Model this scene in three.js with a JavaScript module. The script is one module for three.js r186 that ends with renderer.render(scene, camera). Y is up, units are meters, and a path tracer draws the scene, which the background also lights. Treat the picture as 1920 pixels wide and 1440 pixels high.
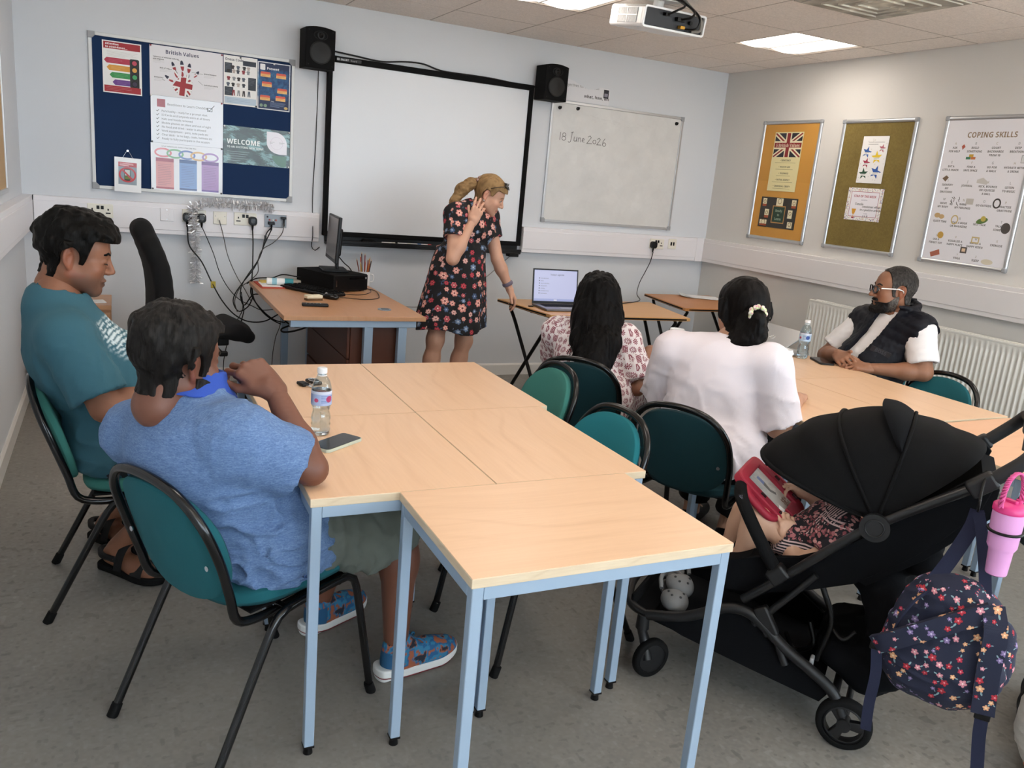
import * as THREE from 'three';
import { RoundedBoxGeometry } from 'three/addons/geometries/RoundedBoxGeometry.js';
import { mergeGeometries } from 'three/addons/utils/BufferGeometryUtils.js';
import { RectAreaLightUniformsLib } from 'three/addons/lights/RectAreaLightUniformsLib.js';

// ---------- camera, sky, light levels, exposure ----------
const scene = new THREE.Scene();
const camera = new THREE.PerspectiveCamera(50.32, 1920 / 1440, 0.05, 60);
camera.position.set(0.5135, 1.5365, 5.9122);
camera.rotation.order = 'YXZ';
camera.rotation.set(-13.8 * Math.PI / 180, -26.418 * Math.PI / 180, 5.2 * Math.PI / 180);
const renderer = new THREE.WebGLRenderer({ antialias: true });
renderer.toneMapping = THREE.LinearToneMapping;
renderer.toneMappingExposure = 1.0;
renderer.shadowMap.enabled = true;
RectAreaLightUniformsLib.init();
scene.background = new THREE.Color().setRGB(0.76, 0.89, 1.0);   // overcast sky beyond the windows
scene.backgroundIntensity = 8.5;
const PANEL_LIGHT = 7.0, PANEL_GLOW = 2.2;                       // ceiling panels: light and visible glow

// ---------- helpers ----------
const V3 = THREE.Vector3, PI = Math.PI, v = (x, y, z) => new V3(x, y, z);
let seed = 7; const rnd = (a = 0, b = 1) => { seed = (seed * 1664525 + 1013904223) >>> 0; return a + (b - a) * seed / 4294967296; };
const clamp = (x, a, b) => Math.min(b, Math.max(a, x)), mix = (a, b, t) => a + (b - a) * t;
const smooth = (a, b, x) => { const t = clamp((x - a) / (b - a), 0, 1); return t * t * (3 - 2 * t); };
const used = {};
const numbered = (n) => { const k = used[n] = (used[n] ?? -1) + 1; return k ? n + '_' + String(k).padStart(3, '0') : n; };
function tag(o, label, category, group, kind) {
  const u = o.userData = {}; if (label) u.label = label; if (category) u.category = category; if (group) u.group = group; if (kind) u.kind = kind;
  return o;
}
function thing(name, label, category, pos = [0, 0, 0], turn = 0, group) {
  const o = new THREE.Group(); o.name = numbered(name); o.position.set(...pos); o.rotation.y = turn; scene.add(o);
  return tag(o, label, category, group);
}
function part(name, geo, mat, parent, label) {
  const m = new THREE.Mesh(Array.isArray(geo) ? join(geo) : geo, mat); m.name = parent ? name : numbered(name);
  if (parent) { const n = parent.children.filter((c) => c.name === name || c.name.startsWith(name + '_0')).length; if (n) m.name = name + '_' + String(n).padStart(3, '0'); }
  m.castShadow = m.receiveShadow = true; if (label) m.userData.label = label;
  (parent || scene).add(m); return m;
}
const solo = (name, geo, mat, label, category, group, kind) => { const m = part(name, geo, mat, null); tag(m, label, category, group, kind); return m; };
const struct = (name, geo, mat) => { const m = new THREE.Mesh(Array.isArray(geo) ? join(geo) : geo, mat); m.name = name; m.castShadow = m.receiveShadow = true; m.userData.kind = 'structure'; scene.add(m); return m; };
function copyOf(src, pos, turn, label, group) {
  const c = src.clone(); c.name = numbered(src.name.replace(/_\d+$/, '')); scene.add(c);
  if (pos) c.position.set(...pos); if (turn !== undefined) c.rotation.y = turn; c.userData = { ...src.userData };
  if (label) c.userData.label = label; if (group) c.userData.group = group; return c;
}
const flat = (g) => { const n = g.index ? g.toNonIndexed() : g; for (const k of Object.keys(n.attributes)) if (!['position', 'normal', 'uv'].includes(k)) n.deleteAttribute(k); if (!n.attributes.normal) n.computeVertexNormals(); return n; };
// uv in metres from the dominant axis of each triangle
function boxUV(g0) {
  const g = g0.index ? g0.toNonIndexed() : g0, p = g.attributes.position, uv = new Float32Array(p.count * 2);
  const a = v(), b = v(), c = v(), n = v();
  for (let i = 0; i < p.count; i += 3) {
    a.fromBufferAttribute(p, i); b.fromBufferAttribute(p, i + 1); c.fromBufferAttribute(p, i + 2);
    n.crossVectors(b.clone().sub(a), c.clone().sub(a)); const x = Math.abs(n.x), y = Math.abs(n.y), z = Math.abs(n.z);
    [a, b, c].forEach((q, j) => { const k = (i + j) * 2; if (y >= x && y >= z) { uv[k] = q.x; uv[k + 1] = -q.z; } else if (x >= z) { uv[k] = q.z; uv[k + 1] = q.y; } else { uv[k] = q.x; uv[k + 1] = q.y; } });
  }
  g.setAttribute('uv', new THREE.BufferAttribute(uv, 2)); return g;
}
const join = (list) => boxUV(list.length === 1 ? flat(list[0]) : mergeGeometries(list.map(flat)));
const box = (w, h, d, x = 0, y = 0, z = 0, r = 0, s = 2) => { const g = r ? new RoundedBoxGeometry(w, h, d, s, r) : new THREE.BoxGeometry(w, h, d); return g.translate(x, y, z); };
const span = (x0, x1, y0, y1, z0, z1, r = 0) => box(x1 - x0, y1 - y0, z1 - z0, (x0 + x1) / 2, (y0 + y1) / 2, (z0 + z1) / 2, r);
const cyl = (r0, r1, h, x = 0, y = 0, z = 0, n = 20) => new THREE.CylinderGeometry(r0, r1, h, n).translate(x, y, z);
const P = (a) => a.map((q) => (q.isVector3 ? q : v(...q)));
function tube(pts, r, n = 8, seg, closed = false, tension = 0.5) {        // round bar through points, capped
  const q = P(pts), c = new THREE.CatmullRomCurve3(q, closed, 'centripetal', tension); const g = new THREE.TubeGeometry(c, seg || Math.max(6, q.length * 6), r, n, closed);
  if (closed) return g;
  const caps = [[q[0], c.getTangent(0).negate()], [q[q.length - 1], c.getTangent(1)]].map(([o, d]) => { const k = new THREE.CircleGeometry(r, n); k.applyQuaternion(new THREE.Quaternion().setFromUnitVectors(v(0, 0, 1), d)); return k.translate(o.x, o.y, o.z); });
  return mergeGeometries([flat(g), ...caps.map(flat)]);
}
// straight runs with rounded corners of radius R
function bend(pts, R, closed = false) {
  const q = P(pts), out = [];
  q.forEach((p, i) => {
    const a = q[(i + q.length - 1) % q.length], b = q[(i + 1) % q.length];
    if (!closed && (i === 0 || i === q.length - 1)) return out.push(p);
    const da = a.clone().sub(p), db = b.clone().sub(p), r = Math.min(R, da.length() * 0.45, db.length() * 0.45), A = p.clone().addScaledVector(da.normalize(), r), B = p.clone().addScaledVector(db.normalize(), r);
    for (let k = 0; k <= 4; k++) { const t = k / 4; out.push(A.clone().multiplyScalar((1 - t) * (1 - t)).addScaledVector(p, 2 * t * (1 - t)).addScaledVector(B, t * t)); }
  });
  return out;
}
function pipe(pts, r, R = 0.05, n = 10) { const b = bend(pts, R), c = new THREE.CurvePath(); const q = []; b.forEach((p, i) => { if (!i || p.distanceTo(b[i - 1]) > 1e-4) q.push(p); }); return tube(q, r, n, q.length * 3); }
const bar = (a, b, r, r2 = r, n = 12) => { const A = v(...a), B = v(...b), d = B.clone().sub(A), g = new THREE.CylinderGeometry(r2, r, d.length(), n); g.applyQuaternion(new THREE.Quaternion().setFromUnitVectors(v(0, 1, 0), d.normalize())); const m = A.add(B).multiplyScalar(0.5); return g.translate(m.x, m.y, m.z); };
const beam = (a, b, w, h, r = 0) => { const A = v(...a), B = v(...b), d = B.clone().sub(A), g = box(w, h, d.length(), 0, 0, 0, r); const m = new THREE.Matrix4().lookAt(B, A, v(0, 1, 0.001)); g.applyMatrix4(m); const c = A.add(B).multiplyScalar(0.5); return g.translate(c.x, c.y, c.z); };
const lathe = (pts, n = 28) => new THREE.LatheGeometry(pts.map((p) => new THREE.Vector2(...p)), n);
const extr = (pts, depth, bevel = 0, holes) => { const s = pts instanceof THREE.Shape ? pts : new THREE.Shape(pts.map((p) => new THREE.Vector2(...p))); if (holes) s.holes.push(...holes); return new THREE.ExtrudeGeometry(s, { depth, bevelEnabled: bevel > 0, bevelSize: bevel, bevelThickness: bevel, bevelSegments: 2, curveSegments: 16 }); };
const rr = (w, h, r, x = 0, y = 0) => { const s = new THREE.Shape(); s.moveTo(x - w / 2 + r, y - h / 2); s.lineTo(x + w / 2 - r, y - h / 2); s.absarc(x + w / 2 - r, y - h / 2 + r, r, -PI / 2, 0); s.lineTo(x + w / 2, y + h / 2 - r); s.absarc(x + w / 2 - r, y + h / 2 - r, r, 0, PI / 2); s.lineTo(x - w / 2 + r, y + h / 2); s.absarc(x - w / 2 + r, y + h / 2 - r, r, PI / 2, PI); s.lineTo(x - w / 2, y - h / 2 + r); s.absarc(x - w / 2 + r, y - h / 2 + r, r, PI, PI * 1.5); return s; };
const ball = (r, x, y, z, sx = 1, sy = 1, sz = 1, n = 16) => new THREE.SphereGeometry(r, n, Math.ceil(n * 0.7)).scale(sx, sy, sz).translate(x, y, z);

// ---------- noise and textures ----------
const hash = (x, y, z) => { let h = (Math.imul(x, 374761393) ^ Math.imul(y, 668265263) ^ Math.imul(z, 2147483647 - 1274126177)) | 0; h = Math.imul(h ^ (h >>> 13), 1274126177); return ((h ^ (h >>> 16)) >>> 0) / 4294967296; };
function noise(x, y, z = 0) {
  const X = Math.floor(x), Y = Math.floor(y), Z = Math.floor(z); let a = x - X, b = y - Y, c = z - Z; a = a * a * (3 - 2 * a); b = b * b * (3 - 2 * b); c = c * c * (3 - 2 * c);
  const l = (u, w, t) => u + (w - u) * t;
  return l(l(l(hash(X, Y, Z), hash(X + 1, Y, Z), a), l(hash(X, Y + 1, Z), hash(X + 1, Y + 1, Z), a), b), l(l(hash(X, Y, Z + 1), hash(X + 1, Y, Z + 1), a), l(hash(X, Y + 1, Z + 1), hash(X + 1, Y + 1, Z + 1), a), b), c) * 2 - 1;
}
const fbm = (x, y, z = 0, o = 4) => { let s = 0, a = 0.5; for (let i = 0; i < o; i++) { s += a * noise(x, y, z); x = x * 2.03 + 7; y = y * 2.03 + 3; z = z * 2.03 + 5; a *= 0.5; } return s; };
function canvasTex(w, h, draw, srgb = true) {
  const c = document.createElement('canvas'); c.width = w; c.height = h; const g = c.getContext('2d'); draw(g, w, h);
  const t = new THREE.CanvasTexture(c); if (srgb) t.colorSpace = THREE.SRGBColorSpace; t.anisotropy = 8; return t;
}
// per-pixel texture of periodic size: f(u, v) -> [r, g, b] 0..255 or a number
function pixelTex(n, f, metres, srgb = true) {
  const d = new Uint8Array(n * n * 4);
  for (let y = 0; y < n; y++) for (let x = 0; x < n; x++) { const c = f(x / n, y / n), k = (y * n + x) * 4; if (c.length) { d[k] = c[0]; d[k + 1] = c[1]; d[k + 2] = c[2]; } else d[k] = d[k + 1] = d[k + 2] = c; d[k + 3] = 255; }
  const t = new THREE.DataTexture(d, n, n); t.magFilter = THREE.LinearFilter; t.wrapS = t.wrapT = THREE.RepeatWrapping; if (srgb) t.colorSpace = THREE.SRGBColorSpace; t.repeat.set(1 / metres, 1 / metres); t.needsUpdate = true; return t;
}
const rep = (t, mx, my = mx) => { t.wrapS = t.wrapT = THREE.RepeatWrapping; t.repeat.set(1 / mx, 1 / my); return t; };
const tile2 = (f) => (x, y) => { const w = (a) => a * a * (3 - 2 * a), s = w(x), t = w(y); return f(x, y) * (1 - s) * (1 - t) + f(x - 1, y) * s * (1 - t) + f(x, y - 1) * (1 - s) * t + f(x - 1, y - 1) * s * t; };
const std = (color, roughness = 0.6, o = {}) => new THREE.MeshStandardMaterial({ color, roughness, ...o });
const phys = (color, roughness = 0.6, o = {}) => new THREE.MeshPhysicalMaterial({ color, roughness, ...o });
// ---------- materials shared by the room ----------
const W = 5.23, H = 2.591, ZB = 8.6, TD = 0.06, TT = 1.2066, TB = 1.0087, BB = 0.0944;
const wallTex = pixelTex(256, tile2((x, y) => 128 + 60 * fbm(x * 40, y * 40) ), 0.5, false);
const M = {};
M.wall = std(0xd7dade, 0.9, { bumpMap: wallTex, bumpScale: 0.0006 });
M.wallWarm = std(0xd8d5d0, 0.9, { bumpMap: wallTex, bumpScale: 0.0006 });
M.tile = std(0xddd2c9, 0.95, { map: pixelTex(512, (x, y) => { const n = 245 + 6 * noise(x * 60, y * 60) + 5 * noise(x * 200, y * 200); const pit = noise(x * 150 + 9, y * 150, 3) > 0.62 ? -16 : 0; return [n + pit, (n + pit) * 0.965, (n + pit) * 0.935]; }, 0.6), color: 0xffffff });
M.grid = std(0xb3a79c, 0.6);
M.trunk = std(0xe9e7ea, 0.38);
M.trunkWarm = std(0xe6e2e1, 0.38);
M.skirt = std(0xdedcd8, 0.4);
M.floor = std(0xffffff, 0.52, { map: pixelTex(1024, tile2((x, y) => {
  const n = fbm(x * 9, y * 9, 1, 5), f = noise(x * 260, y * 260, 4), s = noise(x * 130 + 40, y * 130, 8), k = 132 + 8 * n + 7 * f + (s > 0.68 ? -16 : s < -0.7 ? 10 : 0);
  return k; }), 2.4), bumpMap: wallTex, bumpScale: 0.0003 });
{ // one greyish-brown tone over the speckle
  const d = M.floor.map.image.data; for (let i = 0; i < d.length; i += 4) { const k = d[i]; d[i] = clamp(k * 1.0, 0, 255); d[i + 1] = clamp(k * 0.972, 0, 255); d[i + 2] = clamp(k * 0.93, 0, 255); }
}
const woodTex = (n, base, amp, metres, s0) => { // grain runs along v
  const t = pixelTex(n, tile2((x, y) => { const w = x + 0.05 * fbm(x * 3 + s0, y * 1.2, s0, 3), g = fbm(w * 22 + s0, y * 2.2, 2, 3), f = noise(w * 190 + s0, y * 9, 5), c = Math.pow(Math.max(0, Math.sin((w * 7 + 1.9 * fbm(w * 2.2, y * 1.6 + s0, 4, 2)) * 6.28)), 6) * smooth(0.0, 0.4, fbm(w * 4, y * 3, 9, 2)); return 128 + 46 * g + 26 * f - 60 * c; }), metres);
  const d = t.image.data; for (let i = 0; i < d.length; i += 4) { const k = (d[i] - 128) / 128 * amp; d[i] = clamp(base[0] + k * 0.8, 0, 255); d[i + 1] = clamp(base[1] + k, 0, 255); d[i + 2] = clamp(base[2] + k * 1.15, 0, 255); }
  return t;
};
const turned = (t) => { const c = t.clone(); c.rotation = PI / 2; c.needsUpdate = true; return c; };
const beechTex = woodTex(1024, [234, 194, 157], 15, 0.9, 3), deskTex = woodTex(512, [196, 146, 106], 16, 0.8, 11), exTex = woodTex(512, [206, 156, 98], 14, 0.7, 19);
M.beech = std(0xffffff, 0.33, { map: beechTex }); M.beechX = std(0xffffff, 0.33, { map: turned(beechTex) });
M.beechPink = std(0xfff0ea, 0.33, { map: turned(beechTex) });
M.edge = std(0xe6dccb, 0.45, { map: turned(woodTex(256, [238, 226, 208], 26, 0.25, 5)) });
M.desk = std(0xffffff, 0.36, { map: deskTex }); M.deskX = std(0xffffff, 0.36, { map: turned(deskTex) });
M.exam = std(0xffffff, 0.36, { map: turned(exTex) }); M.exam2 = std(0xe8cdb0, 0.4, { map: turned(exTex) });
M.panelBrown = std(0x6d4a35, 0.5, { map: deskTex });
M.steel = std(0x9bafc3, 0.38, { metalness: 0.15 }); M.steelDark = std(0x8796a4, 0.45, { metalness: 0.15 });
M.black = phys(0x070708, 0.38, { specularIntensity: 0.6 }); M.blackGloss = std(0x0a0a0b, 0.18); M.blackMatte = phys(0x080809, 0.75, { specularIntensity: 0.35 }); M.rubber = phys(0x0b0b0b, 0.8, { specularIntensity: 0.4 });
M.alu = std(0xc6c8ca, 0.32, { metalness: 0.75 }); M.chrome = std(0xd8dadc, 0.15, { metalness: 1 }); M.greyPlastic = std(0x9b9da0, 0.5);
M.white = std(0xefeeec, 0.4); M.whiteGloss = std(0xf1f1f1, 0.2); M.cream = std(0xe9e5d8, 0.35); M.radiator = std(0xe8e6df, 0.35);
M.paper = std(0xf2f1ee, 0.75);
const weave = pixelTex(128, (x, y) => 128 + 50 * Math.sin(x * 6.283 * 16) * Math.sin(y * 6.283 * 16) + 40 * noise(x * 90, y * 90), 0.05, false);
const fabric = (c, bump = 0.0006, o = {}) => phys(c, 0.92, { bumpMap: weave, bumpScale: bump, sheen: 0.25, sheenRoughness: 0.6, sheenColor: new THREE.Color(c), ...o });

// ---------- the room ----------
struct('ground_outside', [span(-8, 18, -0.5, -0.35, ZB + 0.25, ZB + 14), span(W + 0.25, 18, -0.5, -0.35, -4, ZB + 0.25)], std(0xb5b2aa, 0.9));
{ const sun = new THREE.DirectionalLight(0xfff1dd, 60); sun.position.set(-3, 12, -6); sun.target.position.set(3, 0, 6); sun.castShadow = true; Object.assign(sun.shadow.camera, { left: -16, right: 16, top: 16, bottom: -16, far: 40 }); sun.shadow.mapSize.set(2048, 2048); scene.add(sun, sun.target); }   // sun from over the roof: it reaches the paving outside, not the room
struct('floor', span(-0.2, W + 0.2, -0.2, 0, -0.2, ZB + 0.2), M.floor);
boxUV(scene.getObjectByName('floor').geometry); scene.getObjectByName('floor').geometry = boxUV(scene.getObjectByName('floor').geometry);
struct('wall_back', [span(-0.2, W + 0.2, 0, H + 0.4, -0.2, 0)], M.wall);
struct('wall_left', [span(-0.2, 0, 0, H + 0.4, 0, ZB)], M.wall);
const RZ = [4.9, 8.2];                       // and in the right wall, beside and behind the camera
struct('wall_right', [span(W, W + 0.2, 0, H + 0.4, 0, RZ[0]), span(W, W + 0.2, 0, H + 0.4, RZ[1], ZB), span(W, W + 0.2, 0, 0.95, RZ[0], RZ[1]), span(W, W + 0.2, 2.45, H + 0.4, RZ[0], RZ[1])], M.wallWarm);
const WX = [0.25, 5.0], WY = [0.75, 2.5];   // windows behind the camera
struct('wall_front', [span(-0.2, WX[0], 0, H + 0.4, ZB, ZB + 0.2), span(WX[1], W + 0.2, 0, H + 0.4, ZB, ZB + 0.2), span(WX[0], WX[1], 0, WY[0], ZB, ZB + 0.2), span(WX[0], WX[1], WY[1], H + 0.4, ZB, ZB + 0.2)], M.wall);
const glassPane = phys(0xffffff, 0.0, { transmission: 1, thickness: 0, ior: 1.45 });
for (let i = 0; i < 4; i++) {
  const w = (WX[1] - WX[0]) / 4, x = WX[0] + w * i, f = 0.05, n = struct('window_' + (i + 1), [span(x, x + f, WY[0], WY[1], ZB + 0.06, ZB + 0.13), span(x + w - f, x + w, WY[0], WY[1], ZB + 0.06, ZB + 0.13), span(x + f, x + w - f, WY[0], WY[0] + f, ZB + 0.06, ZB + 0.13), span(x + f, x + w - f, WY[1] - f, WY[1], ZB + 0.06, ZB + 0.13)], M.white);
  part('pane', [span(x + f, x + w - f, WY[0] + f, WY[1] - f, ZB + 0.09, ZB + 0.096)], glassPane, n);
}
for (let i = 0; i < 3; i++) {
  const w = (RZ[1] - RZ[0]) / 3, z = RZ[0] + w * i, f = 0.05, y0 = 0.95, y1 = 2.45, n = struct('window_' + (i + 5), [span(W + 0.06, W + 0.13, y0, y1, z, z + f), span(W + 0.06, W + 0.13, y0, y1, z + w - f, z + w), span(W + 0.06, W + 0.13, y0, y0 + f, z + f, z + w - f), span(W + 0.06, W + 0.13, y1 - f, y1, z + f, z + w - f)], M.white);
  part('pane', [span(W + 0.09, W + 0.096, y0 + f, y1 - f, z + f, z + w - f)], glassPane, n);
}
// suspended ceiling: every tile a piece, lying on rails
const ceiling = struct('ceiling', [span(-0.2, W + 0.2, H + 0.38, H + 0.58, -0.2, ZB + 0.2)], M.wall);
const gx = [0, 0.145]; while (gx[gx.length - 1] < 4.9) gx.push(+(gx[gx.length - 1] + 0.6).toFixed(3)); gx.push(W);
const gz = [0, 0.5]; while (gz[gz.length - 1] < ZB - 0.65) gz.push(+(gz[gz.length - 1] + 0.6).toFixed(3)); gz.push(ZB);
const lit = (x, z) => [0.745, 2.545, 4.345].some((a) => Math.abs(a - x) < 0.01) && [1.1, 3.5, 5.9].some((a) => Math.abs(a - z) < 0.01);
const isVent = (x, z) => Math.abs(x - 3.745) < 0.01 && Math.abs(z - 2.3) < 0.01;
const tileGeo = {};
for (let i = 0; i < gx.length - 1; i++) for (let j = 0; j < gz.length - 1; j++) {
  const x = gx[i], z = gz[j], w = gx[i + 1] - x, d = gz[j + 1] - z; if (lit(x, z) || isVent(x, z)) continue;
  const g = tileGeo[w.toFixed(2) + d.toFixed(2)] ??= boxUV(box(w - 0.006, 0.016, d - 0.006, 0, 0, 0, 0.004, 1));
  const t = part('ceiling_tile', g, M.tile, ceiling); t.name = 'ceiling_tile_' + String(i * 20 + j).padStart(3, '0'); t.position.set(x + w / 2, H + 0.0075 + rnd(-0.0007, 0.0007), z + d / 2);
}
{ const b = []; for (const x of gx) b.push(span(Math.max(0, x - 0.012), Math.min(W, x + 0.012), H + 0.0005, H + 0.03, 0, ZB)); for (const z of gz) b.push(span(0, W, H + 0.0005, H + 0.03, Math.max(0, z - 0.011), Math.min(ZB, z + 0.011)));
  part('ceiling_rail', b, M.grid, ceiling); }
// recessed light panels
const glow = std(0xffffff, 0.5, { emissive: 0xfff6ea, emissiveIntensity: PANEL_GLOW });
const spotOf = { 0.745: 'left', 2.545: 'middle', 4.345: 'right' };
for (const z of [1.1, 3.5, 5.9]) for (const x of [0.745, 2.545, 4.345]) {
  const where = z < 2 ? (x < 2 ? 'above the blue notice board' : x < 3 ? 'at the photo top left of the projector' : 'in full view above the framed posters') : 'in the ' + (z < 4 ? 'middle' : 'rear') + ' row, ' + spotOf[x] + ' one';
  const t = thing('ceiling_light', 'square recessed ceiling light with two glowing lenses, ' + where, 'ceiling light', [x + 0.3, H, z + 0.3], 0, 'recessed ceiling lights');
  part('frame', [span(-0.297, 0.297, 0.01, 0.05, -0.297, -0.285), span(-0.297, 0.297, 0.01, 0.05, 0.285, 0.297), span(-0.297, -0.285, 0.01, 0.05, -0.285, 0.285), span(0.285, 0.297, 0.01, 0.05, -0.285, 0.285), span(-0.285, 0.285, 0.045, 0.06, -0.285, 0.285), span(-0.006, 0.006, 0.006, 0.04, -0.285, 0.285)], M.white, t);
  for (const s of [-1, 1]) { // each lens a shallow trough running along z
    const sh = new THREE.Shape(); sh.moveTo(-0.137, 0.03); sh.lineTo(0.137, 0.03); sh.lineTo(0.137, 0.016); sh.quadraticCurveTo(0, -0.022, -0.137, 0.016); sh.closePath();
    part('lens', [new THREE.ExtrudeGeometry(sh, { depth: 0.56, bevelEnabled: false, curveSegments: 10 }).translate(s * 0.144, 0, -0.28)], glow, t);
  }
  const L = new THREE.RectAreaLight(0xfff4e8, PANEL_LIGHT, 0.55, 0.55); L.position.set(0, -0.012, 0); L.rotation.x = -PI / 2; t.add(L);
}
{ // stained air diffuser in the ceiling
  const t = thing('air_diffuser', 'dusty grey square air diffuser panel in the ceiling near the right wall', 'air diffuser', [4.045, H, 2.6]);
  const stain = std(0xffffff, 0.9, { map: pixelTex(256, (x, y) => { const e = Math.min(x, y, 1 - x, 1 - y), n = fbm(x * 7, y * 7, 3, 4), k = 176 + 40 * n + 34 * smooth(0.12, 0.0, e) ; return [k, k * 0.98, k * 0.92]; }, 0.6) });
  part('face', [span(-0.27, 0.27, -0.012, 0.0, -0.27, 0.27)], stain, t);
  part('frame', [span(-0.297, 0.297, -0.006, 0.02, -0.297, -0.27), span(-0.297, 0.297, -0.006, 0.02, 0.27, 0.297), span(-0.297, -0.27, -0.006, 0.02, -0.27, 0.27), span(0.27, 0.297, -0.006, 0.02, -0.27, 0.27), span(-0.29, 0.29, 0.0, 0.02, -0.29, 0.29)], stain, t);
  for (let i = 1; i < 4; i++) { const a = i * 0.06 + 0.02; part('louvre', [span(-a, a, -0.02, -0.012, -a - 0.004, -a + 0.004), span(-a, a, -0.02, -0.012, a - 0.004, a + 0.004), span(-a - 0.004, -a + 0.004, -0.02, -0.012, -a, a), span(a - 0.004, a + 0.004, -0.02, -0.012, -a, a)], stain, t); }
}
// skirting boards
const skirtProfile = (len) => { const s = new THREE.Shape([[0, 0], [0.015, 0], [0.015, BB - 0.012], [0.006, BB], [0, BB]].map((p) => new THREE.Vector2(...p))); return new THREE.ExtrudeGeometry(s, { depth: len, bevelEnabled: false }); };
struct('baseboard_left', [skirtProfile(ZB)], M.skirt);
struct('baseboard_back', [skirtProfile(W - 0.03).rotateY(PI / 2).scale(1, 1, -1).translate(0.015, 0, 0)].map((g) => { const i = flat(g); const p = i.attributes.position.array; for (let k = 0; k < p.length; k += 9) for (let c = 0; c < 3; c++) { const q = p[k + 3 + c]; p[k + 3 + c] = p[k + 6 + c]; p[k + 6 + c] = q; } i.deleteAttribute('normal'); i.computeVertexNormals(); return i; }), M.skirt);
struct('baseboard_right', [span(W - 0.015, W, 0, BB, 0, ZB)], M.skirt);
// dado trunking: a deep plastic duct with a raised cover
const duct = (x0, x1, axis) => axis ? [span(x0, x1, TB, TT, 0, TD - 0.004, 0.004), span(x0 + 0.001, x1 - 0.001, TB + 0.028, TT - 0.028, 0.01, TD, 0.003), span(x0, x1, TB + 0.098, TB + 0.1005, 0.01, TD + 0.0008)] : null;
{
  const g = [span(0, TD - 0.004, TB, TT, 0, ZB, 0.004), span(0.01, TD, TB + 0.028, TT - 0.028, 0, ZB, 0.003)];
  struct('trim_1', g, M.trunk);
  struct('trim_2', [...duct(TD + 0.001, 1.803, true)], M.trunk);
  struct('trim_3', [...duct(3.402, W - TD - 0.001, true)], M.trunk);
  struct('trim_4', [span(W - TD + 0.004, W, TB, TT, 0, ZB, 0.004), span(W - TD, W - 0.01, TB + 0.028, TT - 0.028, 0, ZB, 0.003)], M.trunkWarm);
  part('corner_cover', [span(W - TD - 0.075, W - TD + 0.002, TB - 0.003, TT + 0.003, 0, TD + 0.003, 0.003)], M.trunk, scene.getObjectByName('trim_3'));
  part('joint', [span(TD - 0.002, TD + 0.001, TB, TT, 0, TD + 0.001)], M.black, scene.getObjectByName('trim_2'));
}
// ---------- tables ----------
function table(x0, x1, z0, z1, turn, along, mat, label, group = 'light wood tables with steel legs') {
  const w = x1 - x0, d = z1 - z0, t = thing('table', label, 'table', [(x0 + x1) / 2, 0, (z0 + z1) / 2], turn, group), a = w / 2, b = d / 2, TH = 0.74;
  const top = part('tabletop', [box(w - 0.002, 0.001, d - 0.002, 0, TH - 0.0005, 0)], mat, t);
  part('edge_band', [box(w, 0.0225, d, 0, TH - 0.0123, 0, 0.002)], M.edge, top);
  const L = 0.027, i = 0.004, e = 0.004;
  const rail = [span(-a + i + L, a - i - L, TH - 0.0545, TH - 0.024, b - i - L, b - i, 0.002), span(-a + i + L, a - i - L, TH - 0.0545, TH - 0.024, -b + i, -b + i + L, 0.002), span(a - i - L, a - i, TH - 0.0545, TH - 0.024, -b + i + L, b - i - L, 0.002), span(-a + i, -a + i + L, TH - 0.0545, TH - 0.024, -b + i + L, b - i - L, 0.002)];
  for (const r of rail) part('frame_rail', [r], M.steel, t);
  for (const sx of [-1, 1]) for (const sz of [-1, 1]) {
    const cx = sx * (a - i - L / 2), cz = sz * (b - i - L / 2), leg = part('leg', [box(L, TH - 0.024 - 0.025, L, cx, (TH - 0.024 + 0.025) / 2, cz, 0.003)], M.steel, t);
    part('foot', [box(L + 0.002, 0.006, L + 0.002, cx, 0.024, cz, 0.001), cyl(0.01, 0.013, 0.022, cx, 0.011, cz, 14)], M.black, leg);
  }
  return t;
}
table(1.156, 1.843, 4.031, 4.518, 0, 'x', M.beechX, 'front single wooden table set crosswise, grain running across');
table(0.928, 1.4285, 3.347, 4.028, 0, 'z', M.beech, 'left group table under the elbow of the man in blue');
table(1.431, 1.9205, 3.334, 4.028, 0, 'z', M.beech, 'bare left group table behind the front single table, two green chairs beside it');
table(0.928, 1.4285, 2.617, 3.344, 0, 'z', M.beech, 'far left group table with a bunch of keys on it');
table(1.431, 1.951, 2.617, 3.331, 0, 'z', M.beech, 'bare far right table of the left group, nearest to the standing woman');
table(2.90, 3.455, 3.055, 3.755, 0, 'z', M.beech, 'right group table directly before the woman in white');
table(3.457, 4.0, 3.055, 3.765, 0, 'z', M.beech, 'right group table by the empty chair at the radiator');
table(2.95, 3.455, 2.33, 3.052, 0, 'z', M.beech, 'right group table in front of the long-haired woman');
table(3.457, 4.01, 2.24, 3.052, 0, 'z', M.beech, 'right group table under the half closed silver laptop');
table(3.23, 3.99, 3.79, 4.33, 0.02, 'x', M.beechPink, 'pinkish wooden table behind the pushchair canopy');
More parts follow.
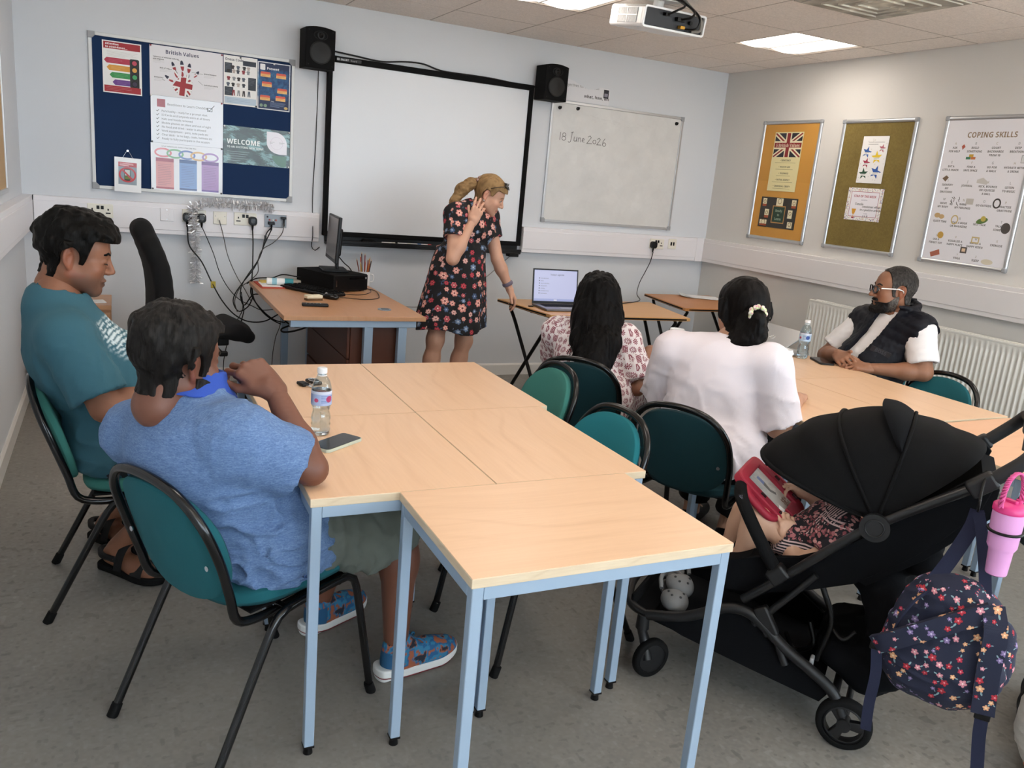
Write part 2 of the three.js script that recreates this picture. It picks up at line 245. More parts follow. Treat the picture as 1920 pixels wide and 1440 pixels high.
{ // teacher's desk
  const t = thing('desk', 'brown wooden teacher desk with steel legs holding the computer', 'desk', [1.712, 0, 0.865]);
  const a = 0.402, b = 0.64, TH = 0.74;
  part('desktop', [box(2 * a, 0.026, 2 * b, 0, TH - 0.013, 0, 0.003)], M.desk, t);
  part('frame_rail', [span(-a + 0.04, a - 0.05, TH - 0.066, TH - 0.027, b - 0.06, b - 0.02, 0.003)], M.steel, t); part('frame_rail', [span(-a + 0.04, a - 0.05, TH - 0.066, TH - 0.027, -b + 0.02, -b + 0.06, 0.003)], M.steel, t);
  for (const [x, z, w] of [[0.075, b - 0.05, 0.05], [0.275, b - 0.05, 0.05], [-0.175, -b + 0.06, 0.045], [0.0, -b + 0.06, 0.05]]) { const l = part('leg', [box(w, TH - 0.066 - 0.02, 0.045, x, (TH - 0.066 + 0.02) / 2, z, 0.003)], M.steel, t); part('foot', [cyl(0.014, 0.016, 0.02, x, 0.01, z, 12)], M.black, l); }
  part('frame_rail', [span(-0.04, 0.25, 0.04, 0.08, b - 0.072, b - 0.03, 0.003)], M.steel, t);
  const ped = part('pedestal', [span(-0.01, 0.30, 0.055, TH - 0.07, -b + 0.1, b - 0.1, 0.003)], M.panelBrown, t);
  for (const y of [0.06, 0.27, 0.47]) part('drawer_front', [span(-0.028, -0.011, y + 0.004, y + 0.2, -b + 0.105, b - 0.105, 0.003)], M.panelBrown, ped);
  const gr = part('cable_grommet', [cyl(0.04, 0.04, 0.004, 0.225, TH + 0.002, 0.4, 28)], M.steelDark, t); part('grommet_slot', [box(0.045, 0.002, 0.02, 0.228, TH + 0.0045, 0.4, 0.0005)], M.black, gr);
}
// folding exam desk with crossed black tube legs
function examDesk(label, corners, mat, legs) {
  const c = P(corners.map(([x, z]) => [x, 0, z])), m = c.reduce((s, q) => s.add(q), v()).multiplyScalar(0.25), t = thing('exam_desk', label, 'desk', [m.x, 0, m.z]);
  const L = c.map((q) => q.clone().sub(m)), TH = 0.74;
  const g = extr(L.map((q) => [q.x, -q.z]), 0.016, 0.003).rotateX(-PI / 2).translate(0, TH - 0.019, 0);
  const top = part('desktop', [g], mat, t);
  part('edge_lip', [pipe([...L, L[0]].map((q) => [q.x, TH - 0.012, q.z]), 0.006, 0.02, 6)], M.blackMatte, top);
  const at = (u, w) => v().addScaledVector(L[0], (1 - u) * (1 - w)).addScaledVector(L[3], u * (1 - w)).addScaledVector(L[1], (1 - u) * w).addScaledVector(L[2], u * w);
  for (const u of legs) for (const s of [0, 1]) {   // two inverted-V tubes per end, crossing
    const A = at(u, s ? 0.96 : 0.04), B = at(u, s ? 0.08 : 0.92), k = at(u, s ? 0.9 : 0.1), A2 = A.clone().setY(TH - 0.03), K = k.clone().setY(TH - 0.035), F = B.clone().setY(0.012);
    const leg = part('leg', [pipe([at(u, 0.5).setY(TH - 0.028), A2.lerp(K, 0.35).setY(TH - 0.028), K.clone().lerp(F, 0.12), F], 0.0125, 0.05, 10)], M.black, t);
    part('foot', [cyl(0.015, 0.016, 0.02, F.x, 0.01, F.z, 12)], M.rubber, leg);
  }
  part('cross_rail', [tube([at(legs[0], 0.5).setY(TH - 0.033), at(legs[1], 0.5).setY(TH - 0.033)], 0.011)], M.black, t);
  return t;
}
examDesk('long yellow wood folding exam desk with crossed black legs under the open laptop', [[2.915, 0.739], [3.01, 1.357], [4.055, 1.429], [4.19, 0.74]], M.exam, [0.05, 0.93]);
examDesk('brown folding exam desk in the far corner with papers on it', [[4.466, 0.28], [4.34, 1.0], [5.1, 1.03], [5.12, 0.3]], M.exam2, [0.08, 0.92]);

// ---------- stacking chairs ----------
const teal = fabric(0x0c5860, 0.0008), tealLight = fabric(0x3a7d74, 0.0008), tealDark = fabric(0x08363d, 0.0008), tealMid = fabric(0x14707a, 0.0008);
const ovalPlate = (w, h, t, p, bulge, bevel) => { // superellipse slab standing in x-y, curved about the vertical axis
  const pts = []; for (let i = 0; i < 48; i++) { const a = i / 48 * PI * 2, c = Math.cos(a), s = Math.sin(a), e = s > 0 ? p : p * 1.25; pts.push([Math.sign(c) * Math.abs(c) ** (2 / e) * w / 2, Math.sign(s) * Math.abs(s) ** (2 / e) * h / 2]); }
  const rows = 12, pos = [], idx = []; // ring mesh: rim to centre on both faces
  const ringsT = [[1, -t / 2 + bevel], [1, t / 2 - bevel], [0.97, t / 2], [0.8, t / 2 + 0.004], [0.55, t / 2 + 0.007], [0.28, t / 2 + 0.008], [0.001, t / 2 + 0.008]], ringsB = [[1, -t / 2 + bevel], [0.975, -t / 2], [0.7, -t / 2], [0.35, -t / 2], [0.001, -t / 2]];
  for (const [rg, flip] of [[ringsT, false], [ringsB, true]]) { const o = pos.length / 3; rg.forEach(([k, z]) => pts.forEach(([x, y]) => pos.push(x * k, y * k, z + bulge * ((x * k) / (w / 2)) ** 2))); for (let r = 0; r < rg.length - 1; r++) for (let i = 0; i < 48; i++) { const a = o + r * 48 + i, b = o + r * 48 + (i + 1) % 48, c = a + 48, d = b + 48; flip ? idx.push(a, c, b, b, c, d) : idx.push(a, b, c, b, d, c); } }
  const g = new THREE.BufferGeometry(); g.setAttribute('position', new THREE.Float32BufferAttribute(pos, 3)); g.setIndex(idx); g.computeVertexNormals(); return g;
};
const chairGeo = (() => {
  const back = ovalPlate(0.378, 0.34, 0.03, 2.2, 0.03, 0.008).rotateX(-0.3).translate(0, 0.605, -0.272);
  const seat = ovalPlate(0.405, 0.43, 0.042, 3.0, 0.012, 0.012).rotateX(-PI / 2 - 0.03).translate(0, 0.442, 0.02);
  const hoop = [[0.178, 0.412, 0.16], [0.182, 0.4, -0.16], [0.186, 0.42, -0.205], [0.193, 0.5, -0.232], [0.2, 0.6, -0.265], [0.183, 0.7, -0.302], [0.12, 0.766, -0.326], [0, 0.788, -0.335]];
  const hoopG = tube([...hoop.map(([x, y, z]) => [-x, y, z]), ...hoop.slice(0, -1).reverse()], 0.0125, 10, 96), side = (s) => pipe([[s * 0.222, 0.015, -0.3], [s * 0.216, 0.41, -0.1], [s * 0.214, 0.425, 0.17], [s * 0.222, 0.015, 0.25]], 0.0118, 0.045, 10);
  const foot = (s, z) => bar([s * 0.222, 0, z < 0 ? -0.307 : 0.256], [s * 0.2215, 0.035, z < 0 ? -0.29 : 0.243], 0.0155, 0.0145);
  return { back: join([back]), seat: join([seat]), hoop: join([hoopG]), cross: join([bar([-0.21, 0.412, 0.12], [0.21, 0.412, 0.12], 0.009), bar([-0.21, 0.41, -0.07], [0.21, 0.41, -0.07], 0.009)]),
    legs: [1, -1].map((s) => join([side(s)])), feet: [[1, 1], [1, -1], [-1, 1], [-1, -1]].map(([s, z]) => join([foot(s, z)])), pan: join([box(0.36, 0.008, 0.36, 0, 0.419, 0.02, 0.003)]), screws: [-1, 1].map((s) => join([cyl(0.006, 0.007, 0.004, 0, 0, 0, 12).rotateX(PI / 2).translate(s * 0.16, 0.575, -0.272)])) };
})();
function chair(x, z, fx, fz, fab, label, seatFab = fab) {
  const t = thing('stacking_chair', label, 'chair', [x, 0, z], Math.atan2(fx, fz), 'stacking chairs with black tube frames');
  const b = part('backrest', chairGeo.back, fab, t); chairGeo.screws.forEach((g) => part('screw', g, M.chrome, b));
  part('seat', chairGeo.seat, seatFab, t); part('seat_pan', chairGeo.pan, M.blackMatte, t); part('back_hoop', chairGeo.hoop, M.blackGloss, t); part('crossbar', chairGeo.cross, M.blackGloss, t);
  chairGeo.legs.forEach((g, i) => { const l = part('leg_frame', g, M.blackGloss, t); [0, 1].forEach((k) => part('foot', chairGeo.feet[i * 2 + k], M.rubber, l)); });
  return t;
}
chair(0.847, 3.734, 0.868, -0.497, teal, 'dark teal chair the man in the blue polo sits on, nearest the camera');
chair(0.585, 2.90, 1, 0, tealLight, 'green chair by the left wall under the man in the teal shirt');
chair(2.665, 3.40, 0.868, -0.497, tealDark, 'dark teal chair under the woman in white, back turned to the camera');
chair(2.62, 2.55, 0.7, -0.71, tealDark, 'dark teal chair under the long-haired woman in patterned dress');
chair(1.915, 2.90, -1, 0.0, tealLight, 'empty pale green chair beside the long-haired woman, its side facing the left tables');
chair(1.80, 3.60, -1, 0.1, tealMid, 'empty bright teal chair by the bare left table, nearer the pushchair');
chair(3.99, 3.24, -1, 0.02, teal, 'empty teal chair by the radiator at the right group');
chair(4.36, 2.62, -0.95, 0.3, teal, 'teal chair under the man in the quilted waistcoat');
// ---------- printed sheets ----------
const ink = '#222', F = (g, s, b = '', f = 'sans-serif') => { g.font = b + ' ' + s + 'px ' + f; };
const txt = (g, s, x, y, size, col = ink, al = 'left', b = '', f) => { F(g, size, b, f); g.fillStyle = col; g.textAlign = al; g.fillText(s, x, y); };
const rect = (g, c, x, y, w, h) => { g.fillStyle = c; g.fillRect(x, y, w, h); };
const lines = (g, x, y, w, n, gap, c = '#999', h = 2) => { for (let i = 0; i < n; i++) rect(g, c, x, y + i * gap, w * (i === n - 1 ? 0.6 : 0.85 + 0.15 * hash(i, n, 3)), h); };
const poly = (g, c, pts) => { g.fillStyle = c; g.beginPath(); pts.forEach(([x, y], i) => (i ? g.lineTo(x, y) : g.moveTo(x, y))); g.closePath(); g.fill(); };
const disc = (g, c, x, y, rx, ry = rx, a = 0) => { g.fillStyle = c; g.beginPath(); g.ellipse(x, y, rx, ry, a, 0, 7); g.fill(); };
const ring = (g, c, x, y, rx, ry, lw) => { g.strokeStyle = c; g.lineWidth = lw; g.beginPath(); g.ellipse(x, y, rx, ry, 0, 0, 7); g.stroke(); };
const starPath = (g, c, x, y, r, a = 0) => poly(g, c, Array.from({ length: 10 }, (_, i) => { const q = a + i * PI / 5 - PI / 2, k = i % 2 ? r * 0.42 : r; return [x + Math.cos(q) * k, y + Math.sin(q) * k]; }));
function unionFlag(g, x, y, w, h, blue = '#1d2140', red = '#a02030', white = '#f2ece0') {
  g.save(); g.beginPath(); g.rect(x, y, w, h); g.clip(); rect(g, blue, x, y, w, h);
  const ln = (c, lw, a, b, p, q) => { g.strokeStyle = c; g.lineWidth = lw; g.beginPath(); g.moveTo(a, b); g.lineTo(p, q); g.stroke(); };
  for (const [c, k] of [[white, 0.2], [red, 0.07]]) { ln(c, h * k, x, y, x + w, y + h); ln(c, h * k, x + w, y, x, y + h); }
  for (const [c, k] of [[white, 0.34], [red, 0.2]]) { ln(c, h * k, x + w / 2, y, x + w / 2, y + h); ln(c, h * k, x, y + h / 2, x + w, y + h / 2); }
  g.restore();
}
function sheet(name, label, category, wall, a0, a1, y0, y1, off, draw, px = 512, o = {}) {
  const w = a1 - a0, h = y1 - y0, ph = Math.round(px * h / w), t = canvasTex(px, ph, (g) => { rect(g, o.bg || '#f1f0ee', 0, 0, px, ph); draw(g, px, ph); });
  const g = new THREE.PlaneGeometry(w, h, 10, 14), p = g.attributes.position; // a slightly wavy sheet with thickness
  for (let i = 0; i < p.count; i++) { const x = p.getX(i), y = p.getY(i); p.setZ(i, (o.wave ?? 0.0025) * (0.5 + 0.5 * noise(x * 7 + a0 * 9, y * 6, 2)) + (o.lift ? o.lift * (0.5 - y / h) ** 2 : 0)); }
  const back = g.clone(); back.translate(0, 0, -0.0012); const bi = back.index.array; for (let i = 0; i < bi.length; i += 3) { const q = bi[i]; bi[i] = bi[i + 1]; bi[i + 1] = q; }
  g.computeVertexNormals(); back.computeVertexNormals();
  const m = new THREE.Mesh(mergeGeometries([g, back]), phys(0xffffff, o.rough ?? 0.55, { map: t, clearcoat: o.coat ?? 0, clearcoatRoughness: 0.12 })); m.name = numbered(name); m.castShadow = m.receiveShadow = true;
  if (wall === 'back') m.position.set((a0 + a1) / 2, (y0 + y1) / 2, off); else { m.rotation.y = -PI / 2; m.position.set(off, (y0 + y1) / 2, (a0 + a1) / 2); }
  if (o.tilt) m.rotation.z = o.tilt; scene.add(m); return tag(m, label, category, o.group);
}
// ---------- blue notice board ----------
function framedBoard(name, label, category, w, h, pos, turn, faceMat, frameMat, fw, corner, depth = 0.018) {
  const t = thing(name, label, category, pos, turn);
  part('panel', [span(-w / 2 + fw * 0.6, w / 2 - fw * 0.6, -h / 2 + fw * 0.6, h / 2 - fw * 0.6, 0.001, depth - 0.008)], faceMat, t);
  for (const s of [-1, 1]) { part('frame_side', [span(Math.min(s * w / 2, s * (w / 2 - fw)), Math.max(s * w / 2, s * (w / 2 - fw)), -h / 2 + fw, h / 2 - fw, 0, depth, 0.003)], frameMat, t); part('frame_side', [span(-w / 2 + (corner ? fw : 0), w / 2 - (corner ? fw : 0), Math.min(s * h / 2, s * (h / 2 - fw)), Math.max(s * h / 2, s * (h / 2 - fw)), 0, depth, 0.003)], frameMat, t); }
  if (corner) for (const sx of [-1, 1]) for (const sy of [-1, 1]) part('corner_cap', [extr([[0, 0], [sx * corner, 0], [sx * corner, sy * fw], [sx * fw, sy * corner], [0, sy * corner]].map(([x, y]) => [sx * w / 2 - x, sy * h / 2 - y]), depth + 0.002, 0.002)], M.greyPlastic, t);
  return t;
}
const felt = fabric(0x0b2c55, 0.0005);
framedBoard('notice_board', 'large navy felt notice board in white frame covered with posters', 'notice board', 1.228, 0.926, [1.003, 1.733, 0], 0, felt, std(0xdcdedd, 0.35), 0.02, 0.036);
const BZ = 0.0135, onBoard = 'posters on the navy notice board';
sheet('poster', 'red headed attendance poster with coloured arrows and traffic light', 'poster', 'back', 0.464, 0.682, 1.855, 2.157, BZ, (g, w, h) => {
  rect(g, '#a8202c', 16, 14, w - 32, 92); txt(g, 'Attention', 40, 54, 38, '#fff', 'left', 'bold'); txt(g, 'to attendance...', 40, 94, 38, '#fff', 'left', 'bold'); lines(g, 60, 140, 400, 5, 16, '#b8b4b2');
  [['#b5304a', 20], ['#dd9c3c', 52], ['#37924e', 88], ['#6a3c8c', 124]].forEach(([c, x], i) => { const y = 226 + i * 98; poly(g, c, [[x, y + 38], [x + 34, y], [370, y], [370, y + 76], [x + 34, y + 76]]); lines(g, x + 60, y + 22, 200, 3, 16, 'rgba(255,255,255,0.4)'); });
  g.fillStyle = '#26262a'; g.beginPath(); g.roundRect(356, 216, 124, 400, 20); g.fill(); ['#c2475c', '#e2a44e', '#3f9f60', '#3a2f48'].forEach((c, i) => { disc(g, '#111', 418, 270 + i * 96, 44); disc(g, c, 418, 270 + i * 96, 32); });
  rect(g, '#a8202c', 16, h - 102, w - 32, 86); lines(g, 40, h - 80, 380, 3, 20, 'rgba(255,255,255,0.6)');
}, 512, { group: onBoard });
sheet('poster', 'white poster titled British Values with flag coloured handprint', 'poster', 'back', 0.728, 1.161, 1.872, 2.17, BZ, (g, w, h) => {
  txt(g, 'British Values', 395, 92, 62, '#3b3f5c', 'center', 'bold');
  g.save(); g.beginPath(); const fin = (x, y, rx, ry, a) => { g.moveTo(x, y); g.ellipse(x, y, rx, ry, a, 0, 7); };
  fin(290, 240, 20, 62, -0.35); fin(392, 215, 22, 66, -0.12); fin(478, 235, 22, 62, 0.12); fin(568, 300, 18, 52, 0.65); fin(232, 395, 20, 62, -0.95); fin(320, 330, 20, 44, -0.3); fin(392, 320, 18, 34, -0.1); fin(462, 335, 18, 36, 0.1); g.closePath(); g.moveTo(330, 390); g.bezierCurveTo(380, 330, 520, 360, 520, 430); g.bezierCurveTo(520, 500, 500, 560, 470, 595); g.lineTo(360, 590); g.bezierCurveTo(320, 560, 280, 520, 270, 480); g.closePath(); g.clip();
  rect(g, '#e9e8ec', 0, 0, w, h); for (const [x, y, a] of [[290, 240, -0.35], [392, 215, -0.12], [478, 235, 0.12], [568, 300, 0.65], [232, 395, -0.95]]) { g.save(); g.translate(x, y); g.rotate(a); rect(g, '#23253f', -40, -80, 80, 80); rect(g, '#e9e8ec', -40, -12, 80, 20); rect(g, '#a12a33', -40, 8, 80, 80); g.restore(); }
  rect(g, '#a12a33', 290, 300, 230, 30); g.save(); g.translate(392, 480); g.rotate(0.12); unionFlag(g, -160, -190, 330, 330, '#23253f', '#a12a33', '#f0efee'); g.restore(); g.restore();
  for (const [s, x, y] of [['Tolerance of different cultures', 40, 150], ['and religions', 40, 176], ['Rule of Law', 120, 280], ['Mutual Respect', 660, 290], ['Democracy', 50, 400], ['Individual Liberty', 660, 430]]) { txt(g, s, x, y, 21, '#444', 'left', 'bold'); lines(g, x, y + 12, 150, 3, 12, '#bbb'); }
  g.strokeStyle = '#555'; g.lineWidth = 3; for (const [a, b, c, d] of [[330, 148, 386, 168], [225, 285, 265, 280], [650, 290, 510, 282], [645, 425, 590, 380], [150, 410, 180, 430]]) { g.beginPath(); g.moveTo(a, b); g.lineTo(c, d); g.stroke(); }
}, 900, { group: onBoard, bg: '#e9e8ec' });
sheet('poster', 'laminated learning checklist sheet with ticks and small red square', 'poster', 'back', 0.73, 1.163, 1.584, 1.871, BZ + 0.001, (g, w, h) => {
  rect(g, '#a32837', 76, 40, 100, 100); txt(g, 'Readiness to Learn Checklist', 200, 112, 40, '#555', 'left'); g.strokeStyle = '#444'; g.lineWidth = 7; g.strokeRect(700, 90, 60, 40); g.beginPath(); g.moveTo(690, 90); g.lineTo(725, 125); g.lineTo(790, 50); g.stroke();
  ['Punctuality - ready for a prompt start', 'ID Cards and lanyards worn at all times', 'Hats and hoods removed', 'Mobile phones on silent and out of sight', 'No food and drink - water is allowed', 'Work equipment - pens, note pads etc', 'Clear desk - ie no bags, coats, helmets etc', 'Ready to fully participate in the session'].forEach((s, i) => { const y = 200 + i * 50; txt(g, s, 130, y, 34, '#4c4c50'); g.strokeStyle = '#333'; g.lineWidth = 6; g.beginPath(); g.moveTo(66, y - 14); g.lineTo(78, y - 2); g.lineTo(98, y - 26); g.stroke(); });
}, 900, { group: onBoard, bg: '#e8ecf3', coat: 0.8, wave: 0.004 });
sheet('poster', 'laminated sheet with chain of coloured rings above three coloured columns', 'poster', 'back', 0.726, 1.161, 1.287, 1.583, BZ + 0.001, (g, w, h) => {
  txt(g, 'what behaviours make it feel like this', 130, 46, 26, '#555');
  ['#d97f86', '#7cb485', '#6a82bd', '#dab275', '#a683bd'].forEach((c, i) => { ring(g, c, 150 + i * 148, 120 + i * 4, 96, 50, 22); });
  [['#d58a86', '#a3344c', '#a02030', 60], ['#6f93cb', '#34558f', '#2b447f', 350], ['#a881bb', '#6c3a86', '#6d4a9a', 630]].forEach(([c, t, b, x]) => { rect(g, c, x, 190, 220, 400); rect(g, t, x, 190, 220, 46); rect(g, b, x, 566, 220, 24); lines(g, x + 24, 270, 170, 13, 22, 'rgba(60,40,80,0.4)', 4); });
}, 900, { group: onBoard, bg: '#e8ebf1', coat: 0.8, wave: 0.004 });
sheet('poster', 'white dress code poster with rows of small clothing pictures', 'poster', 'back', 1.166, 1.376, 1.867, 2.17, BZ, (g, w, h) => {
  txt(g, 'Dress Code', 24, 76, 52, '#333a4a', 'left', 'bold'); rect(g, '#2a3240', 290, 56, 200, 74);
  [[16, 110, 110, 150], [372, 300, 120, 190], [16, 470, 130, 130]].forEach((r) => { rect(g, '#2b333f', ...r); lines(g, r[0] + 12, r[1] + 22, r[2] - 26, 5, 20, 'rgba(255,255,255,0.4)', 3); });
  const cs = ['#8c8f93', '#3a3f49', '#222', '#2a2022', '#8b2f3a', '#b9aca6', '#555e6b']; for (let r = 0; r < 5; r++) for (let i = 0; i < 5; i++) { const x = 60 + i * 78 + 20 * hash(i, r, 1), y = [170, 230, 340, 430, 550][r]; if ((r < 1 && i < 1) || (r > 1 && r < 4 && i > 3) || (r > 3 && i < 1)) continue; const c = cs[(i * 3 + r * 2) % 7]; r < 4 ? poly(g, c, [[x - 18, y - 26], [x + 18, y - 26], [x + 30, y - 6], [x + 18, y + 2], [x + 18, y + 30], [x - 18, y + 30], [x - 18, y + 2], [x - 30, y - 6]]) : poly(g, c, [[x - 16, y - 40], [x + 16, y - 40], [x + 22, y + 46], [x + 6, y + 46], [x, y - 10], [x - 8, y + 46], [x - 24, y + 46]]); }
  rect(g, '#bccddc', 14, h - 120, w - 28, 100); lines(g, 50, h - 90, 400, 3, 22, '#8ba5bb', 4);
}, 512, { group: onBoard });
sheet('poster', 'dark blue Prevent poster with six orange labels', 'poster', 'back', 1.379, 1.588, 1.862, 2.16, BZ, (g, w, h) => {
  rect(g, '#1c2f55', 14, 14, w - 28, h - 28); for (let i = 0; i < 900; i++) { const x = 14 + hash(i, 1, 1) * 470, y = 120 + hash(i, 2, 5) * 430; g.globalAlpha = 0.16; disc(g, ['#2d6aa0', '#1b4d84', '#4e93bf', '#15345f'][i % 4], x, y, 14 + 22 * hash(i, 3, 3)); } g.globalAlpha = 1;
  g.fillStyle = '#f4f4f6'; g.beginPath(); g.roundRect(36, 34, 80, 90, 12); g.fill(); txt(g, 'Prevent', 140, 112, 52, '#fff', 'left', 'bold');
  [[44, 150], [290, 150], [66, 300], [310, 380], [40, 510], [286, 500]].forEach(([x, y]) => { g.fillStyle = '#e2634f'; g.beginPath(); g.roundRect(x, y, 156, 74, 18); g.fill(); rect(g, '#f2bf77', x, y + 34, 156, 44); lines(g, x + 16, y + 44, 120, 2, 16, '#c86a3a', 4); });
  lines(g, 200, 610, 250, 5, 16, '#8fa2c4', 4); disc(g, '#7f9a86', 60, h - 60, 26); disc(g, '#7f9a86', 124, h - 60, 26); disc(g, '#d5b36b', w - 60, h - 50, 30, 22); txt(g, 'Pledge', 210, 600, 18, '#fff');
}, 512, { group: onBoard, bg: '#e9eaec' });
sheet('poster', 'wide green leafy WELCOME poster', 'poster', 'back', 1.166, 1.595, 1.494, 1.736, BZ, (g, w, h) => {
  for (let i = 0; i < 2600; i++) { const x = hash(i, 1, 9) * w, y = hash(i, 2, 9) * h, k = fbm(x / 120, y / 90, 3); g.globalAlpha = 0.5; g.strokeStyle = k > 0.12 ? '#7fa9ad' : k > -0.05 ? '#2f4f47' : k > -0.25 ? '#152b26' : '#20433b'; g.lineWidth = 5 + 8 * hash(i, 4, 4); g.beginPath(); g.moveTo(x - 26, y + 14 * noise(x / 60, y / 60)); g.quadraticCurveTo(x, y - 16, x + 28, y + 6); g.stroke(); } g.globalAlpha = 1;
  txt(g, 'WELCOME', 45, 240, 92, '#f0f3f0', 'left', 'bold'); txt(g, 'TO AN EXCITING NEW TERM!', 45, 292, 36, '#dfe6e2', 'left', 'bold'); lines(g, 48, 340, 300, 5, 30, '#a9c0bd', 4);
  g.fillStyle = '#e6e3ea'; g.beginPath(); g.moveTo(580, 30); g.lineTo(700, 30); g.bezierCurveTo(820, 40, 860, 130, 860, 200); g.lineTo(860, 330); g.lineTo(760, 330); g.bezierCurveTo(640, 320, 580, 250, 580, 170); g.closePath(); g.fill(); ring(g, '#c9bccb', 718, 180, 84, 84, 4); lines(g, 620, 165, 70, 2, 14, '#888', 4); lines(g, 750, 165, 80, 2, 14, '#888', 4);
  g.fillStyle = '#2f6a48'; g.beginPath(); g.moveTo(650, 350); g.lineTo(860, 350); g.lineTo(850, 490); g.bezierCurveTo(780, 520, 680, 470, 650, 350); g.fill();
}, 900, { group: onBoard, bg: '#1b3a33', coat: 0.6 });
sheet('poster', 'small no mobile phone notice in clear wallet hanging from pin', 'poster', 'back', 0.513, 0.667, 1.263, 1.473, 0.03, (g, w, h) => {
  rect(g, '#8b9aa6', 76, 120, 350, 430); rect(g, '#b3202c', 76, 96, 350, 90); lines(g, 96, 116, 300, 3, 22, '#f3d9d9', 8);
  g.fillStyle = '#1d2a22'; g.beginPath(); g.roundRect(190, 220, 116, 250, 20); g.fill(); rect(g, '#cfd5d2', 200, 245, 96, 120); rect(g, '#6c7c2f', 200, 380, 96, 60); ring(g, '#c03540', 250, 348, 150, 140, 34); g.strokeStyle = '#c03540'; g.lineWidth = 34; g.beginPath(); g.moveTo(148, 250); g.lineTo(350, 448); g.stroke();
}, 512, { tilt: -0.02, lift: 0.02, coat: 0.5, bg: '#eceff1' });
{ const hook = solo('push_pin', [cyl(0.006, 0.008, 0.01, 0, 0, 0, 14).rotateX(PI / 2).translate(0.592, 1.515, BZ + 0.008), tube([[0.56, 1.468, 0.03], [0.592, 1.513, BZ + 0.014], [0.624, 1.466, 0.03]], 0.0012, 5)], M.chrome, 'silver push pin with loop holding the hanging phone notice', 'push pin'); hook.castShadow = true; }
{ // pins at the poster corners
  const pinG = boxUV(cyl(0.0045, 0.006, 0.008, 0, 0, 0, 12).rotateX(PI / 2)), red = std(0x8e2430, 0.4), dark = std(0x333638, 0.4);
  [[0.735, 2.165, red, 'upper left corner of the British Values poster'], [1.155, 2.163, red, 'upper right corner of the British Values poster'], [0.733, 1.868, M.white, 'left edge where the checklist sheet begins'], [1.155, 1.866, red, 'right edge where the checklist sheet begins'], [0.735, 1.588, dark, 'left edge above the coloured rings'], [1.155, 1.58, dark, 'right edge above the coloured rings'], [0.735, 1.295, dark, 'bottom left corner of the ring poster'], [1.153, 1.293, dark, 'bottom right corner of the ring poster'], [1.27, 2.163, dark, 'top of the dress code poster'], [1.37, 1.873, dark, 'bottom right of the dress code poster'], [1.482, 2.152, M.white, 'top of the dark blue poster'], [1.172, 1.73, M.white, 'upper left corner of the welcome poster'], [1.588, 1.728, M.white, 'upper right corner of the welcome poster'], [1.588, 1.502, M.white, 'bottom right corner of the welcome poster']].forEach(([x, y, m, s]) => { const p = solo('drawing_pin', pinG, m, 'small drawing pin at the ' + s, 'drawing pin', 'drawing pins on the notice board'); p.position.set(x, y, BZ + 0.009); });
}
// ---------- interactive whiteboard ----------
{
  const t = thing('interactive_whiteboard', 'large interactive whiteboard with black frame and pen tray', 'whiteboard', [2.612, 1.64, 0]);
  const w = 1.56, h = 1.24;
  part('screen', [span(-w / 2 + 0.03, w / 2 - 0.03, -h / 2 + 0.06, h / 2 - 0.035, 0.004, 0.03)], phys(0xdfe2e6, 0.32), t);
  const fr = M.blackMatte; part('frame_side', [span(-w / 2, -w / 2 + 0.034, -h / 2 + 0.04, h / 2, 0, 0.045, 0.006)], fr, t); part('frame_side', [span(w / 2 - 0.036, w / 2, -h / 2 + 0.04, h / 2, 0, 0.045, 0.006)], fr, t);
  const top = part('frame_side', [span(-w / 2, w / 2, h / 2 - 0.04, h / 2, 0, 0.047, 0.006)], fr, t); part('frame_side', [span(-w / 2, w / 2, -h / 2 + 0.035, -h / 2 + 0.068, 0, 0.046, 0.005)], fr, t);
  const lt = canvasTex(512, 64, (g, W2, H2) => { rect(g, '#0d0d0e', 0, 0, W2, H2); rect(g, '#d0d0d0', 8, 12, 52, 42); rect(g, '#0d0d0e', 18, 24, 14, 20); rect(g, '#0d0d0e', 40, 20, 10, 24); txt(g, 'SMART', 80, 52, 52, '#cfcfcf', 'left', 'bold'); txt(g, 'Board', 290, 52, 48, '#9a9a9a'); });
  const lg = new THREE.PlaneGeometry(0.17, 0.021).translate(-w / 2 + 0.14, h / 2 - 0.019, 0.0478); const lm = new THREE.Mesh(lg, std(0xffffff, 0.5, { map: lt })); lm.name = 'maker_lettering'; top.add(lm);
  const tray = part('pen_tray', [span(-w / 2 + 0.02, w / 2 - 0.02, -h / 2 - 0.025, -h / 2 - 0.005, 0.0, 0.105, 0.006), span(-w / 2 + 0.02, w / 2 - 0.02, -h / 2 - 0.01, -h / 2 + 0.012, 0.095, 0.107, 0.004), span(-w / 2 + 0.02, w / 2 - 0.02, -h / 2 - 0.01, -h / 2 + 0.045, 0.0, 0.03, 0.004)], M.black, t);
  part('tray_block', [span(w / 2 - 0.1, w / 2 - 0.02, -h / 2 - 0.05, -h / 2 - 0.02, 0, 0.07, 0.004)], M.black, t);
}
[[2.30, 0xc9c6b8, 'pale'], [2.42, 0xd8d4c4, 'cream'], [2.50, 0x3f6aa8, 'blue'], [2.58, 0xb5323c, 'red']].forEach(([x, c, n]) => { const p = thing('board_pen', n + ' pen lying in the black tray of the interactive whiteboard', 'pen', [x, 1.026, 0.066], 0, 'pens in the board tray'); part('barrel', [bar([-0.042, 0, 0], [0.03, 0, 0], 0.008)], M.white, p); part('cap', [bar([0.03, 0, 0], [0.058, 0, 0], 0.0085)], std(c, 0.5), p); });
solo('board_eraser', [extr([[-0.045, 0], [0.045, 0], [0.05, 0.012], [0.03, 0.026], [-0.035, 0.026], [-0.05, 0.014]], 0.035, 0.003)], M.blackMatte, 'black board eraser in the pen tray behind the monitor', 'eraser').position.set(2.16, 1.02, 0.05);
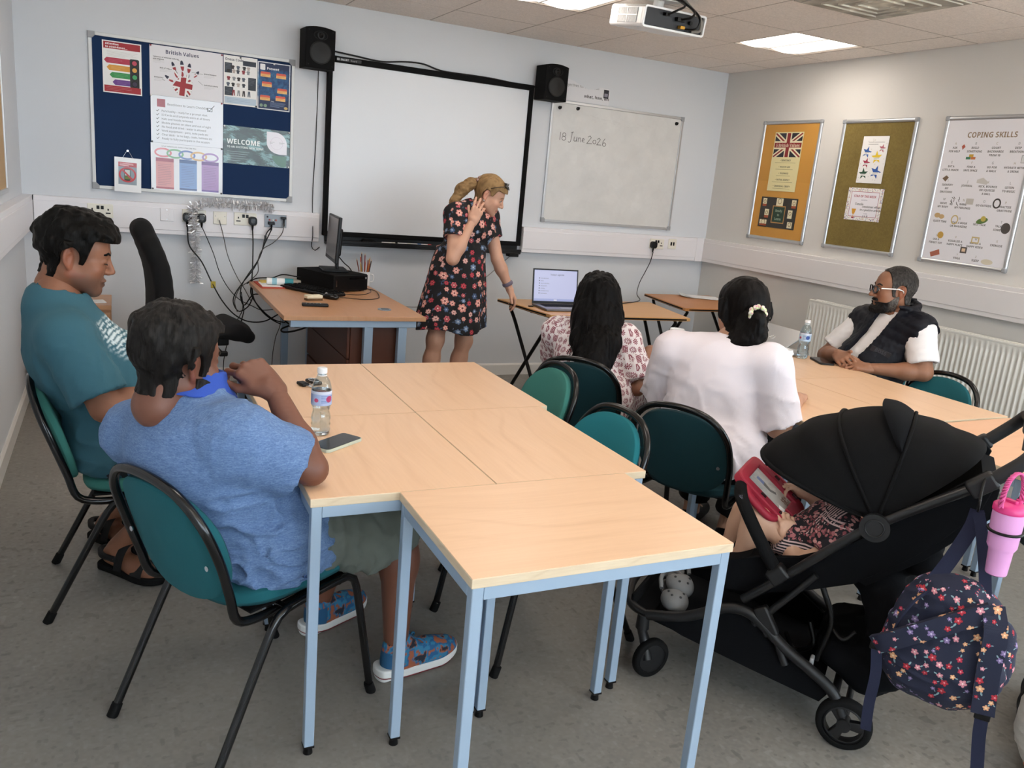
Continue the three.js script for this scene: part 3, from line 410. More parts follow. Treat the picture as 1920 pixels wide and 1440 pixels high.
solo('monitor_cable', [tube([[1.86, 2.285, 0.055], [2.0, 2.275, 0.06], [2.2, 2.265, 0.05], [2.36, 2.285, 0.056], [2.5, 2.29, 0.05], [2.6, 2.268, 0.054], [2.66, 2.262, 0.05], [3.0, 2.263, 0.05], [3.38, 2.25, 0.03], [3.45, 2.26, 0.03]], 0.006, 6, 60)], M.black, 'black cable draped along the top edge of the interactive whiteboard', 'cable');
// ---------- speakers ----------
function speaker(x, y, turn, label) {
  const t = thing('wall_speaker', label, 'speaker', [x, y, 0.03], turn, 'black wall speakers beside the interactive whiteboard'), w = 0.185, h = 0.245, d = 0.14;
  const top = new THREE.Shape(); top.moveTo(-w / 2, -h / 2); top.lineTo(w / 2, -h / 2); top.lineTo(w / 2, h / 2 - 0.012); top.quadraticCurveTo(0, h / 2 + 0.012, -w / 2, h / 2 - 0.012); top.closePath();
  part('cabinet', [extr(top, d, 0.006).translate(0, 0, 0.02)], M.blackMatte, t);
  const wf = part('woofer', [lathe([[0, 0.012], [0.018, 0.012], [0.05, 0.002], [0.062, 0.008], [0.066, 0.001], [0.07, 0.004], [0.072, 0]], 36).rotateX(PI / 2).translate(0, -0.03, d + 0.028)], std(0x060606, 0.6), t);
  part('tweeter', [lathe([[0, 0.012], [0.008, 0.01], [0.012, 0.003], [0.02, 0.0], [0.022, 0.003], [0.024, 0]], 24).rotateX(PI / 2).translate(0, 0.075, d + 0.028)], M.black, t); part('tweeter_dome', [ball(0.009, 0, 0.075, d + 0.031, 1, 1, 0.7)], M.chrome, t);
  part('waveguide', [new THREE.TorusGeometry(0.036, 0.003, 8, 32).scale(1.2, 0.75, 1).translate(0, 0.075, d + 0.026)], M.black, t);
  const bt = canvasTex(128, 32, (g) => { rect(g, '#8e8e8e', 0, 0, 128, 32); txt(g, 'QTX', 64, 26, 28, '#f4f4f4', 'center', 'bold'); }); const bm = new THREE.Mesh(new THREE.PlaneGeometry(0.03, 0.0085).translate(0, -0.085, d + 0.0292), std(0xffffff, 0.4, { map: bt })); bm.name = 'badge'; t.add(bm);
  part('bracket', [span(-0.03, 0.03, -0.05, 0.05, -0.03, -0.02), box(0.03, 0.03, 0.05, 0, 0, 0), ], M.black, t); part('screw', [-1, 1].flatMap((s) => [-1, 1].map((q) => ball(0.004, s * 0.078, q * 0.105 - 0.003, d + 0.026, 1, 1, 0.5, 8))), M.black, t);
}
speaker(1.735, 2.275, 0.06, 'black wall speaker between notice board and interactive whiteboard'); speaker(3.485, 2.285, 0.08, 'black wall speaker above the small whiteboard corner');
solo('speaker_cable', [tube([[1.765, 2.16, 0.06], [1.775, 2.05, 0.008], [1.772, 1.7, 0.008], [1.76, 1.3, 0.012], [1.757, 1.05, 0.066], [1.76, 0.97, 0.03], [1.785, 0.945, 0.02], [1.82, 0.97, 0.01]], 0.003, 6, 60)], M.black, 'thin black cable hanging down the wall from the speaker beside the notice board', 'cable');
// ---------- small whiteboard ----------
{
  const smudge = canvasTex(1024, 800, (g, w, h) => {
    rect(g, '#d6d6d4', 0, 0, w, h); for (let i = 0; i < 420; i++) { const x = hash(i, 1, 2) * w, y = hash(i, 5, 2) * h; g.globalAlpha = 0.02; disc(g, i % 3 ? '#e9e9e7' : '#a9a8a4', x, y, 20 + 90 * hash(i, 7, 7), 14 + 60 * hash(i, 8, 1), hash(i, 9, 9) * 3); }
    g.strokeStyle = '#77736e'; g.lineWidth = 4; for (let i = 0; i < 26; i++) { const x = 250 + hash(i, 3, 1) * 500, y = 50 + hash(i, 4, 8) * 60; g.globalAlpha = 0.05; g.beginPath(); g.moveTo(x, y); g.lineTo(x + 60 * hash(i, 1, 1), y + 26 * hash(i, 2, 2) - 10); g.stroke(); }
    g.globalAlpha = 0.85; g.strokeStyle = '#3c3a3a'; g.lineWidth = 3.6; g.lineCap = 'round'; // handwritten date
    const S = (...p) => { g.beginPath(); p.forEach(([x, y], i) => (i ? g.lineTo(x, y) : g.moveTo(x, y))); g.stroke(); }, C = (x, y, rx, ry, a = 0, b = 6.3) => { g.beginPath(); g.ellipse(x, y, rx, ry, 0, a, b); g.stroke(); };
    S([70, 196], [68, 246]); C(98, 209, 12, 12); C(97, 234, 14, 13); S([150, 190], [166, 184]); S([158, 186], [150, 250], [140, 258], [132, 252]); S([176, 216], [174, 240], [184, 246], [194, 238], [196, 216]); S([196, 218], [196, 246]); S([208, 246], [208, 220], [222, 218], [226, 246]); S([236, 234], [254, 228], [248, 218], [238, 224], [238, 242], [256, 244]);
    S([282, 206], [296, 196], [306, 208], [276, 250], [316, 248]); C(334, 234, 12, 13); S([356, 214], [368, 204], [378, 214], [354, 252], [388, 250]); S([414, 204], [400, 226], [400, 246]); C(412, 244, 13, 12);
  });
  const face = phys(0xffffff, 0.35, { map: smudge }), t = framedBoard('whiteboard', 'small wall whiteboard with date 18 June 2026 written in black', 'whiteboard', 1.252, 0.93, [4.194, 1.722, 0], 0, M.white, M.alu, 0.02, 0.03);
  const fm = new THREE.Mesh(new THREE.PlaneGeometry(1.214, 0.892).translate(0, 0, 0.0106), face); fm.name = 'writing_surface'; t.add(fm);
}
[[3.80, 2.14, 'near the upper left corner, right of the speaker'], [3.64, 2.13, 'at the upper left corner under the speaker'], [4.75, 2.13, 'at the upper right corner']].forEach(([x, y, s]) => { const m = solo('magnet', [cyl(0.012, 0.014, 0.012, 0, 0, 0, 18).rotateX(PI / 2), ball(0.008, 0.004, 0.004, 0.008, 1, 1, 0.7, 10)], M.black, 'small black magnet on the small whiteboard ' + s, 'magnet', 'magnets on the small whiteboard'); m.position.set(x, y, 0.018); });
{ // torn paper strip
  const t = canvasTex(640, 240, (g, w, h) => { rect(g, '#dfdfe2', 0, 0, w, h); txt(g, 'Objectives for the lesson', 26, 84, 42, '#777'); txt(g, 'what, how, why?', 300, 186, 48, '#333', 'left', 'bold'); rect(g, '#2c2a33', 556, 70, 68, 92); rect(g, '#8d8a96', 566, 110, 46, 36); });
  const s = new THREE.Shape(); [[0, 0], [0.436, 0], [0.438, 0.118], [0.40, 0.127], [0.35, 0.128], [0.3, 0.108], [0.24, 0.1], [0.17, 0.12], [0.11, 0.145], [0.05, 0.158], [0, 0.16]].forEach(([x, y], i) => (i ? s.lineTo(x, y) : s.moveTo(x, y))); const g = new THREE.ExtrudeGeometry(s, { depth: 0.0015, bevelEnabled: false }), uv = g.attributes.uv, p = g.attributes.position; for (let i = 0; i < uv.count; i++) uv.setXY(i, p.getX(i) / 0.438, p.getY(i) / 0.164);
  const m = new THREE.Mesh(g, std(0xffffff, 0.6, { map: t })); m.name = 'paper_banner'; m.position.set(3.643, 2.193, 0.004); scene.add(m); tag(m, 'torn white paper banner reading what, how, why above small whiteboard', 'paper banner');
}
// ---------- snap frames on the right wall ----------
function snapFrame(label, z0, z1, y0, y1, faceMat) {
  const w = z1 - z0, h = y1 - y0, t = thing('snap_frame', label, 'frame', [W, (y0 + y1) / 2, (z0 + z1) / 2], -PI / 2, 'aluminium snap frames on the right wall'), fw = 0.028;
  part('backing', [span(-w / 2 + 0.01, w / 2 - 0.01, -h / 2 + 0.01, h / 2 - 0.01, 0.001, 0.007)], faceMat, t);
  for (const s of [-1, 1]) { part('frame_side', [bar([-w / 2 + 0.012, s * (h / 2 - fw / 2), 0.005], [w / 2 - 0.012, s * (h / 2 - fw / 2), 0.005], fw / 2, fw / 2, 14)], M.alu, t); part('frame_side', [bar([s * (w / 2 - fw / 2), -h / 2 + 0.012, 0.005], [s * (w / 2 - fw / 2), h / 2 - 0.012, 0.005], fw / 2, fw / 2, 14)], M.alu, t); }
  for (const sx of [-1, 1]) for (const sy of [-1, 1]) part('corner_cap', [box(0.03, 0.03, 0.024, sx * (w / 2 - 0.014), sy * (h / 2 - 0.014), 0.01, 0.008)], M.greyPlastic, t);
  return t;
}
const goldTex = pixelTex(256, (x, y) => { const n = fbm(x * 3, y * 3, 4, 3); return [206 + 12 * n, 150 + 10 * n, 66 + 8 * n]; }, 0.8), oliveTex = pixelTex(256, (x, y) => { const n = noise(x * 80, y * 80), q = fbm(x * 4, y * 3, 2, 2); return [126 + 6 * n + 8 * q, 108 + 6 * n + 8 * q, 56 + 5 * n + 5 * q]; }, 0.6);
snapFrame('silver snap frame with plain golden orange backing paper', 0.54, 1.168, 1.268, 2.187, std(0xffffff, 0.55, { map: goldTex }));
snapFrame('silver snap frame with plain olive felt backing', 1.362, 1.992, 1.276, 2.177, std(0xffffff, 0.95, { map: oliveTex }));
snapFrame('silver snap frame holding the COPING SKILLS poster', 2.193, 2.80, 1.274, 2.175, M.paper);
const SX = W - 0.0095, onRight = 'sheets in the frames on the right wall';
sheet('poster', 'cream 5 British Values sheet with union flag at its top', 'poster', 'right', 0.69, 0.996, 1.654, 2.101, SX, (g, w, h) => {
  unionFlag(g, 14, 14, w - 28, 300, '#2a2730', '#8e2a28', '#efe5c4'); txt(g, '5 British Values', w / 2, 186, 54, '#f0e2c4', 'center', 'bold', 'serif');
  ['DEMOCRACY', 'RULE OF LAW', 'TOLERANCE', 'MUTUAL RESPECT', 'INDIVIDUAL LIBERTY'].forEach((s, i) => { txt(g, '•  ' + s, w / 2, 366 + i * 82, 28, '#3d3a30', 'center', 'bold'); rect(g, '#8d8563', 70 + 30 * (i % 3), 384 + i * 82, w - 140 - 60 * (i % 3), 4); });
}, 512, { bg: '#e6dba6', group: onRight });
sheet('poster', 'dark ready to learn sheet with chalkboard and small icons', 'poster', 'right', 0.648, 1.05, 1.37, 1.605, SX, (g, w, h) => {
  rect(g, '#b5874e', 270, 118, 270, 260); rect(g, '#24402f', 286, 134, 238, 228); ['Ready', 'to', 'Learn'].forEach((s, i) => txt(g, s, 405, 210 + i * 60, 50, '#b8c8ae', 'center', '', 'serif'));
  [[40, 20, 84, 120], [330, 8, 140, 110], [110, 180, 90, 130], [600, 170, 90, 120], [30, 340, 150, 90], [620, 340, 100, 90], [650, 20, 90, 120]].forEach(([x, y, a, b], i) => { rect(g, '#e4dcb9', x, y, a, b); ring(g, '#7b5b3a', x + a / 2, y + b * 0.4, a * 0.26, a * 0.26, 8); i % 2 || rect(g, '#a3512f', x, y + b * 0.7, a, b * 0.3); });
}, 768, { bg: '#33302b', group: onRight });
sheet('poster', 'white sheet covered in blue, red, yellow and green stars', 'poster', 'right', 1.57, 1.788, 1.748, 2.062, SX, (g, w, h) => {
  lines(g, 120, 90, 330, 2, 34, '#777', 7); for (let i = 0; i < 40; i++) starPath(g, '#dcd9d4', hash(i, 1, 6) * w, hash(i, 4, 6) * h, 15);
  [['#2f5ea8', 120, 250, 96, 0.25], ['#b0606c', 410, 190, 70, 0.2], ['#e5c431', 330, 330, 108, -0.1], ['#9c2440', 140, 420, 84, 0.2], ['#1f4a33', 120, 590, 96, -0.1], ['#2a58a6', 360, 560, 112, 0.3]].forEach(([c, x, y, r, a]) => { starPath(g, c, x, y, r, a); rect(g, '#f1f1ef', x - r * 0.7, y + 2, r * 1.4, r * 0.34); lines(g, x - r * 0.5, y + r * 0.1, r, 2, r * 0.14, '#777', 4); });
}, 512, { group: onRight });
sheet('poster', 'STAR OF THE WEEK certificate with coloured border and gold cup', 'poster', 'right', 1.521, 1.828, 1.492, 1.714, SX, (g, w, h) => {
  for (let i = 0; i < 260; i++) { const e = i % 4, a = hash(i, 2, 2), b = hash(i, 3, 3) * 50; disc(g, ['#b0304a', '#3a5aa0', '#3b3b3b', '#c8813a', '#5f3b7c'][i % 5], e < 2 ? a * w : e === 2 ? b + 6 : w - 6 - b, e === 0 ? b + 4 : e === 1 ? h - b - 4 : a * h, 3 + 6 * hash(i, 1, 1), 3 + 4 * hash(i, 1, 8)); }
  rect(g, '#f0edf3', 84, 66, w - 168, h - 132); g.strokeStyle = '#9c2a4c'; g.lineWidth = 7; g.strokeRect(84, 66, w - 168, h - 132); txt(g, 'STAR OF THE WEEK', w / 2, 160, 54, '#a12a46', 'center', 'bold'); txt(g, 'awarded to', w / 2, 212, 26, '#446', 'center');
  const hw = (s, x, y, z) => { g.save(); g.transform(1, 0, -0.2, 1, 0, 0); txt(g, s, x + y * 0.2, y, z, '#222', 'left', 'bold', 'serif'); g.restore(); }; hw('Tanzila', 190, 292, 50); hw('consistent effort', 360, 330, 46); hw('to a positive attitude', 320, 384, 46); txt(g, 'in class', 420, 440, 24, '#446'); hw('J A B', 400, 494, 48);
  poly(g, '#dda034', [[140, 360], [240, 360], [216, 440], [196, 456], [196, 486], [216, 496], [164, 496], [184, 486], [184, 456], [162, 440]]); rect(g, '#9c2a4c', 160, 500, 60, 26);
}, 768, { group: onRight, bg: '#f1eeea' });
sheet('poster', 'white COPING SKILLS poster listing words with small drawings', 'poster', 'right', 2.213, 2.78, 1.296, 2.153, SX, (g, w, h) => {
  txt(g, 'COPING SKILLS', w / 2 + 40, 170, 70, '#8f7a62', 'center', 'bold');
  const rows = [[['A', 'ASK|FOR HELP'], ['B', 'BUILD|SOMETHING'], ['C', 'COUNT|BACKWARDS|FROM 10'], ['D', 'DEEP|BREATHING']], [['E', 'EAT A|LITTLE SNACK'], ['F', 'FIND A|SAFE SPACE'], ['G', 'GO FOR|A WALK'], ['H', 'HYDRATE WITH|A DRINK']], [['I', 'IDENTIFY|MY|EMOTIONS'], ['J', 'JOURNAL'], ['K', 'KICK, BOUNCE|OR SQUEEZE|A BALL'], ['L', 'LISTEN|TO MUSIC']], [['M', 'MOVE|MY BODY'], ['N', 'NAME|MY FEELINGS'], ['O', 'GO OUTSIDE'], ['P', 'PRACTISE|GRATITUDE']], [['Q', 'QUIET TIME'], ['R', 'READ A BOOK|OR MAGAZINE'], ['S', 'SELF-TALK'], ['T', 'TALK TO|SOMEONE']], [['U', 'USE A|FIDGET TOY'], ['V', 'VISUALISE A|HAPPY PLACE'], ['W', 'WATCH A|HAPPY VIDEO'], ['X', 'EXERCISE']]];
  rows.forEach((r, j) => r.forEach(([a, s], i) => { const x = 130 + i * 216, y = 236 + j * 178; txt(g, a, x, y, 30, ['#a89b88', '#777'][(i + j) % 2], 'center'); s.split('|').forEach((q, k) => txt(g, q, x, y + 38 + k * 34, 27, '#4a4745', 'center', 'bold')); }));
  txt(g, 'Y', 400, 1290, 28, '#a89b88', 'center'); txt(g, 'YOGA', 400, 1326, 28, '#4a4745', 'center', 'bold'); txt(g, 'Z', 600, 1290, 28, '#a89b88', 'center'); txt(g, 'SLEEP', 600, 1326, 28, '#4a4745', 'center', 'bold');
  poly(g, '#b5553f', [[200, 250], [222, 232], [240, 256], [214, 284]]); rect(g, '#3f7a5c', 270, 350, 50, 24); rect(g, '#c8743c', 322, 350, 50, 24); rect(g, '#c9a33a', 300, 326, 46, 24); g.strokeStyle = '#777'; g.lineWidth = 4; poly(g, '#dedfdf', [[830, 330], [880, 330], [874, 400], [838, 400]]); g.strokeRect(832, 332, 46, 66);
  poly(g, '#77604a', [[60, 560], [100, 530], [130, 550], [100, 590]]); poly(g, '#cfcac4', [[440, 560], [500, 540], [560, 580], [545, 604], [440, 590]]); for (let i = 0; i < 12; i++) { g.save(); g.translate(210 + 90 * hash(i, 1, 1), 740 + 70 * hash(i, 2, 1)); g.rotate(hash(i, 3, 1) * 3); rect(g, '#5d5a57', -14, -3, 28, 6); g.restore(); }
  rect(g, '#c7c2ba', 370, 740, 80, 56); ring(g, '#3b3734', 690, 770, 34, 40, 14); disc(g, '#c9a878', 90, 920, 34, 24); disc(g, '#c9a878', 140, 930, 30, 22); ring(g, '#c9b27c', 290, 950, 34, 40, 12); disc(g, '#5d7a3f', 580, 940, 60, 26, -0.3); disc(g, '#c7b45a', 590, 920, 26); disc(g, '#4d4845', 830, 990, 46, 50); disc(g, '#c8a04d', 170, 1110, 34); g.strokeRect(520, 1100, 70, 50); poly(g, '#a8604a', [[90, 1290], [190, 1250], [206, 1300], [110, 1334]]); rect(g, '#57504a', 420, 1200, 70, 60); rect(g, '#e7c9a8', 436, 1214, 38, 32); disc(g, '#ddd2bb', 720, 1316, 60, 26);
}, 900, { group: onRight, bg: '#eceaee', wave: 0.003 });
// pinboard edge on the left wall
{ const t = thing('pinboard', 'tan pinboard in a metal frame on the left wall, cut by the photo edge', 'pinboard', [0, 1.71, 1.5], PI / 2); const w = 1.2, h = 0.88; part('panel', [span(-w / 2 + 0.01, w / 2 - 0.01, -h / 2 + 0.01, h / 2 - 0.01, 0, 0.012)], fabric(0xb79a74, 0.0006), t); for (const s of [-1, 1]) { part('frame_side', [span(s * w / 2 - 0.012, s * w / 2 + 0.012, -h / 2, h / 2, 0, 0.02, 0.003)], M.alu, t); part('frame_side', [span(-w / 2 - 0.012, w / 2 + 0.012, s * h / 2 - 0.012, s * h / 2 + 0.012, 0, 0.02, 0.003)], M.alu, t); } }
// ---------- sockets and plates on the trunking ----------
const socketHoles = (x) => [span(x - 0.006, x + 0.006, 0.005, 0.016, 0.0066, 0.0085), span(x - 0.013, x - 0.004, -0.018, -0.013, 0.0066, 0.0085), span(x + 0.002, x + 0.012, -0.018, -0.013, 0.0066, 0.0085)];
function doubleSocket(x, label, plugs = []) {
  const t = thing('double_socket', label, 'socket', [x, 1.137, TD], 0, 'white double mains sockets on the trunking');
  const p = part('face_plate', [box(0.146, 0.084, 0.008, 0, 0, 0.003, 0.004)], M.cream, t);
  for (const s of [-1, 1]) { part('rocker_switch', [box(0.017, 0.022, 0.006, s * 0.012, 0.02, 0.008, 0.002)], M.black, p); if (!plugs.includes(s)) part('pin_slots', [span(s * 0.045 - 0.004, s * 0.045 + 0.004, 0.002, 0.014, 0.006, 0.0076), span(s * 0.045 - 0.014, s * 0.045 + 0.014, -0.018, -0.01, 0.006, 0.0076)], M.black, p); }
  for (const q of plugs) plug(x + q * 0.045, 1.129, q, label);
}
function plug(x, y) {
  const t = thing('mains_plug', plugNames.shift(), 'plug', [x, y, TD + 0.007], 0, 'black mains plugs in the wall sockets');
  part('body', [extr(rr(0.046, 0.05, 0.017), 0.03, 0.004).translate(0, 0, 0.004)], M.black, t); part('cord_grip', [bar([0, -0.022, 0.018], [0, -0.062, 0.016], 0.009, 0.005)], M.black, t); part('grip_rim', [extr(rr(0.03, 0.032, 0.012), 0.004, 0.002).translate(0, 0.002, 0.036)], M.blackGloss, t);
}
const plugNames = ['round black plug left of the hanging tinsel', 'black plug with a white sticker right of the hanging tinsel', 'black plug in the socket left of the grey steel plate', 'black plug with a cord in the socket below the small whiteboard'];
doubleSocket(0.427, 'white double socket above the hair of the man in teal'); doubleSocket(0.98, 'white double socket behind the hanging tinsel with two black plugs', [-1, 1]); doubleSocket(1.303, 'white double socket left of the grey steel plate', [1]); doubleSocket(4.672, 'white double socket below the small whiteboard with one plug', [-1]);
{ const s = solo('sticker', [box(0.026, 0.024, 0.001)], M.white, 'small white sticker on the black plug beside the tinsel', 'sticker'); s.position.set(1.028, 1.137, TD + 0.0475); }
{ const t = thing('blank_plate', 'blank square white plate on the trunking left of the tinsel', 'wall plate', [0.815, 1.137, TD]); part('plate', [box(0.084, 0.084, 0.008, 0, 0, 0.003, 0.004)], M.trunk, t); part('knockout', [new THREE.TorusGeometry(0.012, 0.001, 6, 24).translate(0, 0, 0.0072)], M.trunk, t); part('screw', [-1, 1].map((s) => cyl(0.003, 0.003, 0.002, 0, 0, 0, 10).rotateX(PI / 2).translate(0, s * 0.03, 0.0075)), M.chrome, t); }
{ const t = thing('phone_plate', 'cream telephone plate with a grey cord below the tinsel', 'wall plate', [1.141, 1.135, TD]); part('plate', [box(0.084, 0.084, 0.008, 0, 0, 0.003, 0.004)], M.cream, t); part('jack', [box(0.016, 0.018, 0.012, -0.006, -0.012, 0.01, 0.002)], M.cream, t); part('screw', [-1, 1].map((s) => cyl(0.003, 0.003, 0.002, 0, 0, 0, 10).rotateX(PI / 2).translate(s * 0.03, 0.012, 0.0075)), M.greyPlastic, t); }
{ const t = thing('audio_video_plate', 'grey steel audio video plate with black connectors', 'wall plate', [1.502, 1.137, TD]); part('plate', [box(0.146, 0.086, 0.006, 0, 0, 0.003, 0.002)], std(0x77797c, 0.35, { metalness: 0.6 }), t); part('video_plug', [box(0.042, 0.02, 0.035, -0.03, -0.015, 0.022, 0.003), bar([-0.03, -0.02, 0.035], [-0.032, -0.06, 0.03], 0.006)], M.black, t); part('data_plug', [box(0.034, 0.016, 0.04, 0.05, 0.024, 0.022, 0.003), bar([0.05, 0.02, 0.04], [0.052, -0.03, 0.034], 0.005)], M.black, t); part('audio_jack', [cyl(0.006, 0.006, 0.01, 0, 0, 0, 14).rotateX(PI / 2).translate(-0.055, 0.026, 0.008)], M.black, t); [[0xa03030, -0.04], [0xd8d8d0, -0.018], [0xb05040, 0.002]].forEach(([c, x]) => part('phono_socket', [cyl(0.006, 0.007, 0.012, 0, 0, 0, 14).rotateX(PI / 2).translate(x, 0.006, 0.01)], std(c, 0.4), t)); }
{ const t = thing('data_plate', 'white data plate with two black ports below the small whiteboard', 'wall plate', [4.833, 1.145, TD]); part('plate', [box(0.084, 0.084, 0.008, 0, 0, 0.003, 0.004)], M.cream, t); for (const s of [-1, 1]) part('port', [box(0.017, 0.03, 0.004, s * 0.0125, 0, 0.0065, 0.004)], M.black, t); }
// ---------- tinsel ----------
{
  const path = new THREE.CatmullRomCurve3(P([[1.487, 1.222, 0.075], [1.40, 1.235, 0.085], [1.27, 1.228, 0.08], [1.15, 1.236, 0.085], [1.03, 1.222, 0.085], [0.97, 1.19, 0.1], [0.968, 1.12, 0.13], [0.985, 1.02, 0.105], [0.985, 0.92, 0.085], [0.99, 0.82, 0.08], [0.99, 0.70, 0.075]])), pos = [], nor = [], idx = [], N = 1700; seed = 99;
  for (let i = 0; i < N; i++) {
    const t = rnd(), c = path.getPointAt(t), tg = path.getTangentAt(t), d = v(rnd(-1, 1), rnd(-1, 1), rnd(-1, 1)); d.addScaledVector(tg, -d.dot(tg)).normalize().addScaledVector(tg, rnd(-0.25, 0.5)).normalize(); const s = v().crossVectors(d, v(rnd(-1, 1), rnd(-1, 1), rnd(-1, 1))).normalize(), L = rnd(0.02, 0.042), w = 0.0024, n = v().crossVectors(d, s), o = pos.length / 3, curl = v(rnd(-1, 1), rnd(-1, 1), rnd(-1, 1)).multiplyScalar(0.007);
    if (c.z + d.z * L < 0.012) continue;
    for (let k = 0; k < 3; k++) { const q = c.clone().addScaledVector(d, L * k / 2).addScaledVector(curl, (k / 2) ** 2); if (q.z < 0.005) q.z = 0.005; for (const e of [-1, 1]) { pos.push(q.x + s.x * e * w, q.y + s.y * e * w, q.z + s.z * e * w); const m = n.clone().addScaledVector(d, k * 0.4 - 0.3).normalize(); nor.push(m.x, m.y, m.z); } }
    for (let k = 0; k < 2; k++) idx.push(o + k * 2, o + k * 2 + 1, o + k * 2 + 2, o + k * 2 + 1, o + k * 2 + 3, o + k * 2 + 2);
  }
  const g = new THREE.BufferGeometry(); g.setAttribute('position', new THREE.Float32BufferAttribute(pos, 3)); g.setIndex(idx); g.computeVertexNormals();
  const t = thing('tinsel_garland', 'silver tinsel garland draped along the trunking and hanging down', 'tinsel'); const core = path.getPoints(60); part('core', [tube(core, 0.002, 5, 90)], M.chrome, t); const f = new THREE.Mesh(g, std(0xf2f2f4, 0.3, { metalness: 0.8, side: THREE.DoubleSide })); f.name = 'foil_strands'; f.userData.kind = 'stuff'; t.add(f);
}
// ---------- radiator ----------
{
  const z0 = 1.43, z1 = 3.5, y0 = 0.16, y1 = 0.885, t = thing('radiator', 'long white corrugated panel radiator below the trunking on the right wall', 'radiator', [W, 0, (z0 + z1) / 2], -PI / 2), L = z1 - z0, n = 62, pts = [], dep = 0.105;
  // one pressed steel panel: flutes swept up, ends rounded over
  const pos = [], idx = [], ys = [y0, y0 + 0.02, y0 + 0.045, y0 + 0.06, y1 - 0.06, y1 - 0.045, y1 - 0.02, y1], am = [0, 0, 0.5, 1, 1, 0.5, 0, 0], M2 = n * 8;
  for (let j = 0; j < ys.length; j++) for (let i = 0; i <= M2; i++) { const u = i / M2, c = Math.cos(u * n * 2 * PI); pos.push((u - 0.5) * L, ys[j], dep - am[j] * 0.011 * smooth(-0.7, 0.7, c)); }
  for (let j = 0; j < ys.length - 1; j++) for (let i = 0; i < M2; i++) { const a = j * (M2 + 1) + i, b = a + 1, c = a + M2 + 1, d = c + 1; idx.push(a, b, c, b, d, c); }
  const g = new THREE.BufferGeometry(); g.setAttribute('position', new THREE.Float32BufferAttribute(pos, 3)); g.setIndex(idx); g.computeVertexNormals();
  part('front_panel', [g], M.radiator, t); part('back_panel', [span(-L / 2, L / 2, y0, y1, 0.03, 0.045, 0.004), span(-L / 2, L / 2, y0, y0 + 0.02, 0.045, dep)], M.radiator, t);
  part('side_panel', [span(-L / 2 - 0.003, -L / 2 + 0.004, y0, y1, 0.03, dep + 0.001)], M.radiator, t); part('side_panel', [span(L / 2 - 0.004, L / 2 + 0.003, y0, y1, 0.03, dep + 0.001)], M.radiator, t);
  part('top_grille', [span(-L / 2, L / 2, y1 - 0.002, y1 + 0.012, 0.085, dep + 0.002, 0.003), span(-L / 2, L / 2, y1 - 0.002, y1 + 0.012, 0.028, 0.04, 0.003), ...Array.from({ length: 90 }, (_, i) => span(-L / 2 + (i + 0.5) * L / 90 - 0.004, -L / 2 + (i + 0.5) * L / 90 + 0.004, y1, y1 + 0.008, 0.04, 0.085))], M.radiator, t);
  part('bracket', [span(-L / 2 + 0.2, -L / 2 + 0.24, y0 + 0.05, y1 - 0.1, 0, 0.03), span(L / 2 - 0.24, L / 2 - 0.2, y0 + 0.05, y1 - 0.1, 0, 0.03)], M.radiator, t); part('pipe', [pipe([[-L / 2 - 0.04, 0, 0.06], [-L / 2 - 0.04, y0 + 0.03, 0.06], [-L / 2, y0 + 0.03, 0.06]], 0.0075, 0.02), cyl(0.014, 0.014, 0.05, -L / 2 - 0.04, y0 + 0.01, 0.06)], M.white, t);
}
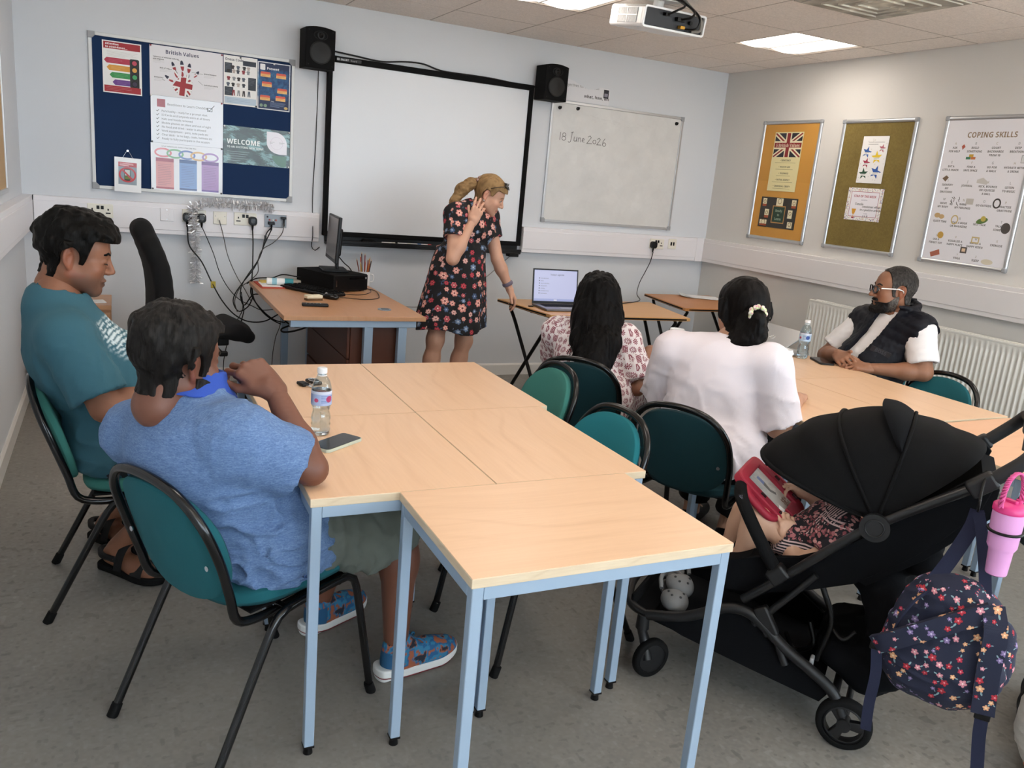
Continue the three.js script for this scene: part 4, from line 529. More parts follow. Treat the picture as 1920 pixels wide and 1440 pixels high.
// ---------- projector ----------
{
  const t = thing('projector', 'white ceiling projector with dark rear connector panel and cables', 'projector', [3.25, 2.475, 1.80], 0.0); t.rotation.x = 0.14; const w = 0.4, h = 0.105, d = 0.34;
  const s = rr(w, h, 0.014), hole = new THREE.Path(rr(w - 0.014, h - 0.014, 0.009).getPoints(8).reverse());
  part('case', [extr(rr(w, h, 0.014), d - 0.02, 0.003).translate(0, 0, -d / 2)], M.whiteGloss, t); part('rear_rim', [extr(s, 0.02, 0.002, [hole]).translate(0, 0, d / 2 - 0.02)], M.whiteGloss, t); const bp = part('connector_panel', [span(-w / 2 + 0.008, w / 2 - 0.008, -h / 2 + 0.008, h / 2 - 0.008, d / 2 - 0.022, d / 2 - 0.014)], std(0x26292e, 0.5), t);
  part('connector', [box(0.05, 0.02, 0.03, 0.03, 0.012, d / 2, 0.003), box(0.03, 0.016, 0.03, -0.06, 0.025, d / 2, 0.003), cyl(0.01, 0.01, 0.02, 0, 0, 0).rotateX(PI / 2).translate(0.1, 0.005, d / 2)], M.black, bp); part('video_lead_plug', [box(0.03, 0.016, 0.03, 0.045, -0.025, d / 2 + 0.004, 0.003)], std(0xb9892c, 0.4, { metalness: 0.5 }), bp);
  part('cable', [tube([[0.03, 0.012, d / 2 + 0.015], [0.06, 0.03, d / 2 + 0.06], [0.09, 0.06, d / 2 + 0.03], [0.06, 0.12, d / 2 - 0.1]], 0.006, 8), tube([[0.07, -0.03, d / 2], [0.11, -0.02, d / 2 + 0.05], [0.12, 0.03, d / 2 + 0.05], [0.08, 0.12, d / 2 - 0.1]], 0.005, 8), tube([[-0.06, 0.025, d / 2 + 0.015], [-0.03, 0.05, d / 2 + 0.05], [0.03, 0.08, d / 2 + 0.02], [0.04, 0.12, d / 2 - 0.1]], 0.006, 8)], M.black, t); part('cable', [tube([[0.12, -0.035, d / 2], [0.15, -0.025, d / 2 + 0.03], [0.135, 0.02, d / 2 + 0.045], [0.1, 0.12, d / 2 - 0.1]], 0.009, 8)], std(0x8d8a84, 0.6), t);
  const side = part('side_grille', [span(-w / 2 - 0.0045, -w / 2 - 0.002, -h / 2 + 0.015, h / 2 - 0.015, -0.09, 0.11)], M.greyPlastic, t); part('grille_bar', Array.from({ length: 22 }, (_, i) => span(-w / 2 - 0.007, -w / 2 - 0.004, -h / 2 + 0.016, h / 2 - 0.016, -0.088 + i * 0.009, -0.0845 + i * 0.009)).concat([span(-w / 2 - 0.008, -w / 2 - 0.004, -0.003, 0.003, -0.09, 0.11), span(-w / 2 - 0.008, -w / 2 - 0.004, -h / 2 + 0.015, h / 2 - 0.015, 0.008, 0.014)]), M.whiteGloss, side);
  part('mount_plate', [box(0.2, 0.006, 0.2, 0, H - 2.475 - 0.012, -0.02, 0.002), cyl(0.03, 0.03, 0.11, 0, 0.055, -0.02)], M.white, t); part('lens', [cyl(0.04, 0.045, 0.03, 0, 0, 0).rotateX(PI / 2).translate(0.07, 0, -d / 2 - 0.012)], M.black, t);
}
// ---------- distance fields: joined limbs meshed by surface nets ----------
const smin = (a, b, k) => { const h = Math.max(k - Math.abs(a - b), 0) / k; return Math.min(a, b) - h * h * k * 0.25; };
class Field {
  constructor(cell) { this.c = cell; this.p = []; this.post = []; }
  add(lo, hi, f, k, op) { this.p.push({ lo, hi, f, k: k ?? 0.02, op: op ?? 1 }); return this; }
  cap(a, b, ra, rb, k, op, end = 0) { // tapered limb from a to b; end = 1 cuts it flat at b, 2 at both ends
    const dx = b[0] - a[0], dy = b[1] - a[1], dz = b[2] - a[2], L2 = dx * dx + dy * dy + dz * dz || 1e-9, L = Math.sqrt(L2), r = Math.max(ra, rb);
    return this.add([0, 1, 2].map((i) => Math.min(a[i], b[i]) - r), [0, 1, 2].map((i) => Math.max(a[i], b[i]) + r), (x, y, z) => {
      const px = x - a[0], py = y - a[1], pz = z - a[2], q = (px * dx + py * dy + pz * dz) / L2, t = q < 0 ? 0 : q > 1 ? 1 : q, ex = px - dx * t, ey = py - dy * t, ez = pz - dz * t; let d = Math.sqrt(ex * ex + ey * ey + ez * ez) - (ra + (rb - ra) * t);
      if (end) { d = Math.max(d, (q - 1) * L); if (end > 1) d = Math.max(d, -q * L); } return d;
    }, k, op);
  }
  ell(c, r, k, op, ax) { // ellipsoid, ax = three axis vectors
    const R = Math.max(...r), [X, Y, Z] = ax || [[1, 0, 0], [0, 1, 0], [0, 0, 1]];
    return this.add(c.map((q) => q - R), c.map((q) => q + R), (x, y, z) => {
      const a = x - c[0], b = y - c[1], e = z - c[2], u = (a * X[0] + b * X[1] + e * X[2]) / r[0], w = (a * Y[0] + b * Y[1] + e * Y[2]) / r[1], s = (a * Z[0] + b * Z[1] + e * Z[2]) / r[2], k0 = Math.sqrt(u * u + w * w + s * s), k1 = Math.sqrt(u * u / r[0] / r[0] + w * w / r[1] / r[1] + s * s / r[2] / r[2]) || 1e-6; return k0 * (k0 - 1) / k1;
    }, k, op);
  }
  fn(f) { this.post.push(f); return this; }                        // f(d, x, y, z) -> d, over cells near the surface
  build() {
    const c = this.c, pad = 0.03, lo = [9, 9, 9], hi = [-9, -9, -9]; for (const p of this.p) if (p.op > 0) for (let i = 0; i < 3; i++) { lo[i] = Math.min(lo[i], p.lo[i]); hi[i] = Math.max(hi[i], p.hi[i]); }
    this.o = lo.map((q) => q - pad); this.n = [0, 1, 2].map((i) => Math.ceil((hi[i] - lo[i] + 2 * pad) / c) + 1); const [nx, ny, nz] = this.n, f = this.f = new Float32Array(nx * ny * nz).fill(0.3);
    for (const p of this.p) {
      const e = p.k + 3 * c, a = [0, 1, 2].map((i) => Math.max(0, Math.floor((p.lo[i] - e - this.o[i]) / c))), b = [0, 1, 2].map((i) => Math.min(this.n[i] - 1, Math.ceil((p.hi[i] + e - this.o[i]) / c)));
      for (let k = a[2]; k <= b[2]; k++) for (let j = a[1]; j <= b[1]; j++) { let q = (k * ny + j) * nx + a[0], x = this.o[0] + a[0] * c; const y = this.o[1] + j * c, z = this.o[2] + k * c; for (let i = a[0]; i <= b[0]; i++, q++, x += c) { const d = p.f(x, y, z); f[q] = p.op > 0 ? smin(f[q], d, p.k) : -smin(-f[q], d, p.k); } }
    }
    for (const g of this.post) for (let k = 0, q = 0; k < nz; k++) for (let j = 0; j < ny; j++) for (let i = 0; i < nx; i++, q++) if (f[q] < 0.05 && f[q] > -0.09) f[q] = g(f[q], this.o[0] + i * c, this.o[1] + j * c, this.o[2] + k * c);
    return this;
  }
  derive(g) { const r = new Field(this.c), [nx, ny, nz] = this.n; r.o = this.o; r.n = this.n; r.f = new Float32Array(this.f.length); for (let k = 0, q = 0; k < nz; k++) for (let j = 0; j < ny; j++) for (let i = 0; i < nx; i++, q++) r.f[q] = g(this.f[q], this.o[0] + i * this.c, this.o[1] + j * this.c, this.o[2] + k * this.c); return r; }
  mesh(color) {
    if (!this.f) this.build(); const [nx, ny, nz] = this.n, f = this.f, c = this.c, id = new Int32Array(nx * ny * nz).fill(-1), P3 = [], I = [], st = [1, nx, nx * ny];
    const co = []; for (let q = 0; q < 8; q++) co.push((q & 1) + (q >> 1 & 1) * nx + (q >> 2) * nx * ny);
    const E = [[0, 1], [2, 3], [4, 5], [6, 7], [0, 2], [1, 3], [4, 6], [5, 7], [0, 4], [1, 5], [2, 6], [3, 7]];
    for (let k = 0; k < nz - 1; k++) for (let j = 0; j < ny - 1; j++) for (let i = 0; i < nx - 1; i++) {
      const q = (k * ny + j) * nx + i; let m = 0; for (let e = 0; e < 8; e++) if (f[q + co[e]] < 0) m |= 1 << e; if (m === 0 || m === 255) continue;
      let x = 0, y = 0, z = 0, n = 0; for (const [a, b] of E) if ((m >> a & 1) !== (m >> b & 1)) { const fa = f[q + co[a]], t = fa / (fa - f[q + co[b]]); x += (a & 1) + ((b & 1) - (a & 1)) * t; y += (a >> 1 & 1) + ((b >> 1 & 1) - (a >> 1 & 1)) * t; z += (a >> 2) + ((b >> 2) - (a >> 2)) * t; n++; }
      id[q] = P3.length / 3; P3.push(this.o[0] + (i + x / n) * c, this.o[1] + (j + y / n) * c, this.o[2] + (k + z / n) * c);
    }
    for (let k = 1; k < nz - 1; k++) for (let j = 1; j < ny - 1; j++) for (let i = 1; i < nx - 1; i++) { const q = (k * ny + j) * nx + i, s = f[q] < 0; for (let a = 0; a < 3; a++) { if (s === f[q + st[a]] < 0) continue; const u = st[(a + 1) % 3], w = st[(a + 2) % 3], A = id[q - u - w], B = id[q - w], C = id[q], D = id[q - u]; s ? I.push(A, B, C, A, C, D) : I.push(A, C, B, A, D, C); } }
    const g = new THREE.BufferGeometry(); g.setAttribute('position', new THREE.Float32BufferAttribute(P3, 3)); g.setIndex(I); g.computeVertexNormals();
    if (color) { const n = P3.length / 3, C = new Float32Array(n * 3), N = g.attributes.normal; for (let i = 0; i < n; i++) { const q = color(P3[i * 3], P3[i * 3 + 1], P3[i * 3 + 2], N.getX(i), N.getY(i), N.getZ(i)); C[i * 3] = q[0]; C[i * 3 + 1] = q[1]; C[i * 3 + 2] = q[2]; } g.setAttribute('color', new THREE.BufferAttribute(C, 3)); }
    return g;
  }
}
const A3 = { add: (a, b, s = 1) => [a[0] + b[0] * s, a[1] + b[1] * s, a[2] + b[2] * s], mix: (a, b, t) => [mix(a[0], b[0], t), mix(a[1], b[1], t), mix(a[2], b[2], t)], sub: (a, b) => [a[0] - b[0], a[1] - b[1], a[2] - b[2]], dot: (a, b) => a[0] * b[0] + a[1] * b[1] + a[2] * b[2], cross: (a, b) => [a[1] * b[2] - a[2] * b[1], a[2] * b[0] - a[0] * b[2], a[0] * b[1] - a[1] * b[0]], norm: (a) => { const l = Math.hypot(...a) || 1; return [a[0] / l, a[1] / l, a[2] / l]; } };
const lin = (hex) => { const c = new THREE.Color(hex); return [c.r, c.g, c.b]; }, mul = (c, k) => [c[0] * k, c[1] * k, c[2] * k], mixC = (a, b, t) => A3.mix(a, b, clamp(t, 0, 1));
const frameOf = (fwd, up) => { const Z = A3.norm(fwd), X = A3.norm(A3.cross(up, Z)); return [X, A3.cross(Z, X), Z]; };        // left, up, forward
const toM4 = (o, [X, Y, Z], s = 1) => new THREE.Matrix4().makeBasis(v(...X).multiplyScalar(s), v(...Y).multiplyScalar(s), v(...Z).multiplyScalar(s)).setPosition(...o);
const gather = (list) => mergeGeometries(list.map((g) => { for (const k of Object.keys(g.attributes)) if (!['position', 'normal', 'color'].includes(k)) g.deleteAttribute(k); return g; }));
// ---------- heads, hands ----------
function headField(cell, o = {}) { // origin between the ears at eye level; x to the person's left, z forward
  const H = new Field(cell), w = o.w ?? 1, j = o.jaw ?? 1;
  H.ell([0, 0.03, -0.014], [0.074 * w, 0.089, 0.094], 0.03).ell([0, -0.03, 0.035], [0.06 * w, 0.078, 0.058], 0.03).ell([0, 0.035, 0.05], [0.058 * w, 0.05, 0.04], 0.03);
  for (const s of [-1, 1]) { H.cap([s * 0.054 * w, -0.055, 0.0], [s * 0.018 * j, -0.1, 0.068], 0.02 * j, 0.017 * j, 0.03).ell([s * 0.043 * w, -0.028, 0.062], [0.026, 0.02, 0.024], 0.025).ell([s * 0.04 * w, -0.06, 0.045], [0.024 * j, 0.03, 0.03], 0.03); }
  H.ell([0, -0.104, 0.074], [0.021 * j, 0.015, 0.016], 0.02).cap([-0.032, 0.02, 0.081], [0.032, 0.02, 0.081], 0.011, 0.011, 0.016);
  for (const s of [-1, 1]) H.ell([s * 0.031, -0.001, 0.099], [0.02, 0.013, 0.014], 0.012, -1).ell([s * 0.031, -0.001, 0.0815], [0.0155, 0.0125, 0.0125], 0.005);
  const n = o.nose ?? 1; H.cap([0, 0.012, 0.089], [0, -0.032, 0.089 + 0.024 * n], 0.0075, 0.0105 * (0.6 + 0.4 * n), 0.012); for (const s of [-1, 1]) H.ell([s * 0.0115 * n, -0.037, 0.1], [0.009, 0.008, 0.012], 0.007);
  H.ell([0, -0.066, 0.088], [0.026, 0.0075, 0.0135], 0.008).ell([0, -0.079, 0.086], [0.021, 0.0085, 0.0135], 0.008).cap([-0.022, -0.072, 0.0985], [0.022, -0.072, 0.0985], o.open ? 0.0065 : 0.0022, o.open ? 0.0065 : 0.0022, 0.004, -1);
  for (const s of [-1, 1]) { const ax = frameOf([s * 0.75, 0.05, 0.66], [0, 1, -0.2]); H.ell([s * 0.079 * w, -0.006, -0.012], [0.019, 0.033, 0.0075], 0.006, 1, ax).ell([s * 0.0755 * w, -0.034, -0.005], [0.009, 0.012, 0.006], 0.006, 1, ax).ell([s * 0.0865 * w, -0.004, -0.009], [0.0095, 0.019, 0.0055], 0.004, -1, ax).cap([s * 0.0835 * w, 0.014, -0.006], [s * 0.083 * w, -0.002, -0.018], 0.003, 0.003, 0.004); }
  H.cap([0, -0.07, -0.025], [0, -0.115, -0.035], 0.052 * (o.neck ?? 1), 0.054 * (o.neck ?? 1), 0.03);
  return H.build();
}
const faceColour = (skin, o = {}) => (x, y, z) => {
  let c = mul(skin, 1 + 0.05 * noise(x * 60, y * 60, z * 60)); const lip = smooth(0.011, 0.003, Math.abs(y + 0.0725)) * smooth(0.027, 0.02, Math.abs(x)) * smooth(0.085, 0.091, z); c = mixC(c, o.lip || mul(skin, 0.62), lip * 0.8);
  c = mixC(c, [c[0] * 1.12, c[1] * 0.86, c[2] * 0.84], 0.5 * smooth(0.04, 0.0, Math.hypot(Math.abs(x) - 0.044, y + 0.035, z - 0.07))); if (Math.abs(x) > 0.074) c = [c[0] * 1.08, c[1] * 0.88, c[2] * 0.85];
  if (o.stubble) c = mixC(c, o.stubble, 0.5 * smooth(-0.035, -0.07, y) * smooth(-0.01, 0.02, z)); return c;
};
function eyes(parent, M4, iris, lid) {
  for (const s of [-1, 1]) { const g = new THREE.SphereGeometry(0.0118, 20, 14).rotateX(PI / 2), p = g.attributes.position, C = []; for (let i = 0; i < p.count; i++) { const r = Math.hypot(p.getX(i), p.getY(i) + 0.003), f = p.getZ(i) > 0; const c = f && r < 0.0026 ? [0.004, 0.004, 0.004] : f && r < 0.0056 ? iris : [0.72, 0.69, 0.66]; C.push(...c); } g.setAttribute('color', new THREE.Float32BufferAttribute(C, 3)); g.deleteAttribute('uv'); g.translate(s * 0.031, -0.002, 0.0832).applyMatrix4(M4); part('eye', g, M.eye, parent); }
  if (lid) for (const s of [-1, 1]) part('eyelashes', tube([[s * 0.019, 0.0, 0.093], [s * 0.031, 0.005, 0.0968], [s * 0.045, 0.0, 0.089]], 0.0016, 5, 10).applyMatrix4(M4), lid, parent);
}
M.eye = std(0xffffff, 0.15, { vertexColors: true });
function handGeo(o) { // local: wrist at origin, +y to the fingers, +z the back of the hand; s = side of the thumb
  const S = new Field(o.cell ?? 0.0028), s = o.s, q = (x, y, z) => [x * s, y, z], sp = o.spread ?? 1, fat = o.fat ?? 1;
  const F0 = [[0.027, 0.088, [0.043, 0.026, 0.021], 0.0086], [0.006, 0.093, [0.046, 0.03, 0.023], 0.0089], [-0.0145, 0.088, [0.043, 0.028, 0.022], 0.0085], [-0.033, 0.078, [0.034, 0.021, 0.019], 0.0075]];
  F0.forEach(([bx, by, L, r0], i) => { const r = r0 * fat; S.cap(q(bx * 0.55, 0.0, 0), q(bx, by, 0), 0.0145 * fat, 0.0118 * fat, 0.012); let p = [bx, by, 0], a = 0; const cu = o.curl[i], sx = (bx / 0.09) * 0.4 * sp; L.forEach((l, k) => { a += cu[k]; const n = [p[0] + l * sx * Math.cos(a) , p[1] + l * Math.cos(a), p[2] - l * Math.sin(a)]; S.cap(q(...p), q(...n), r * (1 - 0.09 * k), r * (0.93 - 0.09 * k), k ? 0.003 : 0.006).ell(q(...p), [r * 1.06, r * 1.06, r * 1.1], 0.004); p = n; }); });
  S.cap(q(0.004, 0.012, -0.008), q(0.028, 0.045, -0.01), 0.018 * fat, 0.014 * fat, 0.012).ell(q(-0.022, 0.035, -0.008), [0.013, 0.032, 0.013], 0.012);
  let p = [0.026, 0.036, -0.008]; (o.thumb ?? [[0.75, 0.6, -0.25], [0.5, 0.82, -0.3]]).forEach((d, k) => { const n = A3.add(p, A3.norm(d), [0.043, 0.031][k]); S.cap(q(...p), q(...n), [0.0125, 0.0103][k] * fat, [0.0105, 0.0086][k] * fat, k ? 0.004 : 0.012); p = n; });
  S.cap(q(0, -0.008, 0), q(0, 0.02, 0), 0.023 * fat, 0.026 * fat, 0.012).ell(q(0, 0.045, 0), [0.036 * fat, 0.05, 0.0125 * fat], 0.01);
  S.fn((d, x, y, z) => d + (Math.abs(z) > 0.026 * fat && y < 0 ? 0 : 0));
  const k = o.color; return S.mesh((x, y, z) => mul(k, 1 + 0.06 * noise(x * 90, y * 90, z * 90))).applyMatrix4(toM4(o.at, o.frame, o.scale ?? 1));
}
const handFrame = (y, dorsal) => { const Y = A3.norm(y), X = A3.norm(A3.cross(Y, dorsal)); return [X, Y, A3.cross(X, Y)]; };
// ---------- torsos and limbs, used by bodies and by the clothes over them ----------
function torso(S, J, w, d, g = 0, k = 0.06, o = {}) {
  const up = A3.norm(A3.sub(J.chest, J.hip)), lat = A3.norm(A3.sub(J.shL, J.shR)), fw = A3.norm(A3.cross(lat, up)), ax = [A3.cross(up, fw), up, fw]; J.ax = ax;
  const mid = A3.mix(J.hip, J.chest, 0.5), L = Math.hypot(...A3.sub(J.chest, J.hip));
  S.ell(A3.add(J.hip, up, 0.02), [0.165 * w + g, 0.13 + g, 0.118 * d + g], k, 1, ax).ell(A3.add(mid, fw, o.belly ?? 0.012), [0.145 * w + g, L * 0.55 + g, (0.112 * d + g) * (o.bd ?? 1)], k, 1, ax).ell(A3.add(J.chest, fw, -0.005), [0.15 * w + g, 0.16 + g, 0.112 * d + g], k, 1, ax);
  S.cap(J.shL, J.shR, 0.058 + g, 0.058 + g, k); const nb = A3.add(A3.add(J.C7, fw, 0.03), [0, -1, 0], 0.05), td = (q) => A3.add(A3.mix(J.C7, q, 0.72), [0, -1, 0], 0.014); S.cap(nb, td(J.shL), 0.052 + g, 0.045 + g, 0.05).cap(nb, td(J.shR), 0.052 + g, 0.045 + g, 0.05).cap(nb, J.chest, 0.07 + g, 0.1 + g, 0.05);
  return ax;
}
const arm = (S, a, b, c, s = 1, g = 0) => { S.cap(a, b, 0.053 * s + g, 0.041 * s + g, 0.03); if (c) S.cap(b, A3.mix(b, c, 0.35), 0.04 * s + g, 0.043 * s + g, 0.02).cap(A3.mix(b, c, 0.3), c, 0.042 * s + g, 0.027 * s + g, 0.02); };
const leg = (S, a, b, c, s = 1, g = 0) => { S.cap(a, b, 0.088 * s + g, 0.058 * s + g, 0.04); if (c) S.ell(A3.mix(a, b, 1), [0.056 * s + g, 0.056 * s + g, 0.056 * s + g], 0.03).cap(b, A3.mix(b, c, 0.35), 0.052 * s + g, 0.057 * s + g, 0.03).cap(A3.mix(b, c, 0.32), c, 0.057 * s + g, 0.036 * s + g, 0.03); };
const skinMat = phys(0xffffff, 0.52, { vertexColors: true, sheen: 0.15, sheenRoughness: 0.5, sheenColor: new THREE.Color(1, 0.8, 0.7) });
const hairBump = pixelTex(256, (x, y) => 128 + 70 * noise(x * 120, y * 5, 2) + 40 * noise(x * 60, y * 9, 7), 0.12, false);
const hairMat = phys(0xffffff, 0.5, { vertexColors: true, bumpMap: hairBump, bumpScale: 0.0009, specularIntensity: 0.2 });
const hairColour = (c, amp = 0.35, grey) => (x, y, z) => { const n = noise(x * 110, y * 26, z * 110), c2 = mul(c, 1 + amp * n); return grey ? mixC(c2, grey.c, grey.f(x, y, z) * (0.55 + 0.6 * noise(x * 260, y * 120, z * 260))) : c2; };
const uvd = (g) => { const c = g.attributes.color, i = boxUV(g); return i; };
class Person {
  constructor(label, base, J, o) {
    this.t = thing('person', label, 'person', [base[0], 0, base[1]]); this.J = J; this.o = o; this.base = base; this.skin = lin(o.skin); J.lat = A3.norm(A3.sub(J.shL, J.shR)); this.bits = [];
    J.hipL ??= A3.add(J.hip, J.latH || J.lat, 0.092); J.hipR ??= A3.add(J.hip, J.latH || J.lat, -0.092);
    this.hf = frameOf(o.face, o.up || [0, 1, 0]); this.hm = toM4(J.head, this.hf, o.hs ?? 1);
  }
  w(geo) { return geo.translate(-this.base[0], 0, -this.base[1]); }
  part(name, geo, mat, label) { return part(name, this.w(geo), mat, this.t, label); }
  cloth(name, S, mat, label, color) { const g = S.mesh(color); return this.part(name, boxUV(g), mat, label); }
  body(cell = 0.009, extra) {
    const { J, o, skin } = this, S = new Field(cell), up = this.hf[1], bk = this.hf[2]; torso(S, J, o.w * 0.94, o.d * 0.94, -0.006, 0.06, o);
    const nk = A3.add(A3.add(J.head, up, -0.085), bk, -0.028); S.cap(nk, A3.add(J.C7, bk, 0.03), 0.05 * (o.neck ?? 1), 0.058 * (o.neck ?? 1), 0.04);
    if (J.elL) arm(S, J.shL, J.elL, J.wrL, o.arm ?? 1); if (J.elR) arm(S, J.shR, J.elR, J.wrR, o.arm ?? 1);
    for (const s of ['L', 'R']) if (J['kn' + s]) { leg(S, J['hip' + s], J['kn' + s], J['an' + s], o.leg ?? 1); if (J['toe' + s]) { const a = J['an' + s], e = J['toe' + s], h = A3.add(a, A3.norm(A3.sub(e, a)), -0.03); S.cap([h[0], Math.max(0.04, a[1] - 0.04), h[2]], A3.mix([a[0], 0.04, a[2]], e, 0.75), 0.036, 0.034, 0.03).cap(A3.mix([a[0], 0.05, a[2]], e, 0.6), e, 0.034, 0.022, 0.03); } }
    if (extra) extra(S); this.bits.push(S.mesh((x, y, z) => mul(skin, 1 + 0.06 * noise(x * 30, y * 30, z * 30))));
    return this;
  }
  head(cell = 0.0035, ho = {}, co = {}) { this.H = headField(cell, ho); this.bits.push(this.H.mesh(faceColour(this.skin, co)).applyMatrix4(this.hm)); return this; }
  hand(o) { this.bits.push(handGeo({ color: this.skin, ...o })); return this; }
  done() { this.body_ = this.part('body', gather(this.bits), skinMat); return this; }
  hair(off, region, col, o = {}) { const f = this.H.derive((d, x, y, z) => Math.max(d - off(x, y, z), region(x, y, z))); return this.part(o.name || 'hair', uvd(f.mesh(col).applyMatrix4(this.hm)), o.mat || hairMat, o.label); }
  brows(col, thick = 0.0035) { const f = this.H.derive((d, x, y, z) => { const a = Math.abs(x), yy = y - 0.021 - 0.006 * smooth(0.012, 0.034, a) + 0.006 * smooth(0.034, 0.05, a); return Math.max(d - thick * 0.6, Math.abs(yy) - thick, a < 0.012 ? 0.012 - a : a - 0.049, 0.05 - z); }); this.part('eyebrows', uvd(f.mesh(hairColour(col)).applyMatrix4(this.hm)), hairMat); }
}
// hairline: everything above this height (by how far forward the point lies) is hair
const hairline = (front, side = 0.0, nape = -0.075, burn = -0.02) => (x, y, z) => { const ax = Math.abs(x); let l = mix(nape, side + 0.012, smooth(-0.045, -0.02, z)); l = mix(l, burn, smooth(0.004, 0.014, z)); l = mix(l, front, smooth(0.03, 0.055, z)); const ea = ax > 0.045 ? 0.029 - Math.hypot((ax - 0.088) * 0.55, (y + 0.009) * 0.75, z + 0.008) : -1; return Math.max((l - y) * 0.9, ea); };
const fold = (x, y, z, s, st = [1, 2.6, 1]) => { const wq = 0.35 * noise(x * s * 0.5 + 9, y * s * 0.5, z * s * 0.5), n = noise((x * st[0]) * s + wq * 2, (y * st[1]) * s + wq * 3, (z * st[2]) * s); return (1 - Math.abs(n)) ** 3; };
// ---------- small clothing helpers ----------
// a flat-ended sleeve with an open cuff round the limb a-b, ending at share e
function sleeve(S, a, b, e, r0, r1, inner, k = 0.04) { const q = A3.mix(a, b, e); S.cap(a, q, r0, r1, k, 1, 1); return () => { const i0 = A3.mix(a, b, e - 0.12), i1 = A3.mix(a, b, e + 0.06); S.cap(i0, i1, inner, inner + 0.004, 0.004, -1); }; }
// band round the neck: plane normal n, radius R, half height hh
const neckBand = (S, c, n, R, hh, th, flare = 0, k = 0.004, sub = 1) => { n = A3.norm(n); const r = R + hh + th + Math.abs(flare); return S.add(c.map((q) => q - r), c.map((q) => q + r), (x, y, z) => { const p = [x - c[0], y - c[1], z - c[2]], h = A3.dot(p, n), rho = Math.sqrt(Math.max(0, A3.dot(p, p) - h * h)) - R - flare * h / hh; return Math.hypot(Math.max(0, Math.abs(h) - hh + 0.003), Math.max(0, Math.abs(rho) - th + 0.003)) - 0.003 + Math.min(0, Math.max(Math.abs(h) - hh, Math.abs(rho) - th)); }, k, sub); };
const cutBelow = (S, o, n) => S.fn((d, x, y, z) => Math.max(d, -((x - o[0]) * n[0] + (y - o[1]) * n[1] + (z - o[2]) * n[2])));
const strands = (n, f, r = 0.0016) => { const l = []; for (let i = 0; i < n; i++) { const q = f(i); if (q) l.push(flat(tube(q, r, 4, 10))); } return mergeGeometries(l); };
const painted = (g, col) => { const p = g.attributes.position, C = new Float32Array(p.count * 3); for (let i = 0; i < p.count; i++) { const c = col(p.getX(i), p.getY(i), p.getZ(i)); C.set(c, i * 3); } g.setAttribute('color', new THREE.BufferAttribute(C, 3)); return g; };
const flowerTex = (n, bg, list, metres, count, petals, size, leaf, s0) => { const t = canvasTex(n, n, (g) => { rect(g, bg, 0, 0, n, n); let k = s0; const R = () => { k = (k * 16807) % 2147483647; return k / 2147483647; }, pts = []; for (let i = 0; i < count * 30 && pts.length < count; i++) { const x = R() * n, y = R() * n, r = n * size * (0.6 + 0.7 * R()); if (pts.some(([a, b, q]) => Math.hypot(Math.min(Math.abs(a - x), n - Math.abs(a - x)), Math.min(Math.abs(b - y), n - Math.abs(b - y))) < (r + q) * 1.05)) continue; pts.push([x, y, r]); }
  for (const [x0, y0, r] of pts) { const c = list[Math.floor(R() * list.length)], a0 = R() * 6, la = R() * 6; for (const ox of [-n, 0, n]) for (const oy of [-n, 0, n]) { const x = x0 + ox, y = y0 + oy; if (x < -60 || y < -60 || x > n + 60 || y > n + 60) continue; if (leaf) disc(g, leaf, x + Math.cos(la) * r * 1.35, y + Math.sin(la) * r * 1.35, r * 0.5, r * 0.22, la); for (let i = 0; i < petals; i++) { const a = a0 + i / petals * 6.283; disc(g, c[0], x + Math.cos(a) * r * 0.55, y + Math.sin(a) * r * 0.55, r * 0.42, r * 0.34, a); if (c[2]) disc(g, c[2], x + Math.cos(a) * r * 0.4, y + Math.sin(a) * r * 0.4, r * 0.2, r * 0.12, a); } disc(g, c[1], x, y, r * 0.2); } } }); return rep(t, metres); };

